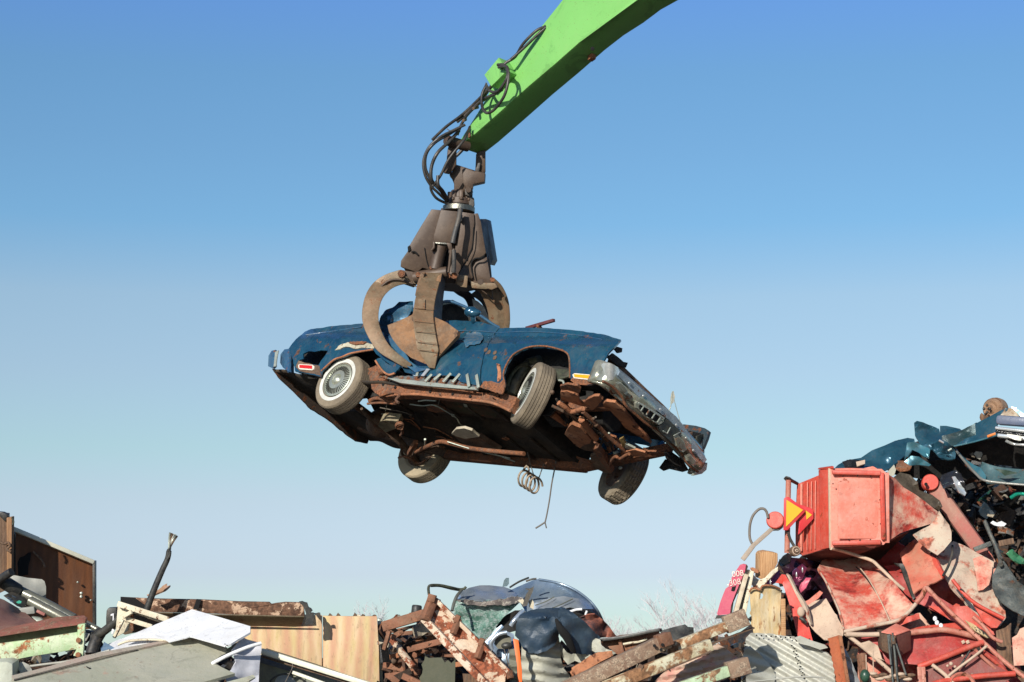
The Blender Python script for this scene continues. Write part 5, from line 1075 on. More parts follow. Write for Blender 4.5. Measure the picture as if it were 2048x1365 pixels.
sheet('bonnet_dent', [(1062,1204),(1092,1196),(1126,1190),(1150,1194),(1164,1196),(1180,1205),(1186,1216),(1160,1216),(1140,1212),(1120,1218),(1090,1221),(1066,1218)], SILVC, mapf=lambda x_, y_: dome(x_, y_)-FW*.10, step=6, thick=.01, parent=sv, disp=crumple(.10, 2.4, 5), split=60)
tube('bonnet_edge', [dome(x_, y_)-FW*.05 for x_, y_ in ((1078,1158),(1115,1165),(1148,1178),(1176,1198),(1196,1222),(1210,1252))], .012, SILVD, sv)
tube('crease', [dome(x_, y_)-FW*.16 for x_, y_ in ((1070,1207),(1090,1200),(1108,1190))], .005, GREYF, sv); tube('crease', [dome(x_, y_)-FW*.16 for x_, y_ in ((1100,1214),(1120,1206),(1145,1194))], .005, GREYF, sv)
sheet('headlight_hole', [(1138,1222),(1152,1214),(1168,1214),(1184,1220),(1196,1232),(1186,1240),(1166,1236),(1150,1232)], BLACK, mapf=lambda x_, y_: dome(x_, y_)-FW*.22, step=6, thick=.01, parent=sv)
tube('lamp_strip', [W(1140,1224,20.6), W(1152,1220,20.6), W(1164,1219,20.6)], .014, WHITEP, sv); tube('lamp_strip', [W(1171,1230,20.6), W(1174,1222,20.6)], .012, WHITEP, sv)
sheet('torn_red_fender', [(1160,1236,20.6),(1176,1230,20.5),(1190,1228,20.5),(1206,1240,20.6),(1218,1254,20.7),(1234,1274,20.8),(1200,1276,20.6),(1178,1258,20.5)], pm('dull_red_rust', (.32,.10,.06), (.06,.03,.03), rough=.7, bump=.3, ds=4, dust=.1), step=5, thick=.012, parent=sv, disp=crumple(.08, 4, 4))
tube('trim_loop', [W(*q) for q in ((858,1190,20.4),(857,1176,20.4),(862,1171,20.4),(880,1171,20.45),(900,1175,20.5),(918,1179,20.6),(928,1178,20.6),(932,1174,20.6))], .014, GREENB, sv); tube('trim_loop', [W(*q) for q in ((862,1173,20.45),(880,1173,20.5),(905,1179,20.6),(925,1182,20.6))], .010, BLKP, sv)
tube('trim_loop', [W(*q) for q in ((924,1180,20.6),(914,1192,20.5),(908,1206,20.45),(904,1222,20.4))], .016, TUBEG, sv)
tube('door_seal', [W(*q) for q in ((1047,1222,20.0),(1030,1240,19.95),(1022,1252,19.95))], .026, SILVC, sv); tube('door_seal', [W(*q) for q in ((1014,1265,19.95),(996,1270,19.95),(982,1286,19.95),(984,1300,19.95))], .022, SILVC, sv)
sheet('door_panel', [(985,1270,20.2),(1010,1262,20.2),(1028,1268,20.2),(1030,1300,20.1),(1020,1345,20.1),(1000,1320,20.1),(984,1300,20.1),(970,1284,20.2)], SILVD, step=7, thick=.02, parent=sv, disp=crumple(.04, 3, 7, False))
sheet('door_card', [(992,1274,20.0),(1010,1268,20.0),(1022,1275,20.0),(1022,1298,20.0),(996,1298,20.0),(988,1288,20.0)], pm('tan_grey_card', (.20,.19,.14), rough=.8), step=6, thick=.01, parent=sv)
ball('wing_mirror', W(1014,1292,19.85), .045, BLKP, sv, (1.3,.8,.8)); tube('dangling_wire', [W(1008,1298,19.8), W(1014,1320,19.8), W(1018,1334,19.8)], .005, WIRE, sv); tube('dangling_wire', [W(1018,1298,19.8), W(1014,1320,19.8), W(1024,1340,19.8)], .004, WIRE, sv)
sheet('dark_interior', [(985,1250,20.9),(1010,1232,20.8),(1030,1222,20.7),(1050,1222,20.8),(1040,1260,20.8),(1010,1268,20.8)], BLACK, step=8, thick=.02, parent=sv)
pbar('windscreen_pillar', (974,1284,20.3), (1006,1252,20.3), .04, .04, SILVD, sv)
sheet('wiper_post', [(1044,1214,20.3),(1052,1190,20.3),(1058,1182,20.3),(1050,1178,20.3),(1060,1178,20.3),(1068,1174,20.3),(1066,1182,20.3),(1060,1196,20.3),(1054,1212,20.3)], pm('grey_brown_post', (.10,.09,.075)), step=4, thick=.03, parent=sv)
sheet('yellowed_lining', [(1036,1202,20.4),(1046,1198,20.4),(1050,1206,20.4),(1048,1212,20.4)], CREAM, step=4, thick=.02, parent=sv); sheet('yellowed_lining', [(1060,1202,20.35),(1064,1198,20.35),(1068,1206,20.35),(1067,1219,20.35),(1058,1214,20.35)], CREAM, step=4, thick=.02, parent=sv)
tube('wiper_arm', [W(1020,1175,20.8), W(1038,1164,20.7), W(1057,1156,20.6)], .010, BLKP, sv); tube('wiper_arm', [W(1052,1163,20.8), W(1064,1159,20.8), W(1073,1158,20.8)], .010, BLKP, sv)
sheet('mirror_bracket', [(1005,1174,20.8),(1008,1162,20.8),(1012,1157,20.8),(1018,1157,20.8),(1018,1168,20.8),(1014,1173,20.8)], pm('blue_grey_bracket', (.12,.18,.2)), step=3, thick=.03, parent=sv)
# ---- ribbed duct; a dark navy sheet stands for the shade on its top
du = thing('ribbed_duct', 'crumpled grey ribbed duct with the shade on its top made as a navy sheet', 'duct', W(1100, 1300, 19.3))
def duf(x_, y_):
    u = (x_-1075)/60; return W(x_, y_, 19.35+.22*u*u)
def tdc(p): return .7*duc(p)+crumple(.09, 3.2, 14)(p)
def duc(p): return .028*math.sin((p.z*62+p.x*9+2.5*noise.noise(p*3)))+.05*noise.noise(p*4)
sheet('duct_body', [(1043,1290),(1060,1280),(1090,1272),(1118,1275),(1121,1300),(1122,1320),(1128,1338),(1140,1352),(1142,1400),(1046,1400),(1042,1340)], DUCT, mapf=duf, step=4.5, thick=.015, disp=duc, parent=du, split=70)
sheet('duct_flap', [(1116,1276),(1122,1290),(1134,1306),(1144,1310),(1156,1306),(1172,1306),(1186,1315),(1176,1322),(1160,1326),(1150,1322),(1136,1330),(1126,1318),(1118,1300)], DUCT, mapf=lambda x_, y_: W(x_, y_, 19.5), step=4.5, thick=.015, disp=crumple(.08, 5, 3), parent=du)
sheet('duct_side', [(1018,1300,19.8),(1034,1296,19.7),(1038,1330,19.7),(1040,1372,19.7),(1020,1372,19.8)], pm('dark_ribbed', (.16,.16,.12), (.06,.06,.05), rough=.8), step=4.5, thick=.015, disp=duc, parent=du)
tp = sheet('duct_shade', [(1030,1272),(1034,1240),(1040,1230),(1050,1225),(1070,1219),(1100,1216),(1126,1215),(1146,1225),(1170,1246),(1201,1276),(1190,1284),(1184,1294),(1182,1312),(1170,1309),(1150,1308),(1134,1290),(1118,1268),(1117,1278),(1108,1292),(1092,1303),(1076,1308),(1058,1306),(1046,1298),(1040,1284)], NAVY,
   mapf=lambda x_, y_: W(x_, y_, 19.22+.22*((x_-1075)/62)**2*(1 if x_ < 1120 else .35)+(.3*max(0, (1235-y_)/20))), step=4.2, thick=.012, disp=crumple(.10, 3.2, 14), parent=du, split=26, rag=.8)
ptube('duct_crack', [(1112,1238,19.25),(1120,1256,19.22),(1132,1272,19.25),(1142,1292,19.3),(1150,1306,19.35)], lambda q: .012+.03*math.sin(q*3.1), CLOTHB, du)
sheet('duct_fold', [(1112,1240),(1124,1262),(1140,1284),(1160,1304),(1142,1306),(1122,1284),(1110,1262)], BLACK, mapf=lambda x_, y_: W(x_, y_, 19.2), step=7, thick=.01, parent=du) if False else None
one(pprism('orange_strip', [(1026,1278,19.1),(1037,1281,19.1),(1044,1340,19.05),(1045,1400,19.0),(1038,1400,19.0),(1034,1330,19.05)], .03, ORNG), 'bright orange plastic strip left of the grey ribbed duct', 'plastic strip')
# ---- rusty beams bottom centre-right
one(sheet('torn_grey_plate', [(1181,1293,19.5),(1186,1281,19.5),(1192,1277,19.5),(1201,1280,19.5),(1202,1290,19.5),(1212,1298,19.45),(1224,1302,19.4),(1232,1307,19.4),(1222,1312,19.4),(1206,1304,19.4),(1190,1305,19.4),(1182,1300,19.5)], DUCT, step=4, thick=.015, disp=crumple(.05, 6, 3)), 'small torn pale grey plate above the orange rusted box', 'metal plate')
bx = thing('rusted_trough', 'long dark-mouthed rusty trough with crumbling orange side', 'trough', W(1250, 1290, 20))
pprism('trough_wall', [(1201,1282,19.9),(1240,1272,19.9),(1318,1263,19.8),(1330,1290,19.8),(1250,1318,19.8),(1225,1304,19.85),(1205,1296,19.9)], .05, RUSTCR, bx)
pbar('trough_rim', (1201,1280,19.85), (1322,1262,19.7), .12, .03, BLKP, bx, warp=.02); pbar('trough_rib', (1238,1274,19.84), (1248,1314,19.8), .04, .035, RUSTCR, bx)
tube('weld_line', [W(1246,1289,19.8), W(1262,1286,19.8), W(1278,1284,19.8), W(1294,1278,19.8)], .012, CREAM, bx)
one(sheet('black_sheet', [(1320,1262,20.1),(1345,1255,20.1),(1370,1249,20.1),(1376,1254,20.1),(1387,1255,20.1),(1388,1268,20.1),(1360,1280,20.0),(1338,1286,20.0)], BLKP, step=6, thick=.02, disp=crumple(.03, 3, 3, False)), 'black sheet poking out behind the rusty trough below the bare trees', 'metal sheet')
one(sheet('orange_rust_plate', [(1143,1336,19.3),(1160,1326,19.3),(1180,1312,19.3),(1196,1305,19.3),(1224,1302,19.3),(1226,1312,19.3),(1205,1322,19.25),(1170,1342,19.2),(1150,1358,19.2),(1144,1352,19.2)], RUSTO, step=5, thick=.03, disp=crumple(.04, 3, 5, False)), 'curved orange-rusted plate beside the grey ribbed duct', 'metal plate')
bm1 = thing('steel_beam', 'thick brown speckled steel beam sloping up from the bottom middle', 'beam', W(1240, 1330, 19))
pbar('beam_web', (1120,1384,18.8), (1334,1281,19.1), .16, .14, BRBEAM, bm1, bevel=.008); pbar('beam_end_plate', (1316,1284,19.0), (1338,1276,19.05), .14, .12, RUSTCR, bm1)
for q in ((1309,1292),(1325,1290),(1322,1300),(1220,1332)): bolt('bolt_hole', q[0], q[1], 18.95, .016, CLOTHB, bm1)
bm2 = thing('cream_beam', 'cream beam blotched with rust, its speckled end reaching the boards at the right', 'beam', W(1420, 1270, 19.3))
pbar('beam_web', (1334,1299,19.25), (1470,1246,19.4), .14, .095, CRRUST, bm2, bevel=.01); pbar('beam_end', (1450,1251,19.38), (1492,1234,19.4), .18, .17, BRBEAM, bm2, bevel=.01); pbar('beam_lip', (1345,1318,19.2), (1508,1256,19.4), .05, .018, RUSTB, bm2)
bm3 = thing('lower_cream_beam', 'lower cream and rust beam under the two upper beams', 'beam', W(1340, 1320, 19.1))
pbar('beam_web', (1210,1376,18.75), (1420,1290,19.15), .12, .115, CRRUST, bm3, bevel=.01); pbar('beam_lip', (1272,1364,18.85), (1420,1303,19.1), .08, .016, RUSTB, bm3); pbar('beam_stay', (1266,1366,18.85), (1284,1330,18.85), .04, .05, RUSTB, bm3)
bm4 = thing('pale_green_beam', 'short pale green rusty beam with a speckled end in the bottom right foreground', 'beam', W(1430, 1345, 18.6))
pbar('beam_web', (1350,1379,18.5), (1460,1341,18.6), .12, .10, MINTR, bm4, bevel=.008); pbar('beam_end', (1455,1342,18.58), (1496,1330,18.62), .16, .155, BRBEAM, bm4, bevel=.008)
def rdf(x_, y_):
    u = (x_-1400)/80; return W(x_, y_, 19.75+.2*u*u)
def rdc(p): return .022*math.sin(p.z*85-p.x*18+2*noise.noise(p*2))
one(sheet('red_ribbed_duct', [(1305,1372),(1322,1350),(1351,1325),(1380,1308),(1414,1296),(1437,1288),(1458,1302),(1477,1317),(1460,1335),(1440,1350),(1440,1420),(1300,1420)], pm('faded_red_duct', (.55,.25,.20), (.50,.36,.27), rough=.7, bump=.2, dust=.25, ds=3), mapf=rdf, step=5, thick=.015, disp=rdc, split=70), 'faded red ribbed duct curling behind the cream beams', 'duct')
# ================================================================== right pile
REDP = pm('dusty_red_paint', (.56,.06,.035), (.46,.07,.045), rust=.2, rs=9, rough=.55, bump=.12, streak=.3, dust=.22, ds=1.6, dustc=(.62,.33,.26))
REDF = pm('faded_pink_red_paint', (.70,.25,.18), (.68,.19,.13), rust=.2, rs=9, rough=.6, bump=.12, streak=.25, dust=.4, ds=2.5, dustc=(.66,.40,.34), rustc=(.55,.12,.06))
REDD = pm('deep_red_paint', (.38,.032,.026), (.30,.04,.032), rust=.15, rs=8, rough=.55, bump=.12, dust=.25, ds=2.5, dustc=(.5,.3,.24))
REDM = pm('red_and_dust_panel', (.60,.36,.26), (.50,.06,.035), rust=.42, rs=3, rough=.75, bump=.25, dust=.4, ds=2, dustc=(.55,.45,.33), rustc=(.48,.045,.03), edge=.10, streak=.3)
PINKD = pm('dust_caked_red_panel', (.50,.41,.31), (.47,.33,.25), rust=.45, rs=5, rough=.85, bump=.4, dust=.35, dustc=(.45,.40,.30), rustc=(.52,.15,.09), edge=.08)
BEIGE = pm('dusty_beige_sheet', (.54,.40,.29), (.47,.34,.25), rust=.1, rough=.8, bump=.15, dust=.25)
REDBAR = pm('scraped_red_tube', (.48,.20,.14), (.42,.12,.08), rust=.3, rs=14, rough=.6, bump=.2, dust=.35, dustc=(.5,.36,.26))
MAG = pm('magenta_red_sign', (.50,.07,.13), (.52,.10,.15), rust=.06, rough=.45, bump=.05, dust=.25, ds=3, dustc=(.60,.30,.24))
WOODL = pm('tan_split_wood', (.50,.27,.12), (.38,.19,.08), rough=.85, bump=.5, bs=30, dust=.2, grain=5, gc=(.62,.38,.2), stretch=(3,3,.35))
BOARD = pm('cream_worn_boards', (.62,.52,.38), (.45,.36,.25), rust=.2, rs=12, rough=.85, bump=.4, dust=.3, stretch=(2,2,.5), rustc=(.3,.2,.13))
YELP = pm('ochre_worn_plate', (.56,.40,.18), (.46,.33,.17), rust=.28, rs=5, rough=.75, bump=.25, stretch=(2.5,2.5,.35), dust=.4, dustc=(.55,.53,.42), rustc=(.40,.16,.05))
CORR = pm('grey_corrugated_metal', (.44,.43,.36), (.38,.38,.33), rust=.08, rs=12, rough=.5, metal=.15, bump=.1, dust=.2, dustc=(.46,.40,.34))
TEAL = pm('crumpled_teal_car_paint', (.018,.08,.12), (.03,.10,.14), rust=.1, rs=9, rough=.3, metal=.35, bump=.1, dust=.10, coat=.4)
TEALL = pm('light_teal_car_paint', (.05,.19,.24), (.04,.15,.2), rust=.1, rough=.35, metal=.35, bump=.1, dust=.15, coat=.3)
DKGL = pm('dark_glossy_metal', (.012,.013,.014), (.03,.03,.035), rough=.2, metal=.3, bump=.3, dust=.08)
DKGRY = pm('dark_grey_crumpled', (.10,.11,.10), (.05,.06,.06), rust=.2, rs=14, rough=.55, metal=.2, bump=.5, dust=.3)
BRSH = pm('brown_black_sheet', (.06,.045,.03), (.10,.08,.055), rough=.45, metal=.3, bump=.3, dust=.25)
PLUM = pm('dark_plum_paint', (.025,.009,.017), (.045,.012,.026), rough=.25, metal=.4, bump=.15, dust=.05, coat=.4)
SH = lambda n, p, m, par=None, **k: sheet(n, p, m, parent=par, **dict(dict(step=7, thick=.015), **k))
# ---- red cab
cb = thing('red_machine_cab', 'upturned faded red machine cab with a square pale front, on top of the pile', 'machine cab', W(1690, 1015, 21.0))
A_ = [(1594,969,21.5),(1637.5,951,21.25),(1637.5,940.5,21.25),(1658,936,21.1),(1660,1096,21.1),(1640,1101,21.22),(1604.6,1112,21.45),(1591,1100,21.5),(1591,1063,21.5),(1592,1010,21.5)]
SH('side_panel', A_, REDP, cb, step=9, thick=.03, disp=crumple(.018, 2.5, 2, False))
for xx in (1603,1615,1623,1631):
    t = (xx-1594)/44; d_ = 21.47-.26*t
    pbar('panel_rib', (xx,969-9*t,d_), (xx-1,1104-6*t,d_), .008, .010 if xx > 1605 else .024, REDF, cb, up=(1,0,0))
bar('corner_strip', W(1659,937,21.07), W(1661,1097,21.07), .04, .03, BEIGE, cb, up=(1,0,0))
pprism('corner_post', [(1638,941,21.2),(1657,937,21.08),(1659,1096,21.08),(1641,1100,21.2)], .04, REDP, cb)
fr_ = [(1661,938,21.05),(1700,937,21.0),(1764,939,20.95),(1772,946,20.95),(1774,1000,20.95),(1774,1083,20.95),(1767,1090,20.95),(1700,1094,21.0),(1662,1095.5,21.05)]
SH('front_panel', fr_, REDF, cb, step=9, thick=.04, disp=crumple(.012, 3, 5, False))
for a, b in (((1664,945),(1762,947)),((1764,946),(1767,1080)),((1664,1087),(1762,1085))):
    pbar('front_rim', (a[0],a[1],21.0 if a[0] < 1700 else 20.93), (b[0],b[1],20.92), .05, .05, REDP, cb, bevel=.014)
pbar('front_rim', (1773,946,20.95), (1774,1086,20.95), .05, .03, REDF, cb)
sheet('window_blank', [(1676,957),(1756,957),(1758,1078),(1676,1078)], REDF, d=20.965, step=14, thick=.01, parent=cb, bevel=.003)
for q in ((1686,953),(1715,952),(1741,953),(1698,1080),(1720,1081),(1741,1080),(1760,1000),(1761,1048),(1666,968)): bolt('rivet', q[0], q[1], 20.94, .008, CLOTHB, cb, L=.01)
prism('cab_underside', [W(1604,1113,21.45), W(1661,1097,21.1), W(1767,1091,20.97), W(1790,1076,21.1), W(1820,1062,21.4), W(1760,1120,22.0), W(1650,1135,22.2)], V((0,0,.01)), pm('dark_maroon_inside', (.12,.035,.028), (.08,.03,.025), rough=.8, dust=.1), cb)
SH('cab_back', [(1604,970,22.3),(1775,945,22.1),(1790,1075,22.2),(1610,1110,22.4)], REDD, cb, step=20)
pprism('top_lip', [(1637,940,21.2),(1640,937,21.15),(1668,933,21.0),(1668,938,21.0)], .10, REDP, cb)
ptube('underside_seam', [(1662,1097,21.05),(1690,1104,21.2),(1718,1113,21.2),(1744,1122,21.15),(1758,1134,21.1),(1775,1150,21.05),(1790,1165,21.0),(1808,1180,20.98)], .018, BEIGE, cb)
# roof rack with warning triangles
rk = ptube('roll_bar', [(1577,960,21.35),(1576,1000,21.35),(1575,1060,21.35),(1574,1106,21.35)], .030, REDBAR, cb, n=1)
SH('bar_bracket', [(1567,958,21.35),(1572,955,21.3),(1580,957,21.3),(1598,967,21.5),(1594,971,21.5),(1580,964,21.35),(1572,963,21.35)], GREYD, cb, step=5)
YEL = plain('orange_yellow_reflector', (.92,.42,.03), .45)
def tri(x0, d, nm, lab, pts, inn):
    o = pprism(nm, [(p[0], p[1], d) for p in pts], .012, REDD2, bevel=.002); tag(o, lab, 'warning triangle', 'warning triangles on the red cab')
    sheet('reflector', inn, YEL, d=d-.008, step=10, thick=.004, parent=o, bevel=0)
    return o
REDD2 = pm('triangle_red', (.62,.035,.045), (.58,.05,.05), rough=.5, bump=.03, dust=.1)
tri(0, 21.2, 'warning_triangle', 'front orange-yellow warning triangle with a red border, overlapping the other one', [(1568,998),(1571,995),(1577,994),(1609,1018),(1610,1024),(1575,1061),(1567,1061)], [(1573,1000),(1606,1020.5),(1572,1054)])
tri(0, 21.245, 'warning_triangle', 'rear orange-yellow warning triangle, mostly hidden behind the front one', [(1584,1000),(1596,1008),(1624,1018),(1627,1024),(1627,1038),(1601,1066),(1596,1070),(1597,1060),(1600,1030)], [(1605,1017),(1624,1030),(1613,1040),(1612,1028)])
# lamp disc & loop at left
dm = thing('lamp_bracket', 'round red lamp disc with a bent grey hoop and strap left of the triangles', 'lamp bracket', W(1549, 1040, 21.2))
lathe('red_disc', [(1e-5,.0),(.083,.0),(.092,-.008),(.095,-.03),(.06,-.05)], axisM(W(1550,1040,21.2), V((-.2,-1,.15))), REDP, dm, seg=28)
SH('disc_base', [(1556,1050,21.25),(1562,1044,21.2),(1568,1040,21.2),(1567,1054,21.2),(1556,1061,21.2),(1546,1061,21.2),(1540,1056,21.25)], DKGRY, dm, step=4)
ptube('hoop', [(1536,1036,21.2),(1533,1024,21.2),(1527,1018,21.2),(1518,1019,21.2),(1507,1030,21.2),(1501,1045,21.2),(1499,1062,21.2),(1500,1078,21.2),(1506,1091,21.2)], .014, pm('grey_brown_hoop', (.22,.19,.16), rust=.2), dm)
pbar('strap', (1544,1058,21.15), (1506,1092,21.15), .02, .045, pm('tan_strap', (.38,.30,.23), dust=.3), dm); pbar('strap_end', (1507,1091,21.15), (1485,1120,21.15), .02, .05, pm('tan_strap_end', (.40,.32,.25)), dm)
ptube('rubber_hose', [(1576,1062,21.25),(1580,1078,21.25),(1588,1092,21.25)], .016, BLKP, dm)
rl_ = thing('belt_roll', 'small rolled tan belt wedged under the left corner of the red cab', 'roll', W(1590, 1103, 21.15))
for i_, (r0, z0) in enumerate(((.055,0),(.045,.01),(.032,.018),(.018,.024))): lathe('belt_turn', [(r0, -.06),(r0, z0),(r0-.008, z0+.002),(r0-.008,-.06)], axisM(W(1592,1102,21.1), V((.3,-1,.1))), [OLDWOOD, BEIGE][i_ % 2], rl_, seg=24, closed=True)
lathe('belt_core', [(1e-5,.02),(.012,.02),(.014,-.05)], axisM(W(1592,1102,21.1), V((.3,-1,.1))), BLKP, rl_, seg=16)
# ---- flank panel right of cab and dusty folds
pn = [(1774,948,21.0),(1790,957,21.1),(1807,975,21.2),(1832,990,21.25),(1852,1005,21.3),(1876,1024,21.35),(1872,1038,21.3),(1862,1048,21.25),(1842,1054,21.2),(1820,1060,21.15),(1800,1067,21.05),(1787,1076,21.0),(1775,1084,20.98)]
tag(SH('red_flank_panel', pn, REDM, disp=crumple(.06, 1.8, 2, False)), 'dust-streaked red triangular panel joined right beside the square cab front', 'body panel')
tag(SH('dusty_folded_panel', [(1878,1022,21.1),(1886,1034,21.1),(1898,1050,21.1),(1903,1064,21.0),(1903,1082,20.95),(1888,1100,20.9),(1875,1111,20.85),(1855,1099,20.9),(1838,1082,20.95),(1827,1069,21.0),(1842,1060,21.1),(1858,1052,21.15),(1870,1040,21.15)], PINKD, disp=crumple(.05, 2.5, 3)), 'dust-caked folded panel with red scratches below the flank panel', 'body panel')
tag(SH('brown_curled_sheet', [(1787,955,21.6),(1800,945,21.7),(1820,950,21.7),(1836,966,21.6),(1838,980,21.6),(1856,988,21.5),(1864,990,21.5),(1880,1002,21.4),(1883,1014,21.35),(1878,1021,21.4),(1860,1012,21.4),(1843,1003,21.4),(1828,986,21.5),(1806,976,21.5)], BRSH, disp=crumple(.10, 3, 8, False)), 'curled brown-black metal sheet wedged behind the dusty red flank', 'metal sheet')
tag(SH('white_scrap_plate', [(1772,948,21.7),(1788,930,21.7),(1792,940,21.7),(1788,952,21.7),(1778,953,21.7)], DUCT, step=5), 'small pale plate poking up behind the right corner of the red cab', 'metal plate')
tag(SH('rusted_stub', [(1790,938,21.8),(1796,922,21.8),(1808,922,21.8),(1824,932,21.8),(1820,942,21.8),(1800,944,21.8)], RUSTM, step=5, disp=crumple(.05, 5, 1)), 'rusty stub under the crumpled teal bonnet', 'rusty stub')
arm = thing('red_round_beam', 'long round-ended dusty red beam slanting down behind the dusty panels', 'beam', W(1905, 1030, 21.7))
bar('beam_body', W(1862,966,21.75), W(1968,1112,21.5), .12, .175, REDF if False else pm('dusty_dark_red', (.40,.12,.095), (.34,.16,.12), rough=.7, dust=.35, dustc=(.45,.3,.22)), arm, bevel=.05)
lathe('rounded_end', [(1e-5,.01),(.082,.01),(.09,0),(.09,-.10)], axisM(W(1861,965,21.66), V((-.1,-1,.1))), REDP, arm, seg=28); bolt('end_pin', 1852, 969, 21.6, .02, CLOTHB, arm)
pbar('beam_clip', (1948,1100,21.3), (1982,1087,21.3), .05, .05, DKGRY, arm)
# ---- curved red sheets in the middle
P1 = [(1635,1137,21.4),(1645,1120,21.7),(1652,1106,21.9),(1680,1102,22.0),(1712,1110,21.9),(1746,1121,21.6),(1770,1144,21.3),(1790,1168,20.85),(1812,1194,20.7),(1829,1212,20.6),(1812,1230,20.55),(1791,1243,20.5),(1760,1250,20.5),(1730,1256,20.5),(1696,1266,20.5),(1685,1254,20.55),(1676,1222,20.75),(1663,1190,21.0),(1650,1162,21.2)]
ms = thing('curved_red_bonnet', 'big curved faded red bonnet sheet hanging below the cab, creased down its middle', 'bonnet', W(1730, 1190, 20.8))
SH('bonnet_skin', P1, REDM, ms, disp=crumple(.035, 1.8, 6, False), thick=.02)
ptube('crease_line', [(1716,1132,21.5),(1734,1154,21.22),(1752,1184,20.92),(1768,1216,20.66),(1780,1243,20.47)], .007, BEIGE, ms); ptube('seam_line', [(1712,1134,21.5),(1732,1156,21.22),(1754,1188,20.93)], .006, CLOTHB, ms)

ptube('bonnet_rim', [(1688,1264,20.48),(1730,1255,20.46),(1790,1243,20.45),(1812,1230,20.5),(1832,1208,20.55)], .02, PINKD, ms); ptube('bonnet_rim', [(1636,1138,21.36),(1652,1164,21.15),(1666,1194,20.92),(1680,1228,20.68),(1688,1262,20.5)], .010, PINKD, ms)
tag(SH('red_gusset', [(1768,1132,21.5),(1800,1130,21.5),(1818,1148,21.3),(1826,1188,21.2),(1829,1206,21.2),(1812,1190,21.2),(1790,1160,21.3)], REDD, disp=crumple(.03, 3, 2)), 'deep red gusset between the curved bonnet sheet and the tall red panel', 'body panel')
tag(SH('red_upright_panel', [(1799,1108,21.4),(1812,1092,21.6),(1830,1078,21.5),(1846,1090,21.3),(1862,1110,21.1),(1874,1132,21.0),(1889,1155,20.9),(1872,1164,20.85),(1852,1172,20.8),(1836,1180,20.8),(1827,1188,20.8),(1822,1172,20.9),(1816,1150,21.1),(1806,1128,21.3)], pm('brushed_red_panel', (.52,.13,.08), (.48,.20,.13), rust=.2, rs=6, rough=.7, bump=.15, dust=.3, dustc=(.55,.3,.2)), disp=crumple(.03, 1.5, 4, False)), 'tall red panel with brushed rust, right of the curved bonnet sheet', 'body panel')
tag(SH('dark_strut', [(1788,1126,21.2),(1806,1128,21.2),(1818,1152,21.1),(1830,1196,20.9),(1826,1200,20.9),(1812,1160,21.05),(1800,1134,21.2)], BLKP, step=5, thick=.03), 'narrow dark strut along the left edge of the tall red panel', 'strut')
P2 = [(1863,1108,21.2),(1884,1096,21.3),(1907,1083,21.4),(1930,1092,21.3),(1958,1108,21.2),(1988,1124,21.1),(1986,1148,21.0),(1981,1172,21.0),(1994,1196,20.9),(2010,1219,20.8),(2012,1236,20.7),(2002,1250,20.6),(1990,1258,20.55),(1974,1246,20.6),(1957,1233,20.65),(1930,1205,20.75),(1900,1172,20.85),(1880,1140,21.0),(1870,1124,21.1)]
bp_ = thing('crumpled_red_shell', 'large crumpled red and dust-grey shell panel, biggest on the right slope', 'body panel', W(1940, 1170, 21))
SH('shell_skin', P2, PINKD, bp_, disp=crumple(.13, 1.7, 31), thick=.02, step=6)
SH('shell_red_face', [(1946,1118,21.05),(1962,1112,21.05),(1986,1126,21.0),(1983,1150,20.9),(1978,1170,20.9),(1966,1180,20.9),(1956,1182,20.9),(1952,1150,20.95)], REDM, bp_, disp=crumple(.08, 2.5, 3, False), step=6)
ptube('fold_crack', [(1905,1092,21.05),(1904,1110,20.95),(1896,1134,20.88),(1886,1152,20.8)], .014, BLKP, bp_); ptube('fold_ridge', [(1905,1160,20.7),(1930,1190,20.6),(1958,1212,20.55),(2008,1238,20.5)], .02, REDP, bp_)
SH('shell_lower_face', [(1946,1208,20.62),(1975,1220,20.58),(2010,1236,20.6),(1994,1256,20.5),(1983,1256,20.5),(1966,1243,20.55)], REDP, bp_, step=5)
SH('shell_edge', [(1860,1110,21.1),(1872,1118,21.0),(1888,1150,20.85),(1884,1156,20.85),(1868,1130,21.0)], REDP, bp_, step=5, thick=.03)
ptube('torn_wire', [(1920,1178,20.6),(1928,1184,20.6),(1924,1194,20.6),(1934,1192,20.6)], .008, BLKP, bp_)
# ---- grey dark sheet right edge, red scrap at the edge, brown trough
tag(SH('dark_crumpled_sheet', [(1998,1108,20.9),(2004,1118,20.8),(2012,1128,20.8),(2024,1146,20.75),(2036,1164,20.7),(2060,1180,20.7),(2070,1240,20.5),(2046,1232,20.5),(2026,1222,20.5),(2006,1208,20.55),(1992,1192,20.6),(1984,1172,20.7),(1985,1150,20.8),(1994,1134,20.85),(1999,1120,20.9)], DKGRY, disp=crumple(.14, 2.6, 5), step=6), 'dark grey-green crumpled sheet standing at the right edge of the pile', 'metal sheet')
tag(ptube('bent_rod', [(1970,1044,21.2),(1980,1068,21.1),(1990,1090,21.05),(1998,1112,20.95),(2002,1130,20.8)], .022, DKGRY), 'bent dark rod rising from the dark crumpled sheet', 'rod')
tag(SH('red_torn_sheet', [(2024,1276,20.3),(2034,1270,20.3),(2040,1258,20.3),(2060,1250,20.3),(2080,1330,20.2),(2046,1331,20.2),(2028,1332,20.2)], REDM, disp=crumple(.03, 2, 4, False)), 'torn bright red sheet at the right edge near the bottom', 'metal sheet')
tag(SH('brown_gutter', [(1992,1262,20.5),(2010,1256,20.5),(2022,1246,20.5),(2020,1262,20.4),(2022,1300,20.3),(2026,1330,20.3),(2040,1340,20.2),(2060,1350,20.1),(2050,1370,20.0),(2030,1352,20.2),(2010,1334,20.3),(1994,1310,20.4)], OLDWOOD, disp=crumple(.05, 2.5, 6, False)), 'bent brown gutter between the red frame and the torn red sheet', 'gutter')
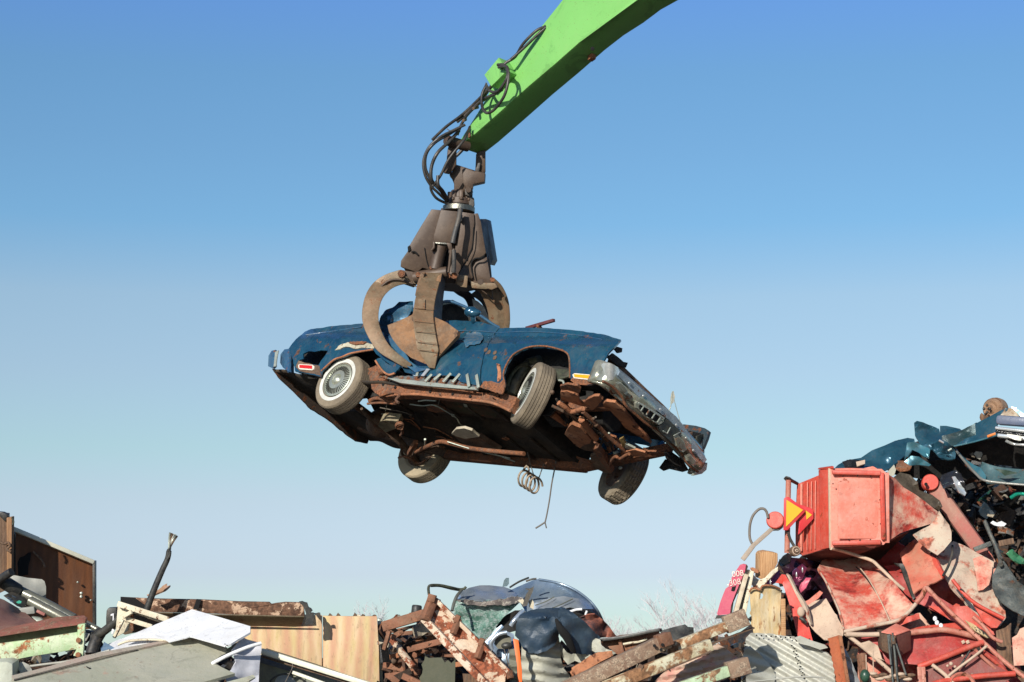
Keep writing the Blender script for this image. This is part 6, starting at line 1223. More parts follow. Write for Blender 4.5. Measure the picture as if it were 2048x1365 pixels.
# ---- lower red frame
rf = thing('red_tube_frame', 'mangled deep red machine frame of tubes, plates and mesh doors at the bottom right', 'machine frame', W(1850, 1300, 20.3))
SH('frame_plate', [(1824,1180,20.9),(1852,1176,20.85),(1880,1196,20.8),(1930,1226,20.75),(1960,1250,20.7),(1930,1250,20.7),(1902,1240,20.7),(1866,1222,20.75),(1836,1206,20.85)], REDD, rf, disp=crumple(.04, 2, 7, False))
SH('frame_plate', [(1856,1212,20.72),(1890,1215,20.7),(1934,1212,20.7),(1966,1240,20.65),(1990,1270,20.55),(1978,1270,20.55),(1946,1258,20.6),(1900,1240,20.68)], REDP, rf, disp=crumple(.04, 2, 1, False))
tri_ = SH('ochre_gusset', [(1929,1240,20.5),(1946,1248,20.5),(1966,1262,20.45),(1984,1276,20.4),(1975,1276,20.4),(1950,1262,20.45)], YELP, rf, step=5)
for q in ((1950,1256),(1958,1261),(1966,1266)): bolt('punched_hole', q[0], q[1], 20.42, .006, CLOTHB, rf)
T_ = lambda pp, r, m=REDBAR, n='frame_tube': ptube(n, pp, r, m, rf)
T_([(1852,1174,20.6),(1890,1214,20.5),(1930,1252,20.4),(1970,1288,20.3),(2012,1326,20.2),(2050,1356,20.1)], .024)
T_([(1852,1174,20.62),(1844,1192,20.6),(1832,1206,20.6)], .028); T_([(1690,1267,20.5),(1735,1302,20.4),(1782,1344,20.3),(1810,1368,20.2)], .022, BEIGE)
T_([(1692,1269,20.45),(1726,1270,20.45),(1762,1269,20.42)], .026, BEIGE); T_([(1818,1266,20.4),(1850,1263,20.4),(1884,1260,20.4),(1920,1266,20.4),(1958,1276,20.4)], .032)
T_([(1836,1334,20.2),(1880,1318,20.2),(1930,1298,20.25),(1966,1285,20.3)], .030, REDP); T_([(1842,1382,20.0),(1876,1366,20.05),(1920,1358,20.1),(1970,1352,20.1),(2030,1348,20.1)], .030, REDP)
T_([(1974,1292,20.2),(1950,1312,20.15),(1900,1350,20.1),(1868,1384,20.0)], .014, BEIGE); T_([(1946,1234,20.3),(1966,1252,20.25),(1986,1276,20.2),(2004,1284,20.2)], .02, REDBAR); T_([(1950,1300,20.2),(1975,1324,20.2),(2004,1350,20.2)], .018)
T_([(1968,1306,20.25),(1990,1324,20.25),(2012,1344,20.25)], .022, REDP)
SH('red_cover', [(1722,1276,20.6),(1760,1272,20.55),(1820,1272,20.5),(1880,1266,20.5),(1950,1278,20.45),(1958,1284,20.4),(1900,1306,20.35),(1836,1330,20.3),(1812,1328,20.35),(1790,1336,20.4),(1762,1318,20.5)], REDD, rf, disp=crumple(.02, 1.5, 3, False), step=9)
for x0 in (1926, 1935): pprism('paper_label', [(x0-4,1283,20.38),(x0+2,1280,20.38),(x0+5,1286,20.38),(x0-1,1289,20.38)], .004, BEIGE, rf)
SH('mesh_door', [(1836,1342,20.25),(1880,1326,20.25),(1950,1300,20.3),(1990,1330,20.2),(2030,1352,20.15),(1960,1400,20.1),(1842,1400,20.1)], pm('dark_dusty_red', (.22,.045,.035),(.16,.05,.04), rough=.6, dust=.25, dustc=(.35,.24,.18)), rf, step=12)
for a, b in (((1838,1334),(1842,1400)),((1846,1334),(1850,1400))): pbar('door_stile', (a[0],a[1],20.15), (b[0],b[1],20.05), .04, .03, REDBAR, rf)
T_([(1864,1330,20.15),(1890,1350,20.1),(1912,1374,20.05)], .020, BEIGE); T_([(1940,1302,20.2),(1922,1330,20.15),(1904,1356,20.1)], .010, BLKP)
lathe('round_port', [(.10,0),(.12,.02),(.14,0),(.12,-.02)], axisM(W(1925,1372,20.05), V((0,-1,.2))), REDBAR, rf, seg=28, closed=True)
for q in ((1902,1328,.02),(1910,1334,.015),(1895,1332,.014),(1925,1312,.012),(1944,1350,.012)): ball('mud_spot', W(q[0],q[1],20.12), q[2], BEIGE, rf)
cube_ = prism('gearbox', [W(1762,1266,20.3), W(1792,1272,20.15), W(1792,1316,20.15), W(1764,1302,20.3)], V((.0,.35,.06)), RUSTB, rf, bevel=.01)
prism('gearbox_face', [W(1793,1272,20.14), W(1821,1262,20.35), W(1823,1300,20.35), W(1793,1317,20.14)], V((0,.02,0)), pm('dark_red_brown', (.16,.05,.035)), rf)
prism('gearbox_lid', [W(1762,1266,20.28), W(1792,1249,20.45), W(1821,1262,20.34), W(1792,1272,20.13)], V((0,0,.012)), REDF, rf)
for a, b in (((1779,1268),(1786,1368)),((1785,1266),(1796,1368)),((1792,1288),(1812,1350)),((1776,1270),(1782,1330))): ptube('control_rod', [(a[0],a[1],20.05),(b[0],b[1],19.95)], .011, DKGRY, rf, n=1)
pprism('brown_channel', [(1782,1296,20.1),(1794,1290,20.1),(1800,1368,19.98),(1788,1372,19.98)], .04, OLDWOOD, rf); bolt('pin_eye', 1786, 1286, 20.02, .016, RUSTB, rf)
SH('red_strip', [(1792,1248,20.55),(1806,1236,20.5),(1838,1228,20.5),(1840,1238,20.5),(1820,1244,20.45),(1800,1252,20.5)], REDP, rf, step=5)
SH('torn_red_plate', [(1820,1258,20.6),(1850,1252,20.6),(1890,1248,20.6),(1930,1244,20.6),(1940,1256,20.55),(1900,1262,20.5),(1840,1264,20.5)], REDP, rf, disp=crumple(.03, 3, 8))
for q in ((1870,1238),(1874,1246),(1882,1252)): ball('white_link', W(q[0],q[1],20.4), .022, WHITEP, rf, (1,.6,1.2))
pbar('rusty_post', (1722,1308,20.1), (1730,1368,20.0), .05, .10, RUSTCR, rf); T_([(1732,1310,20.0),(1733,1345,20.0)], .006, BEIGE); T_([(1746,1302,20.0),(1747,1350,20.0)], .006, BEIGE)
ball('green_bottle', W(1730,1352,19.95), .05, pm('green_bottle_glass', (.03,.08,.05), rough=.2), rf, (1,1,1.3))
for k in range(12): ball('gravel_lump', W(1745+k*7, 1348+(k*5) % 13, 20.0), .035, [BEIGE, OLDWOOD][k % 2], rf, (1.4,1,.6))
tag(SH('crumpled_beige_paper', [(1738,1282,20.35),(1756,1292,20.35),(1764,1318,20.3),(1770,1322,20.3),(1742,1312,20.35),(1716,1288,20.4)], BEIGE, step=5, disp=crumple(.04, 4, 3)), 'crumpled beige scrap left of the square gearbox in the red frame', 'scrap')
# ---- beige sheet, red strip, serrated post, corrugated
tag(SH('beige_sheet', [(1602,1203,20.9),(1614,1210,20.85),(1630,1202,20.85),(1652,1197,20.8),(1668,1224,20.7),(1688,1258,20.6),(1686,1272,20.55),(1672,1281,20.5),(1648,1280,20.5),(1630,1264,20.6),(1618,1250,20.7),(1610,1222,20.8)], BEIGE, disp=crumple(.02, 1.5, 9, False)), 'dusty beige metal sheet left of the curved red bonnet', 'metal sheet')
tag(SH('pink_strip', [(1602,1208,20.7),(1618,1200,20.7),(1640,1182,20.7),(1646,1186,20.7),(1636,1198,20.7),(1614,1212,20.7)], REDF, step=5), 'small pink-red strip on the top corner of the beige sheet', 'strip')
rs = thing('red_channel', 'bright red steel channel leaning left, dusty rim on its right side', 'channel', W(1590, 1215, 20.7))
SH('channel_web', [(1551,1166,20.8),(1557,1158,20.8),(1564,1149,20.8),(1571,1150,20.8),(1580,1166,20.78),(1592,1190,20.74),(1604,1214,20.7),(1616,1246,20.65),(1626,1284,20.6),(1598,1284,20.6),(1588,1240,20.65),(1574,1192,20.75),(1565,1168,20.8)], pm('bright_red_chipped', (.62,.045,.03), (.56,.06,.04), rust=.12, rs=10, rough=.5, bump=.1, dust=.15, rustc=(.45,.3,.15)), rs, step=6, thick=.03)
SH('channel_rim', [(1572,1148,20.78),(1578,1152,20.76),(1592,1180,20.72),(1608,1206,20.66),(1616,1226,20.62),(1622,1250,20.6),(1616,1244,20.62),(1604,1213,20.68),(1590,1186,20.72)], PINKD, rs, step=5, thick=.04); ptube('latch', [(1600,1236,20.6),(1606,1240,20.58),(1612,1246,20.58)], .02, BLKP, rs)
ball('latch_knob', W(1602,1224,20.6), .04, BEIGE, rs, (1,.6,1.3))
sp_ = thing('serrated_post', 'orange-rusted steel post with a serrated left edge standing at the bottom right', 'post', W(1680, 1320, 20))
ser = [(1680,1270,19.95),(1697,1369,19.9),(1699,1420,19.9),(1682,1420,19.9),(1676,1369,19.9)]
for k in range(14): ser += [(1673.5-1.15*k-1.5, 1362-6.6*k, 19.92), (1671.5-1.15*k+1.5, 1358-6.6*k, 19.92)]
ser2 = [(1680,1271,19.95),(1697,1369,19.9),(1699,1420,19.9),(1680,1420,19.9)]+[(1675-(k*1.35)-(2.2 if k % 2 else 0), 1368-k*6.9, 19.92) for k in range(14)]
pprism('post_web', ser2, .03, pm('orange_rust_red', (.42,.115,.045), (.36,.09,.04), rust=.15, rs=12, rough=.85, bump=.35, dust=.15), sp_)
pbar('post_rib', (1680,1272,19.93), (1697,1372,19.88), .03, .03, RUSTO, sp_)
def crf(x_, y_): return W(x_, y_, 20.2-.0012*(y_-1270)-.0006*(x_-1490))
def crd(p): 
    q = p.x*.80+p.z*1.35; return .016*math.sin(q*44)+.07*noise.noise(p*1.6)
cm = thing('corrugated_sheet', 'buckled grey corrugated metal sheet with rows of rivet holes at the bottom right', 'corrugated sheet', W(1600, 1320, 20.1))
SH('sheet_left', [(1492,1276),(1500,1268),(1516,1266),(1532,1268),(1562,1271),(1588,1275),(1592,1284),(1616,1280),(1634,1298),(1656,1306),(1668,1322),(1674,1420),(1480,1420),(1484,1330)], CORR, cm, mapf=crf, step=3.2, disp=crd, split=80)
SH('sheet_right', [(1684,1290),(1692,1300),(1702,1320),(1712,1345),(1722,1370),(1722,1420),(1690,1420),(1690,1365)], pm('blue_grey_corrugated', (.32,.34,.36), (.28,.3,.31), rough=.5, metal=.15), cm, mapf=lambda x_, y_: W(x_, y_, 20.1), step=4.2, disp=crd, split=80)
SH('sheet_flap', [(1588,1276),(1600,1272),(1622,1281),(1650,1290),(1656,1296),(1640,1300),(1618,1292),(1600,1288)], CORR, cm, mapf=lambda x_, y_: W(x_, y_, 19.98), step=5, disp=crumple(.03, 3, 2))
SH('sheet_fold', [(1488,1300),(1500,1292),(1520,1310),(1540,1330),(1552,1352),(1548,1368),(1520,1366),(1494,1366),(1488,1330)], CORR, cm, mapf=lambda x_, y_: W(x_, y_, 19.98+.001*(x_-1490)), step=4.2, disp=lambda p: .014*math.sin(p.x*14+p.z*52)+.05*noise.noise(p*2.5+V((3,1,2))), split=80)
rn = random.Random(8)
for k in range(34):
    if k < 12: x_, y_ = 1512+k*9.6, 1269.5+k*.7
    elif k < 24: x_, y_ = 1582+(k % 2)*4+(k-12)*2.0, 1290+(k-12)*6
    else: x_, y_ = 1489+(k % 2), 1286+(k-24)*6
    lathe('rivet_hole', [(1e-5,.003),(.008,.002),(.009,0)], axisM(crf(x_, y_)-FW*.055, -FW), CLOTHB, cm, seg=8)
ptube('strap', [(1494,1365,19.85),(1540,1360,19.85),(1600,1354,19.8),(1650,1356,19.8)], .008, GRPL, cm)
# ---- signs, boards, wood at the left flank of the right pile
sg = thing('magenta_sign', 'magenta-red sign panel with worn white lettering leaning left at the pile edge', 'sign', W(1465, 1180, 20.6))
def sgf(x_, y_): return hitplane(x_, y_, W(1465, 1180, 20.6), V((-.35, -.9, -.1)).normalized())
SH('sign_face', [(1480,1130),(1486,1128),(1492,1130),(1490,1142),(1480,1166),(1470,1190),(1462,1212),(1460,1229),(1446,1230),(1436,1231),(1434,1228),(1440,1206),(1446,1190),(1451,1178),(1456,1174),(1464,1154)], MAG, sg, mapf=sgf, step=7, thick=.03)
SH('sign_return', [(1492,1130),(1495,1134),(1492,1145),(1478,1186),(1473,1190),(1466,1206),(1463,1229),(1460,1229),(1462,1212),(1470,1190),(1482,1164)], BLKP, sg, mapf=lambda x_, y_: sgf(x_, y_)+FW*.02, step=5, thick=.03)
SH('sign_foot', [(1433,1231),(1446,1231),(1462,1228),(1456,1233),(1440,1237),(1430,1238)], BLKP, sg, mapf=lambda x_, y_: sgf(x_, y_)-FW*.01, step=5, thick=.03)
SH('punched_slot', [(1464,1174),(1472,1172),(1470,1180),(1468,1183),(1462,1182)], CLOTHB, sg, mapf=lambda x_, y_: sgf(x_, y_)-FW*.006, step=3, thick=.003)
def text(body, x_, y_, size, rz, f, mat, parent, name='lettering', off_=.008, sx=1):
    cu = bpy.data.curves.new(name, 'FONT'); cu.body = body; cu.size = size; cu.extrude = .002; cu.align_x = 'CENTER'; cu.align_y = 'CENTER'
    to = bpy.data.objects.new('tmp', cu); COL.objects.link(to); dg = bpy.context.evaluated_depsgraph_get(); dg.update()
    me = bpy.data.meshes.new_from_object(to.evaluated_get(dg)); bpy.data.objects.remove(to); me.materials.clear(); me.materials.append(mat)
    c = f(x_, y_); ex = (f(x_+10*math.cos(rz), y_-10*math.sin(rz))-c).normalized(); ey = (f(x_-10*math.sin(rz), y_-10*math.cos(rz))-c); ey = (ey-ex*ey.dot(ex)).normalized(); ez = ex.cross(ey)
    M = Matrix.Translation(c+ez*off_) @ Matrix(((ex.x, ey.x, ez.x, 0), (ex.y, ey.y, ez.y, 0), (ex.z, ey.z, ez.z, 0), (0, 0, 0, 1))) @ Matrix.Diagonal((sx, 1, 1, 1))
    o = bpy.data.objects.new(name, me); place(o, M, parent); return o
LET = pm('worn_white_letters', (.78,.72,.62), (.6,.45,.4), rust=.2, rustc=(.5,.12,.15), rough=.6)
text('008', 1476, 1148, .085, .15, sgf, LET, sg); text('-308', 1468, 1166, .085, .2, sgf, LET, sg); text('3', 1463, 1160, .04, .2, sgf, LET, sg); text('1', 1458, 1172, .04, .2, sgf, LET, sg)
for i_, (a, b, m_) in enumerate((((1498,1141),(1476,1240),BOARD),((1503,1143),(1484,1240),CREAM),((1492,1150),(1470,1228),BOARD))):
    tag(pbar('weathered_board', (a[0],a[1],20.7-.06*i_), (b[0],b[1],20.6-.06*i_), .10, .045, m_, up=(1,0,0), warp=.01), ['middle of three thin cream boards beside the magenta sign','cream board on the right of the three beside the magenta sign','dirty cream board next to the magenta sign, leftmost of three'][i_], 'board', 'thin boards beside the magenta sign')
bk = tag(pprism('wood_block', [(1520,1110,20.9),(1524,1105,20.9),(1534,1103,20.9),(1556,1107,20.9),(1556,1126,20.9),(1548,1142,20.9),(1540,1154,20.9),(1530,1160,20.9),(1519,1158,20.9)], .16, WOODL, dvec=FW*.16-RT*.03, bevel=.01), 'thick splintered tan wood block standing above the boards', 'wood block')
tag(SH('folded_cream_plate', [(1507,1150,20.75),(1512,1156,20.75),(1518,1160,20.7),(1530,1156,20.7),(1538,1147,20.75),(1545,1140,20.8),(1556,1134,20.8),(1556,1142,20.8),(1546,1150,20.7),(1530,1168,20.65),(1520,1176,20.6),(1506,1172,20.65),(1503,1168,20.7)], CREAM, step=5, disp=crumple(.04, 4, 2)), 'bent cream plate at the foot of the wood block', 'metal plate')
tag(SH('rusty_red_flap', [(1500,1136,20.9),(1506,1135,20.9),(1516,1140,20.85),(1517,1147,20.85),(1508,1145,20.85),(1503,1143,20.9)], RUSTO, step=4), 'little rusty red flap between the boards and the wood block', 'metal flap')
tag(SH('ochre_plate', [(1499,1183,20.4),(1503,1176,20.4),(1510,1175,20.4),(1514,1179,20.4),(1522,1178,20.35),(1526,1172,20.35),(1540,1172,20.35),(1552,1175,20.35),(1562,1180,20.4),(1562,1200,20.35),(1560,1230,20.3),(1563,1268,20.3),(1568,1276,20.3),(1508,1274,20.3),(1504,1240,20.35),(1501,1210,20.35)], YELP, step=6, thick=.025, holes=[[(1519,1188),(1524,1187),(1527,1191),(1524,1198),(1519,1199)]], disp=crumple(.03, 1.5, 4, False)), 'upright ochre and grey weathered plate with a rusty hole near its top', 'metal plate')
tag(ptube('rusty_edge', [(1499,1184,20.35),(1504,1177,20.33),(1512,1177,20.33),(1520,1180,20.3),(1526,1172,20.3),(1545,1172,20.3),(1560,1178,20.33)], .010, RUSTO), 'thin rusty rod along the top of the ochre plate', 'rod')
tag(pbar('rust_streaked_board', (1566,1198,20.3), (1567,1274,20.3), .03, .045, WOODL, up=(1,0,0)), 'narrow tan board on the right edge of the ochre plate', 'board')
pc = thing('plum_car_scrap', 'glossy dark plum car panels crushed under the left corner of the red cab', 'car panels', W(1600, 1150, 21.6))
SH('plum_panel', [(1560,1130,21.5),(1580,1115,21.6),(1612,1118,21.7),(1660,1112,21.8),(1650,1150,21.6),(1670,1200,21.5),(1640,1216,21.4),(1600,1200,21.3),(1572,1150,21.4)], PLUM, pc, disp=crumple(.20, 2.0, 3), step=7, split=25)
SH('plum_panel', [(1530,1166,21.2),(1540,1152,21.2),(1552,1143,21.2),(1560,1140,21.2),(1558,1152,21.1),(1550,1164,21.1),(1540,1170,21.1)], pm('magenta_car_paint', (.34,.05,.12), (.28,.06,.12), rough=.3, metal=.2, dust=.15), pc, disp=crumple(.05, 4, 1), step=4)
SH('black_flap', [(1556,1125,21.3),(1566,1112,21.3),(1576,1106,21.3),(1584,1112,21.3),(1580,1124,21.2),(1566,1132,21.2),(1560,1132,21.25)], DKGL, pc, disp=crumple(.06, 4, 3), step=5)
SH('shiny_panel', [(1586,1142,21.1),(1604,1128,21.15),(1614,1136,21.1),(1606,1158,21.0),(1596,1176,21.0),(1586,1170,21.05)], pm('magenta_gloss', (.18,.03,.08), rough=.15, metal=.5, coat=.5), pc, disp=crumple(.14, 5, 9), step=4)
SH('shiny_panel', [(1600,1172,20.95),(1612,1156,21.0),(1622,1156,21.0),(1612,1176,20.95),(1602,1186,20.9)], MAG, pc, disp=crumple(.08, 5, 2), step=4)
for i_, q in enumerate(((1583,1160),(1593,1150),(1605,1140),(1541,1165))): ball('broken_glass', W(q[0],q[1],20.95), .018, CHROME, pc, (.5,.8,1.8))
# ---- teal wreck on top
tw = thing('teal_wreck', 'flattened teal-blue car wreck with crumpled wings and chrome bumper, topmost on the pile', 'car', W(1900, 890, 22.2))
cr1 = lambda s, a=.10, f=3: crumple(a, f, s)
SH('wing', [(1666,940,21.9),(1676,930,22.0),(1690,922,22.1),(1705,919,22.1),(1722,916,22.1),(1738,905,22.2),(1744,901,22.2),(1770,891,22.2),(1790,882,22.2),(1815,876,22.2),(1828,878,22.1),(1830,890,22.0),(1812,910,21.9),(1800,920,21.8),(1780,936,21.8),(1768,941,21.8),(1720,938,21.8)], TEAL, tw, disp=cr1(2, .12, 2.2), split=26)
SH('wing_flap', [(1684,924,21.85),(1700,919,21.85),(1724,921,21.8),(1728,932,21.75),(1708,936,21.75),(1690,934,21.8)], DKGL, tw, disp=cr1(5), step=5); SH('wing_tear', [(1712,924,21.78),(1730,920,21.78),(1730,928,21.75),(1714,933,21.72)], BEIGE, tw, step=4, disp=cr1(1, .04))
SH('bonnet_fold', [(1828,846,22.0),(1834,842,22.0),(1846,845,22.0),(1862,852,22.0),(1878,858,21.95),(1880,866,21.9),(1880,852,21.95),(1892,852,21.9),(1902,854,21.9),(1920,858,21.9),(1926,864,21.85),(1914,872,21.8),(1890,880,21.7),(1880,892,21.65),(1862,900,21.7),(1840,890,21.8),(1830,872,21.9)], TEAL, tw, disp=cr1(7, .16, 3), step=5, split=22)
SH('bonnet_fold', [(1814,886,21.75),(1826,884,21.7),(1846,892,21.65),(1860,898,21.6),(1858,918,21.6),(1850,914,21.6),(1836,905,21.65),(1824,900,21.7),(1814,914,21.7),(1808,922,21.75),(1812,900,21.75)], TEALL, tw, disp=cr1(4, .14, 4), step=4.5, split=22)
SH('bonnet_fold', [(1808,924,21.6),(1822,912,21.6),(1838,914,21.6),(1850,922,21.6),(1862,930,21.6),(1858,933,21.6),(1838,930,21.6),(1820,932,21.6)], TEALL, tw, disp=cr1(3, .10, 4), step=4.5)
SH('bonnet_fold', [(1864,890,21.6),(1880,880,21.6),(1894,884,21.6),(1908,898,21.6),(1912,908,21.6),(1910,918,21.6),(1896,919,21.6),(1880,916,21.6),(1868,902,21.6)], TEAL, tw, disp=cr1(11, .14, 4), step=4.5, split=22)
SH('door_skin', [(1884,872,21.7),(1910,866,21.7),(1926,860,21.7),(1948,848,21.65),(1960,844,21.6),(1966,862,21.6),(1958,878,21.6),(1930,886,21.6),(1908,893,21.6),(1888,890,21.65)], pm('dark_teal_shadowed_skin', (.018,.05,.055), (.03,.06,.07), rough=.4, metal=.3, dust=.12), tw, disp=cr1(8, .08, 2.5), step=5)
SH('front_wing', [(1950,849,21.55),(1958,844,21.5),(1978,834,21.45),(2000,822,21.4),(2012,817,21.4),(2020,816,21.4),(2010,832,21.35),(2000,840,21.3),(1994,850,21.3),(1993,872,21.25),(1980,876,21.3),(1966,878,21.35),(1940,886,21.45),(1908,893,21.55),(1930,878,21.5),(1952,870,21.5)], TEAL, tw, disp=cr1(1, .03, 1.6), step=5.5)
ptube('wing_edge', [(1908,893,21.5),(1940,886,21.4),(1970,878,21.3),(1993,871,21.2)], .010, TEALL, tw); ptube('hinge_glint', [(1878,881,21.4),(1882,883,21.4),(1887,886,21.4)], .012, CHROME, tw); ptube('hinge_glint', [(1896,902,21.4),(1903,898,21.4)], .012, TRIM, tw)
pprism('side_reflector', [(1974,871,21.24),(1991,865,21.2),(1992,870,21.2),(1975,876,21.24)], .01, plain('orange_reflector', (.62,.19,.04), .5), tw)
SH('front_cavity', [(1998,834,21.3),(2010,820,21.35),(2020,816,21.35),(2034,822,21.3),(2044,832,21.3),(2050,838,21.3),(2020,834,21.25)], pm('pale_torn_liner', (.62,.58,.46), (.3,.2,.12), rough=.8), tw, disp=cr1(2, .06, 5), step=4)
SH('front_liner', [(2022,814,21.32),(2032,816,21.3),(2048,828,21.25),(2060,850,21.2),(2042,834,21.25)], TEALL, tw, step=5)
def cyl_bumper(y0, y1, d0, m, nm): 
    return pbar(nm, (1994,(y0+y1)/2-1,d0), (2120,(y0+y1)/2+8,d0-.3), .14, (y1-y0)/F*21.2, m, tw, bevel=.03)
cyl_bumper(832, 851, 21.2, pm('slate_blue_bumper_pad', (.09,.12,.19), (.12,.14,.2), rough=.45, bump=.15), 'bumper_pad')
pbar('bumper_chrome', (1992,857,21.18), (2120,872,20.9), .14, .035, CHROME, tw, bevel=.012); pbar('bumper_chrome', (1992,864,21.2), (2120,880,20.95), .12, .03, DKGL, tw, bevel=.01); pbar('bumper_chrome', (1996,872,21.2), (2120,886,20.95), .14, .045, CHROME, tw, bevel=.015)
SH('fog_lamp', [(2014,868,21.05),(2040,872,21.0),(2044,874,21.0),(2042,882,21.0),(2030,880,21.0),(2014,874,21.05)], pm('white_lens', (.8,.78,.68), rough=.3), tw, step=4); ptube('lower_chrome', [(2012,882,21.1),(2026,888,21.1),(2046,890,21.05),(2070,892,21.0)], .016, CHROME, tw)
SH('rusty_hook', [(2016,884,21.15),(2034,886,21.1),(2028,892,21.1),(2020,890,21.15)], RUSTM, tw, step=4)
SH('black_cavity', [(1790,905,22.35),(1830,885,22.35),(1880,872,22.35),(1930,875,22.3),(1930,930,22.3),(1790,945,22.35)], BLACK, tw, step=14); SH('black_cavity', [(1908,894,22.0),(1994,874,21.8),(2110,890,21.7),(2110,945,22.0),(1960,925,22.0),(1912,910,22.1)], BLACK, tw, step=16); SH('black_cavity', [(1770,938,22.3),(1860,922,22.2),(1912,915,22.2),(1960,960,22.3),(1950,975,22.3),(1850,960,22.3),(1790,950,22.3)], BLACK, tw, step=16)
SH('hanging_liner', [(1948,908,21.7),(1952,903,21.7),(1964,905,21.7),(1965,910,21.7),(1960,920,21.7),(1953,916,21.7)], GRPL, tw, disp=cr1(2, .06, 6), step=4); SH('hanging_liner', [(1940,908,21.72),(1946,905,21.72),(1950,916,21.7),(1944,914,21.7)], BRSH, tw, step=4)
# lower teal door under the black cavity
td = thing('teal_door', 'bent teal car door hanging in a long sweep under the top wreck', 'car door', W(1980, 945, 21.4))
SH('door_skin', [(1961,935,21.4),(1964,924,21.4),(1980,930,21.35),(2000,935,21.3),(2030,938,21.2),(2060,940,21.1),(2110,946,21.0),(2110,980,20.9),(2048,971,21.0),(2010,968,21.1),(1972,967,21.2),(1968,950,21.3)], pm('grey_teal_door', (.07,.14,.15), (.05,.10,.11), rust=.12, rough=.35, metal=.3, bump=.1, dust=.25), td, disp=crumple(.06, 2.2, 3, False), step=6)
SH('door_skin', [(1911,900,21.8),(1916,903,21.75),(1930,918,21.6),(1948,930,21.45),(1962,936,21.35),(1972,952,21.25),(1970,964,21.2),(1958,952,21.3),(1936,930,21.5),(1920,914,21.7)], TEALL, td, step=5); ptube('door_edge', [(1911,900,21.75),(1930,924,21.5),(1952,948,21.3),(1969,961,21.15),(2010,967,21.05),(2060,971,20.95)], .014, pm('grey_edge', (.3,.3,.27), metal=.4, rough=.4), td)
SH('door_tear', [(1989,938,21.05),(2008,940,21.0),(2036,946,21.0),(2022,949,21.0),(2010,952,21.0),(2000,944,21.0)], pm('dark_green_tear', (.02,.05,.03)), td, step=5, thick=.005)
# wheel hub on top
bh = thing('brake_drum', 'round rusty tan brake drum perched on the teal wreck against the sky', 'brake drum', W(1984, 818, 22))
lathe('drum', [(1e-5,.0),(.04,.02),(.06,.0),(.09,.01),(.115,-.02),(.125,-.06),(.12,-.08),(.128,-.10),(.12,-.16),(1e-5,-.17)], axisM(W(1982,818,21.9), V((-.75,-.75,-.05))), pm('tan_rusty_drum', (.28,.16,.09), (.2,.13,.09), rust=.3, rs=10, rough=.8, bump=.4, dust=.3), bh, seg=32)
for a in range(4): ball('stud', W(1974+6*math.cos(a*1.57), 818+7*math.sin(a*1.57), 21.84), .016, BLKP, bh)
SH('dust_shield', [(1960,830,21.9),(1963,826,21.9),(1970,832,21.85),(1978,832,21.85),(1972,838,21.85),(1962,842,21.9),(1959,836,21.9)], OLDWOOD, bh, step=4)
# ---- glints and recognisable bits in the dark mass
gl = thing('black_car_panel', 'crumpled glossy black panel with a bright highlight, right of the round red beam', 'body panel', W(1905, 965, 21.4))
SH('panel_skin', [(1880,960,21.5),(1884,950,21.5),(1900,944,21.5),(1912,940,21.45),(1922,948,21.4),(1930,968,21.35),(1934,986,21.3),(1928,996,21.3),(1916,984,21.3),(1902,974,21.35),(1886,978,21.4)], pm('glossy_black_paint', (.05,.05,.055), rough=.12, metal=.6, bump=.1, coat=.6, dust=.06), gl, disp=crumple(.14, 3.4, 6), step=5, split=60)
SH('highlight_strip', [(1904,954,21.25),(1910,953,21.25),(1920,966,21.2),(1932,986,21.15),(1930,992,21.15),(1920,986,21.15),(1910,970,21.2)], CHROME, gl, disp=crumple(.06, 5, 2), step=4)  # chrome sheet painted in as the panel's bright highlight
tag(ptube('curved_strip', [(2022,996,21.2),(2036,988,21.15),(2052,990,21.1),(2070,1000,21.05)], .022, pm('emerald_glass', (.01,.30,.20), rough=.1, metal=.4)), 'shiny emerald green curved strip in the dark mass near the right edge', 'strip')
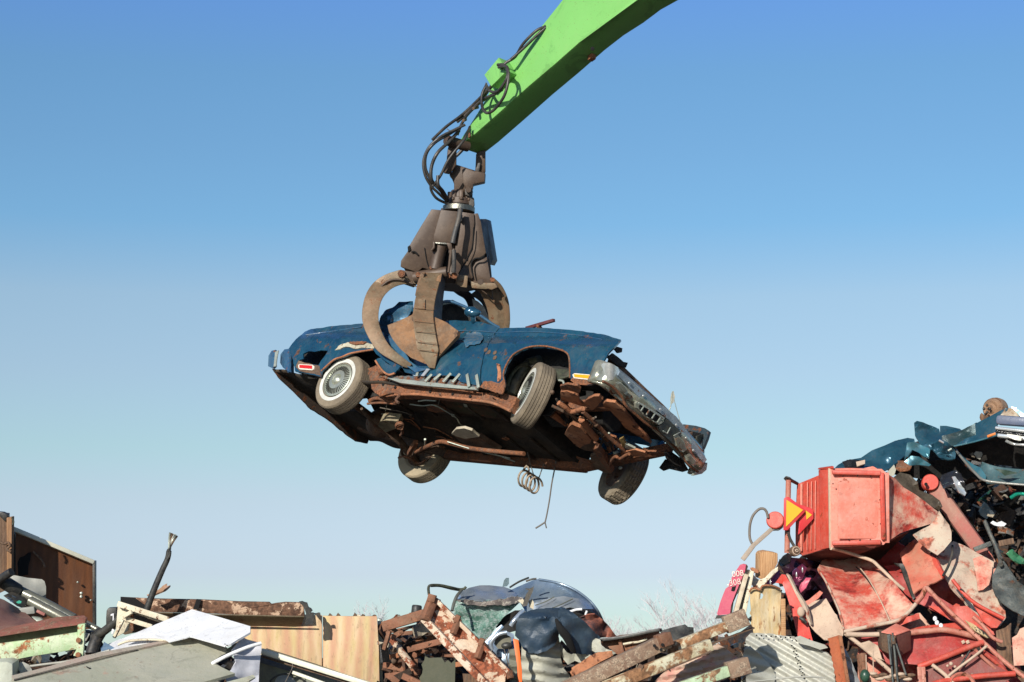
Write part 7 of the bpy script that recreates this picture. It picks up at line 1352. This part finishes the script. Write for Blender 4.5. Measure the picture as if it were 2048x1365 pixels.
tag(SH('white_torn_foam', [(1981,1046,21.2),(1986,1042,21.2),(1994,1046,21.2),(2004,1043,21.2),(2013,1048,21.2),(2008,1053,21.2),(1996,1053,21.2),(1988,1051,21.2)], WHITEP, step=4, disp=crumple(.03, 6, 1)), 'small bright white torn piece in the dark mass', 'foam piece')
tag(pbar('grey_wood_batten', (1998,1088,20.9), (2028,1082,20.85), .04, .06, OLDWOOD), 'short grey-brown batten lying beside the bent dark rod', 'batten')
tag(SH('green_glass_sheet', [(2012,1108,20.95),(2022,1098,20.95),(2034,1108,20.95),(2048,1118,20.9),(2060,1122,20.9),(2060,1130,20.9),(2040,1128,20.9),(2024,1118,20.9)], pm('green_shard', (.05,.20,.10), rough=.2), step=5, disp=crumple(.08, 5, 3)), 'crumpled bright green shard near the right edge above the dark sheet', 'shard')

# ---- further crushed red sheets closing the gaps of the slope
for i_, (lab, m_, pts_) in enumerate((
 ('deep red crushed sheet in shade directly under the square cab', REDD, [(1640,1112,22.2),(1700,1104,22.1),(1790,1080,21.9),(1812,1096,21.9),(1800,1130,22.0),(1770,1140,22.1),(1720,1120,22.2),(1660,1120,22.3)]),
 ('red crushed sheet filling between the tall red panel and the dusty shell', REDP, [(1826,1150,21.5),(1870,1110,21.6),(1900,1140,21.5),(1930,1190,21.4),(1960,1230,21.3),(1900,1226,21.3),(1850,1200,21.4)]),
 ('long faded red sheet behind the left end of the tube frame', REDM, [(1690,1262,21.1),(1760,1250,21.1),(1840,1226,21.1),(1860,1250,21.0),(1820,1290,20.9),(1740,1300,20.9),(1700,1290,21.0)]),
 ('dusty red sheet low behind the gearbox and its rods', REDM, [(1716,1296,20.9),(1800,1290,20.8),(1846,1320,20.7),(1850,1410,20.6),(1716,1410,20.8)]),
 ('rusty red sheet behind the round beam foot at the right', REDM, [(1940,1070,21.9),(1976,1100,21.8),(1996,1130,21.7),(1990,1160,21.6),(1960,1130,21.7),(1936,1100,21.9)]),
 ('dark red crushed sheet behind the right end of the tube frame', REDD, [(1960,1250,21.0),(2000,1262,20.9),(2030,1300,20.8),(2060,1400,20.6),(1990,1400,20.7),(1960,1330,20.8)]))):
    tag(SH('crushed_sheet', pts_, m_, disp=crumple(.12, 2.4, 40+i_), step=5.5, split=24, rag=.8), lab, 'body panel')
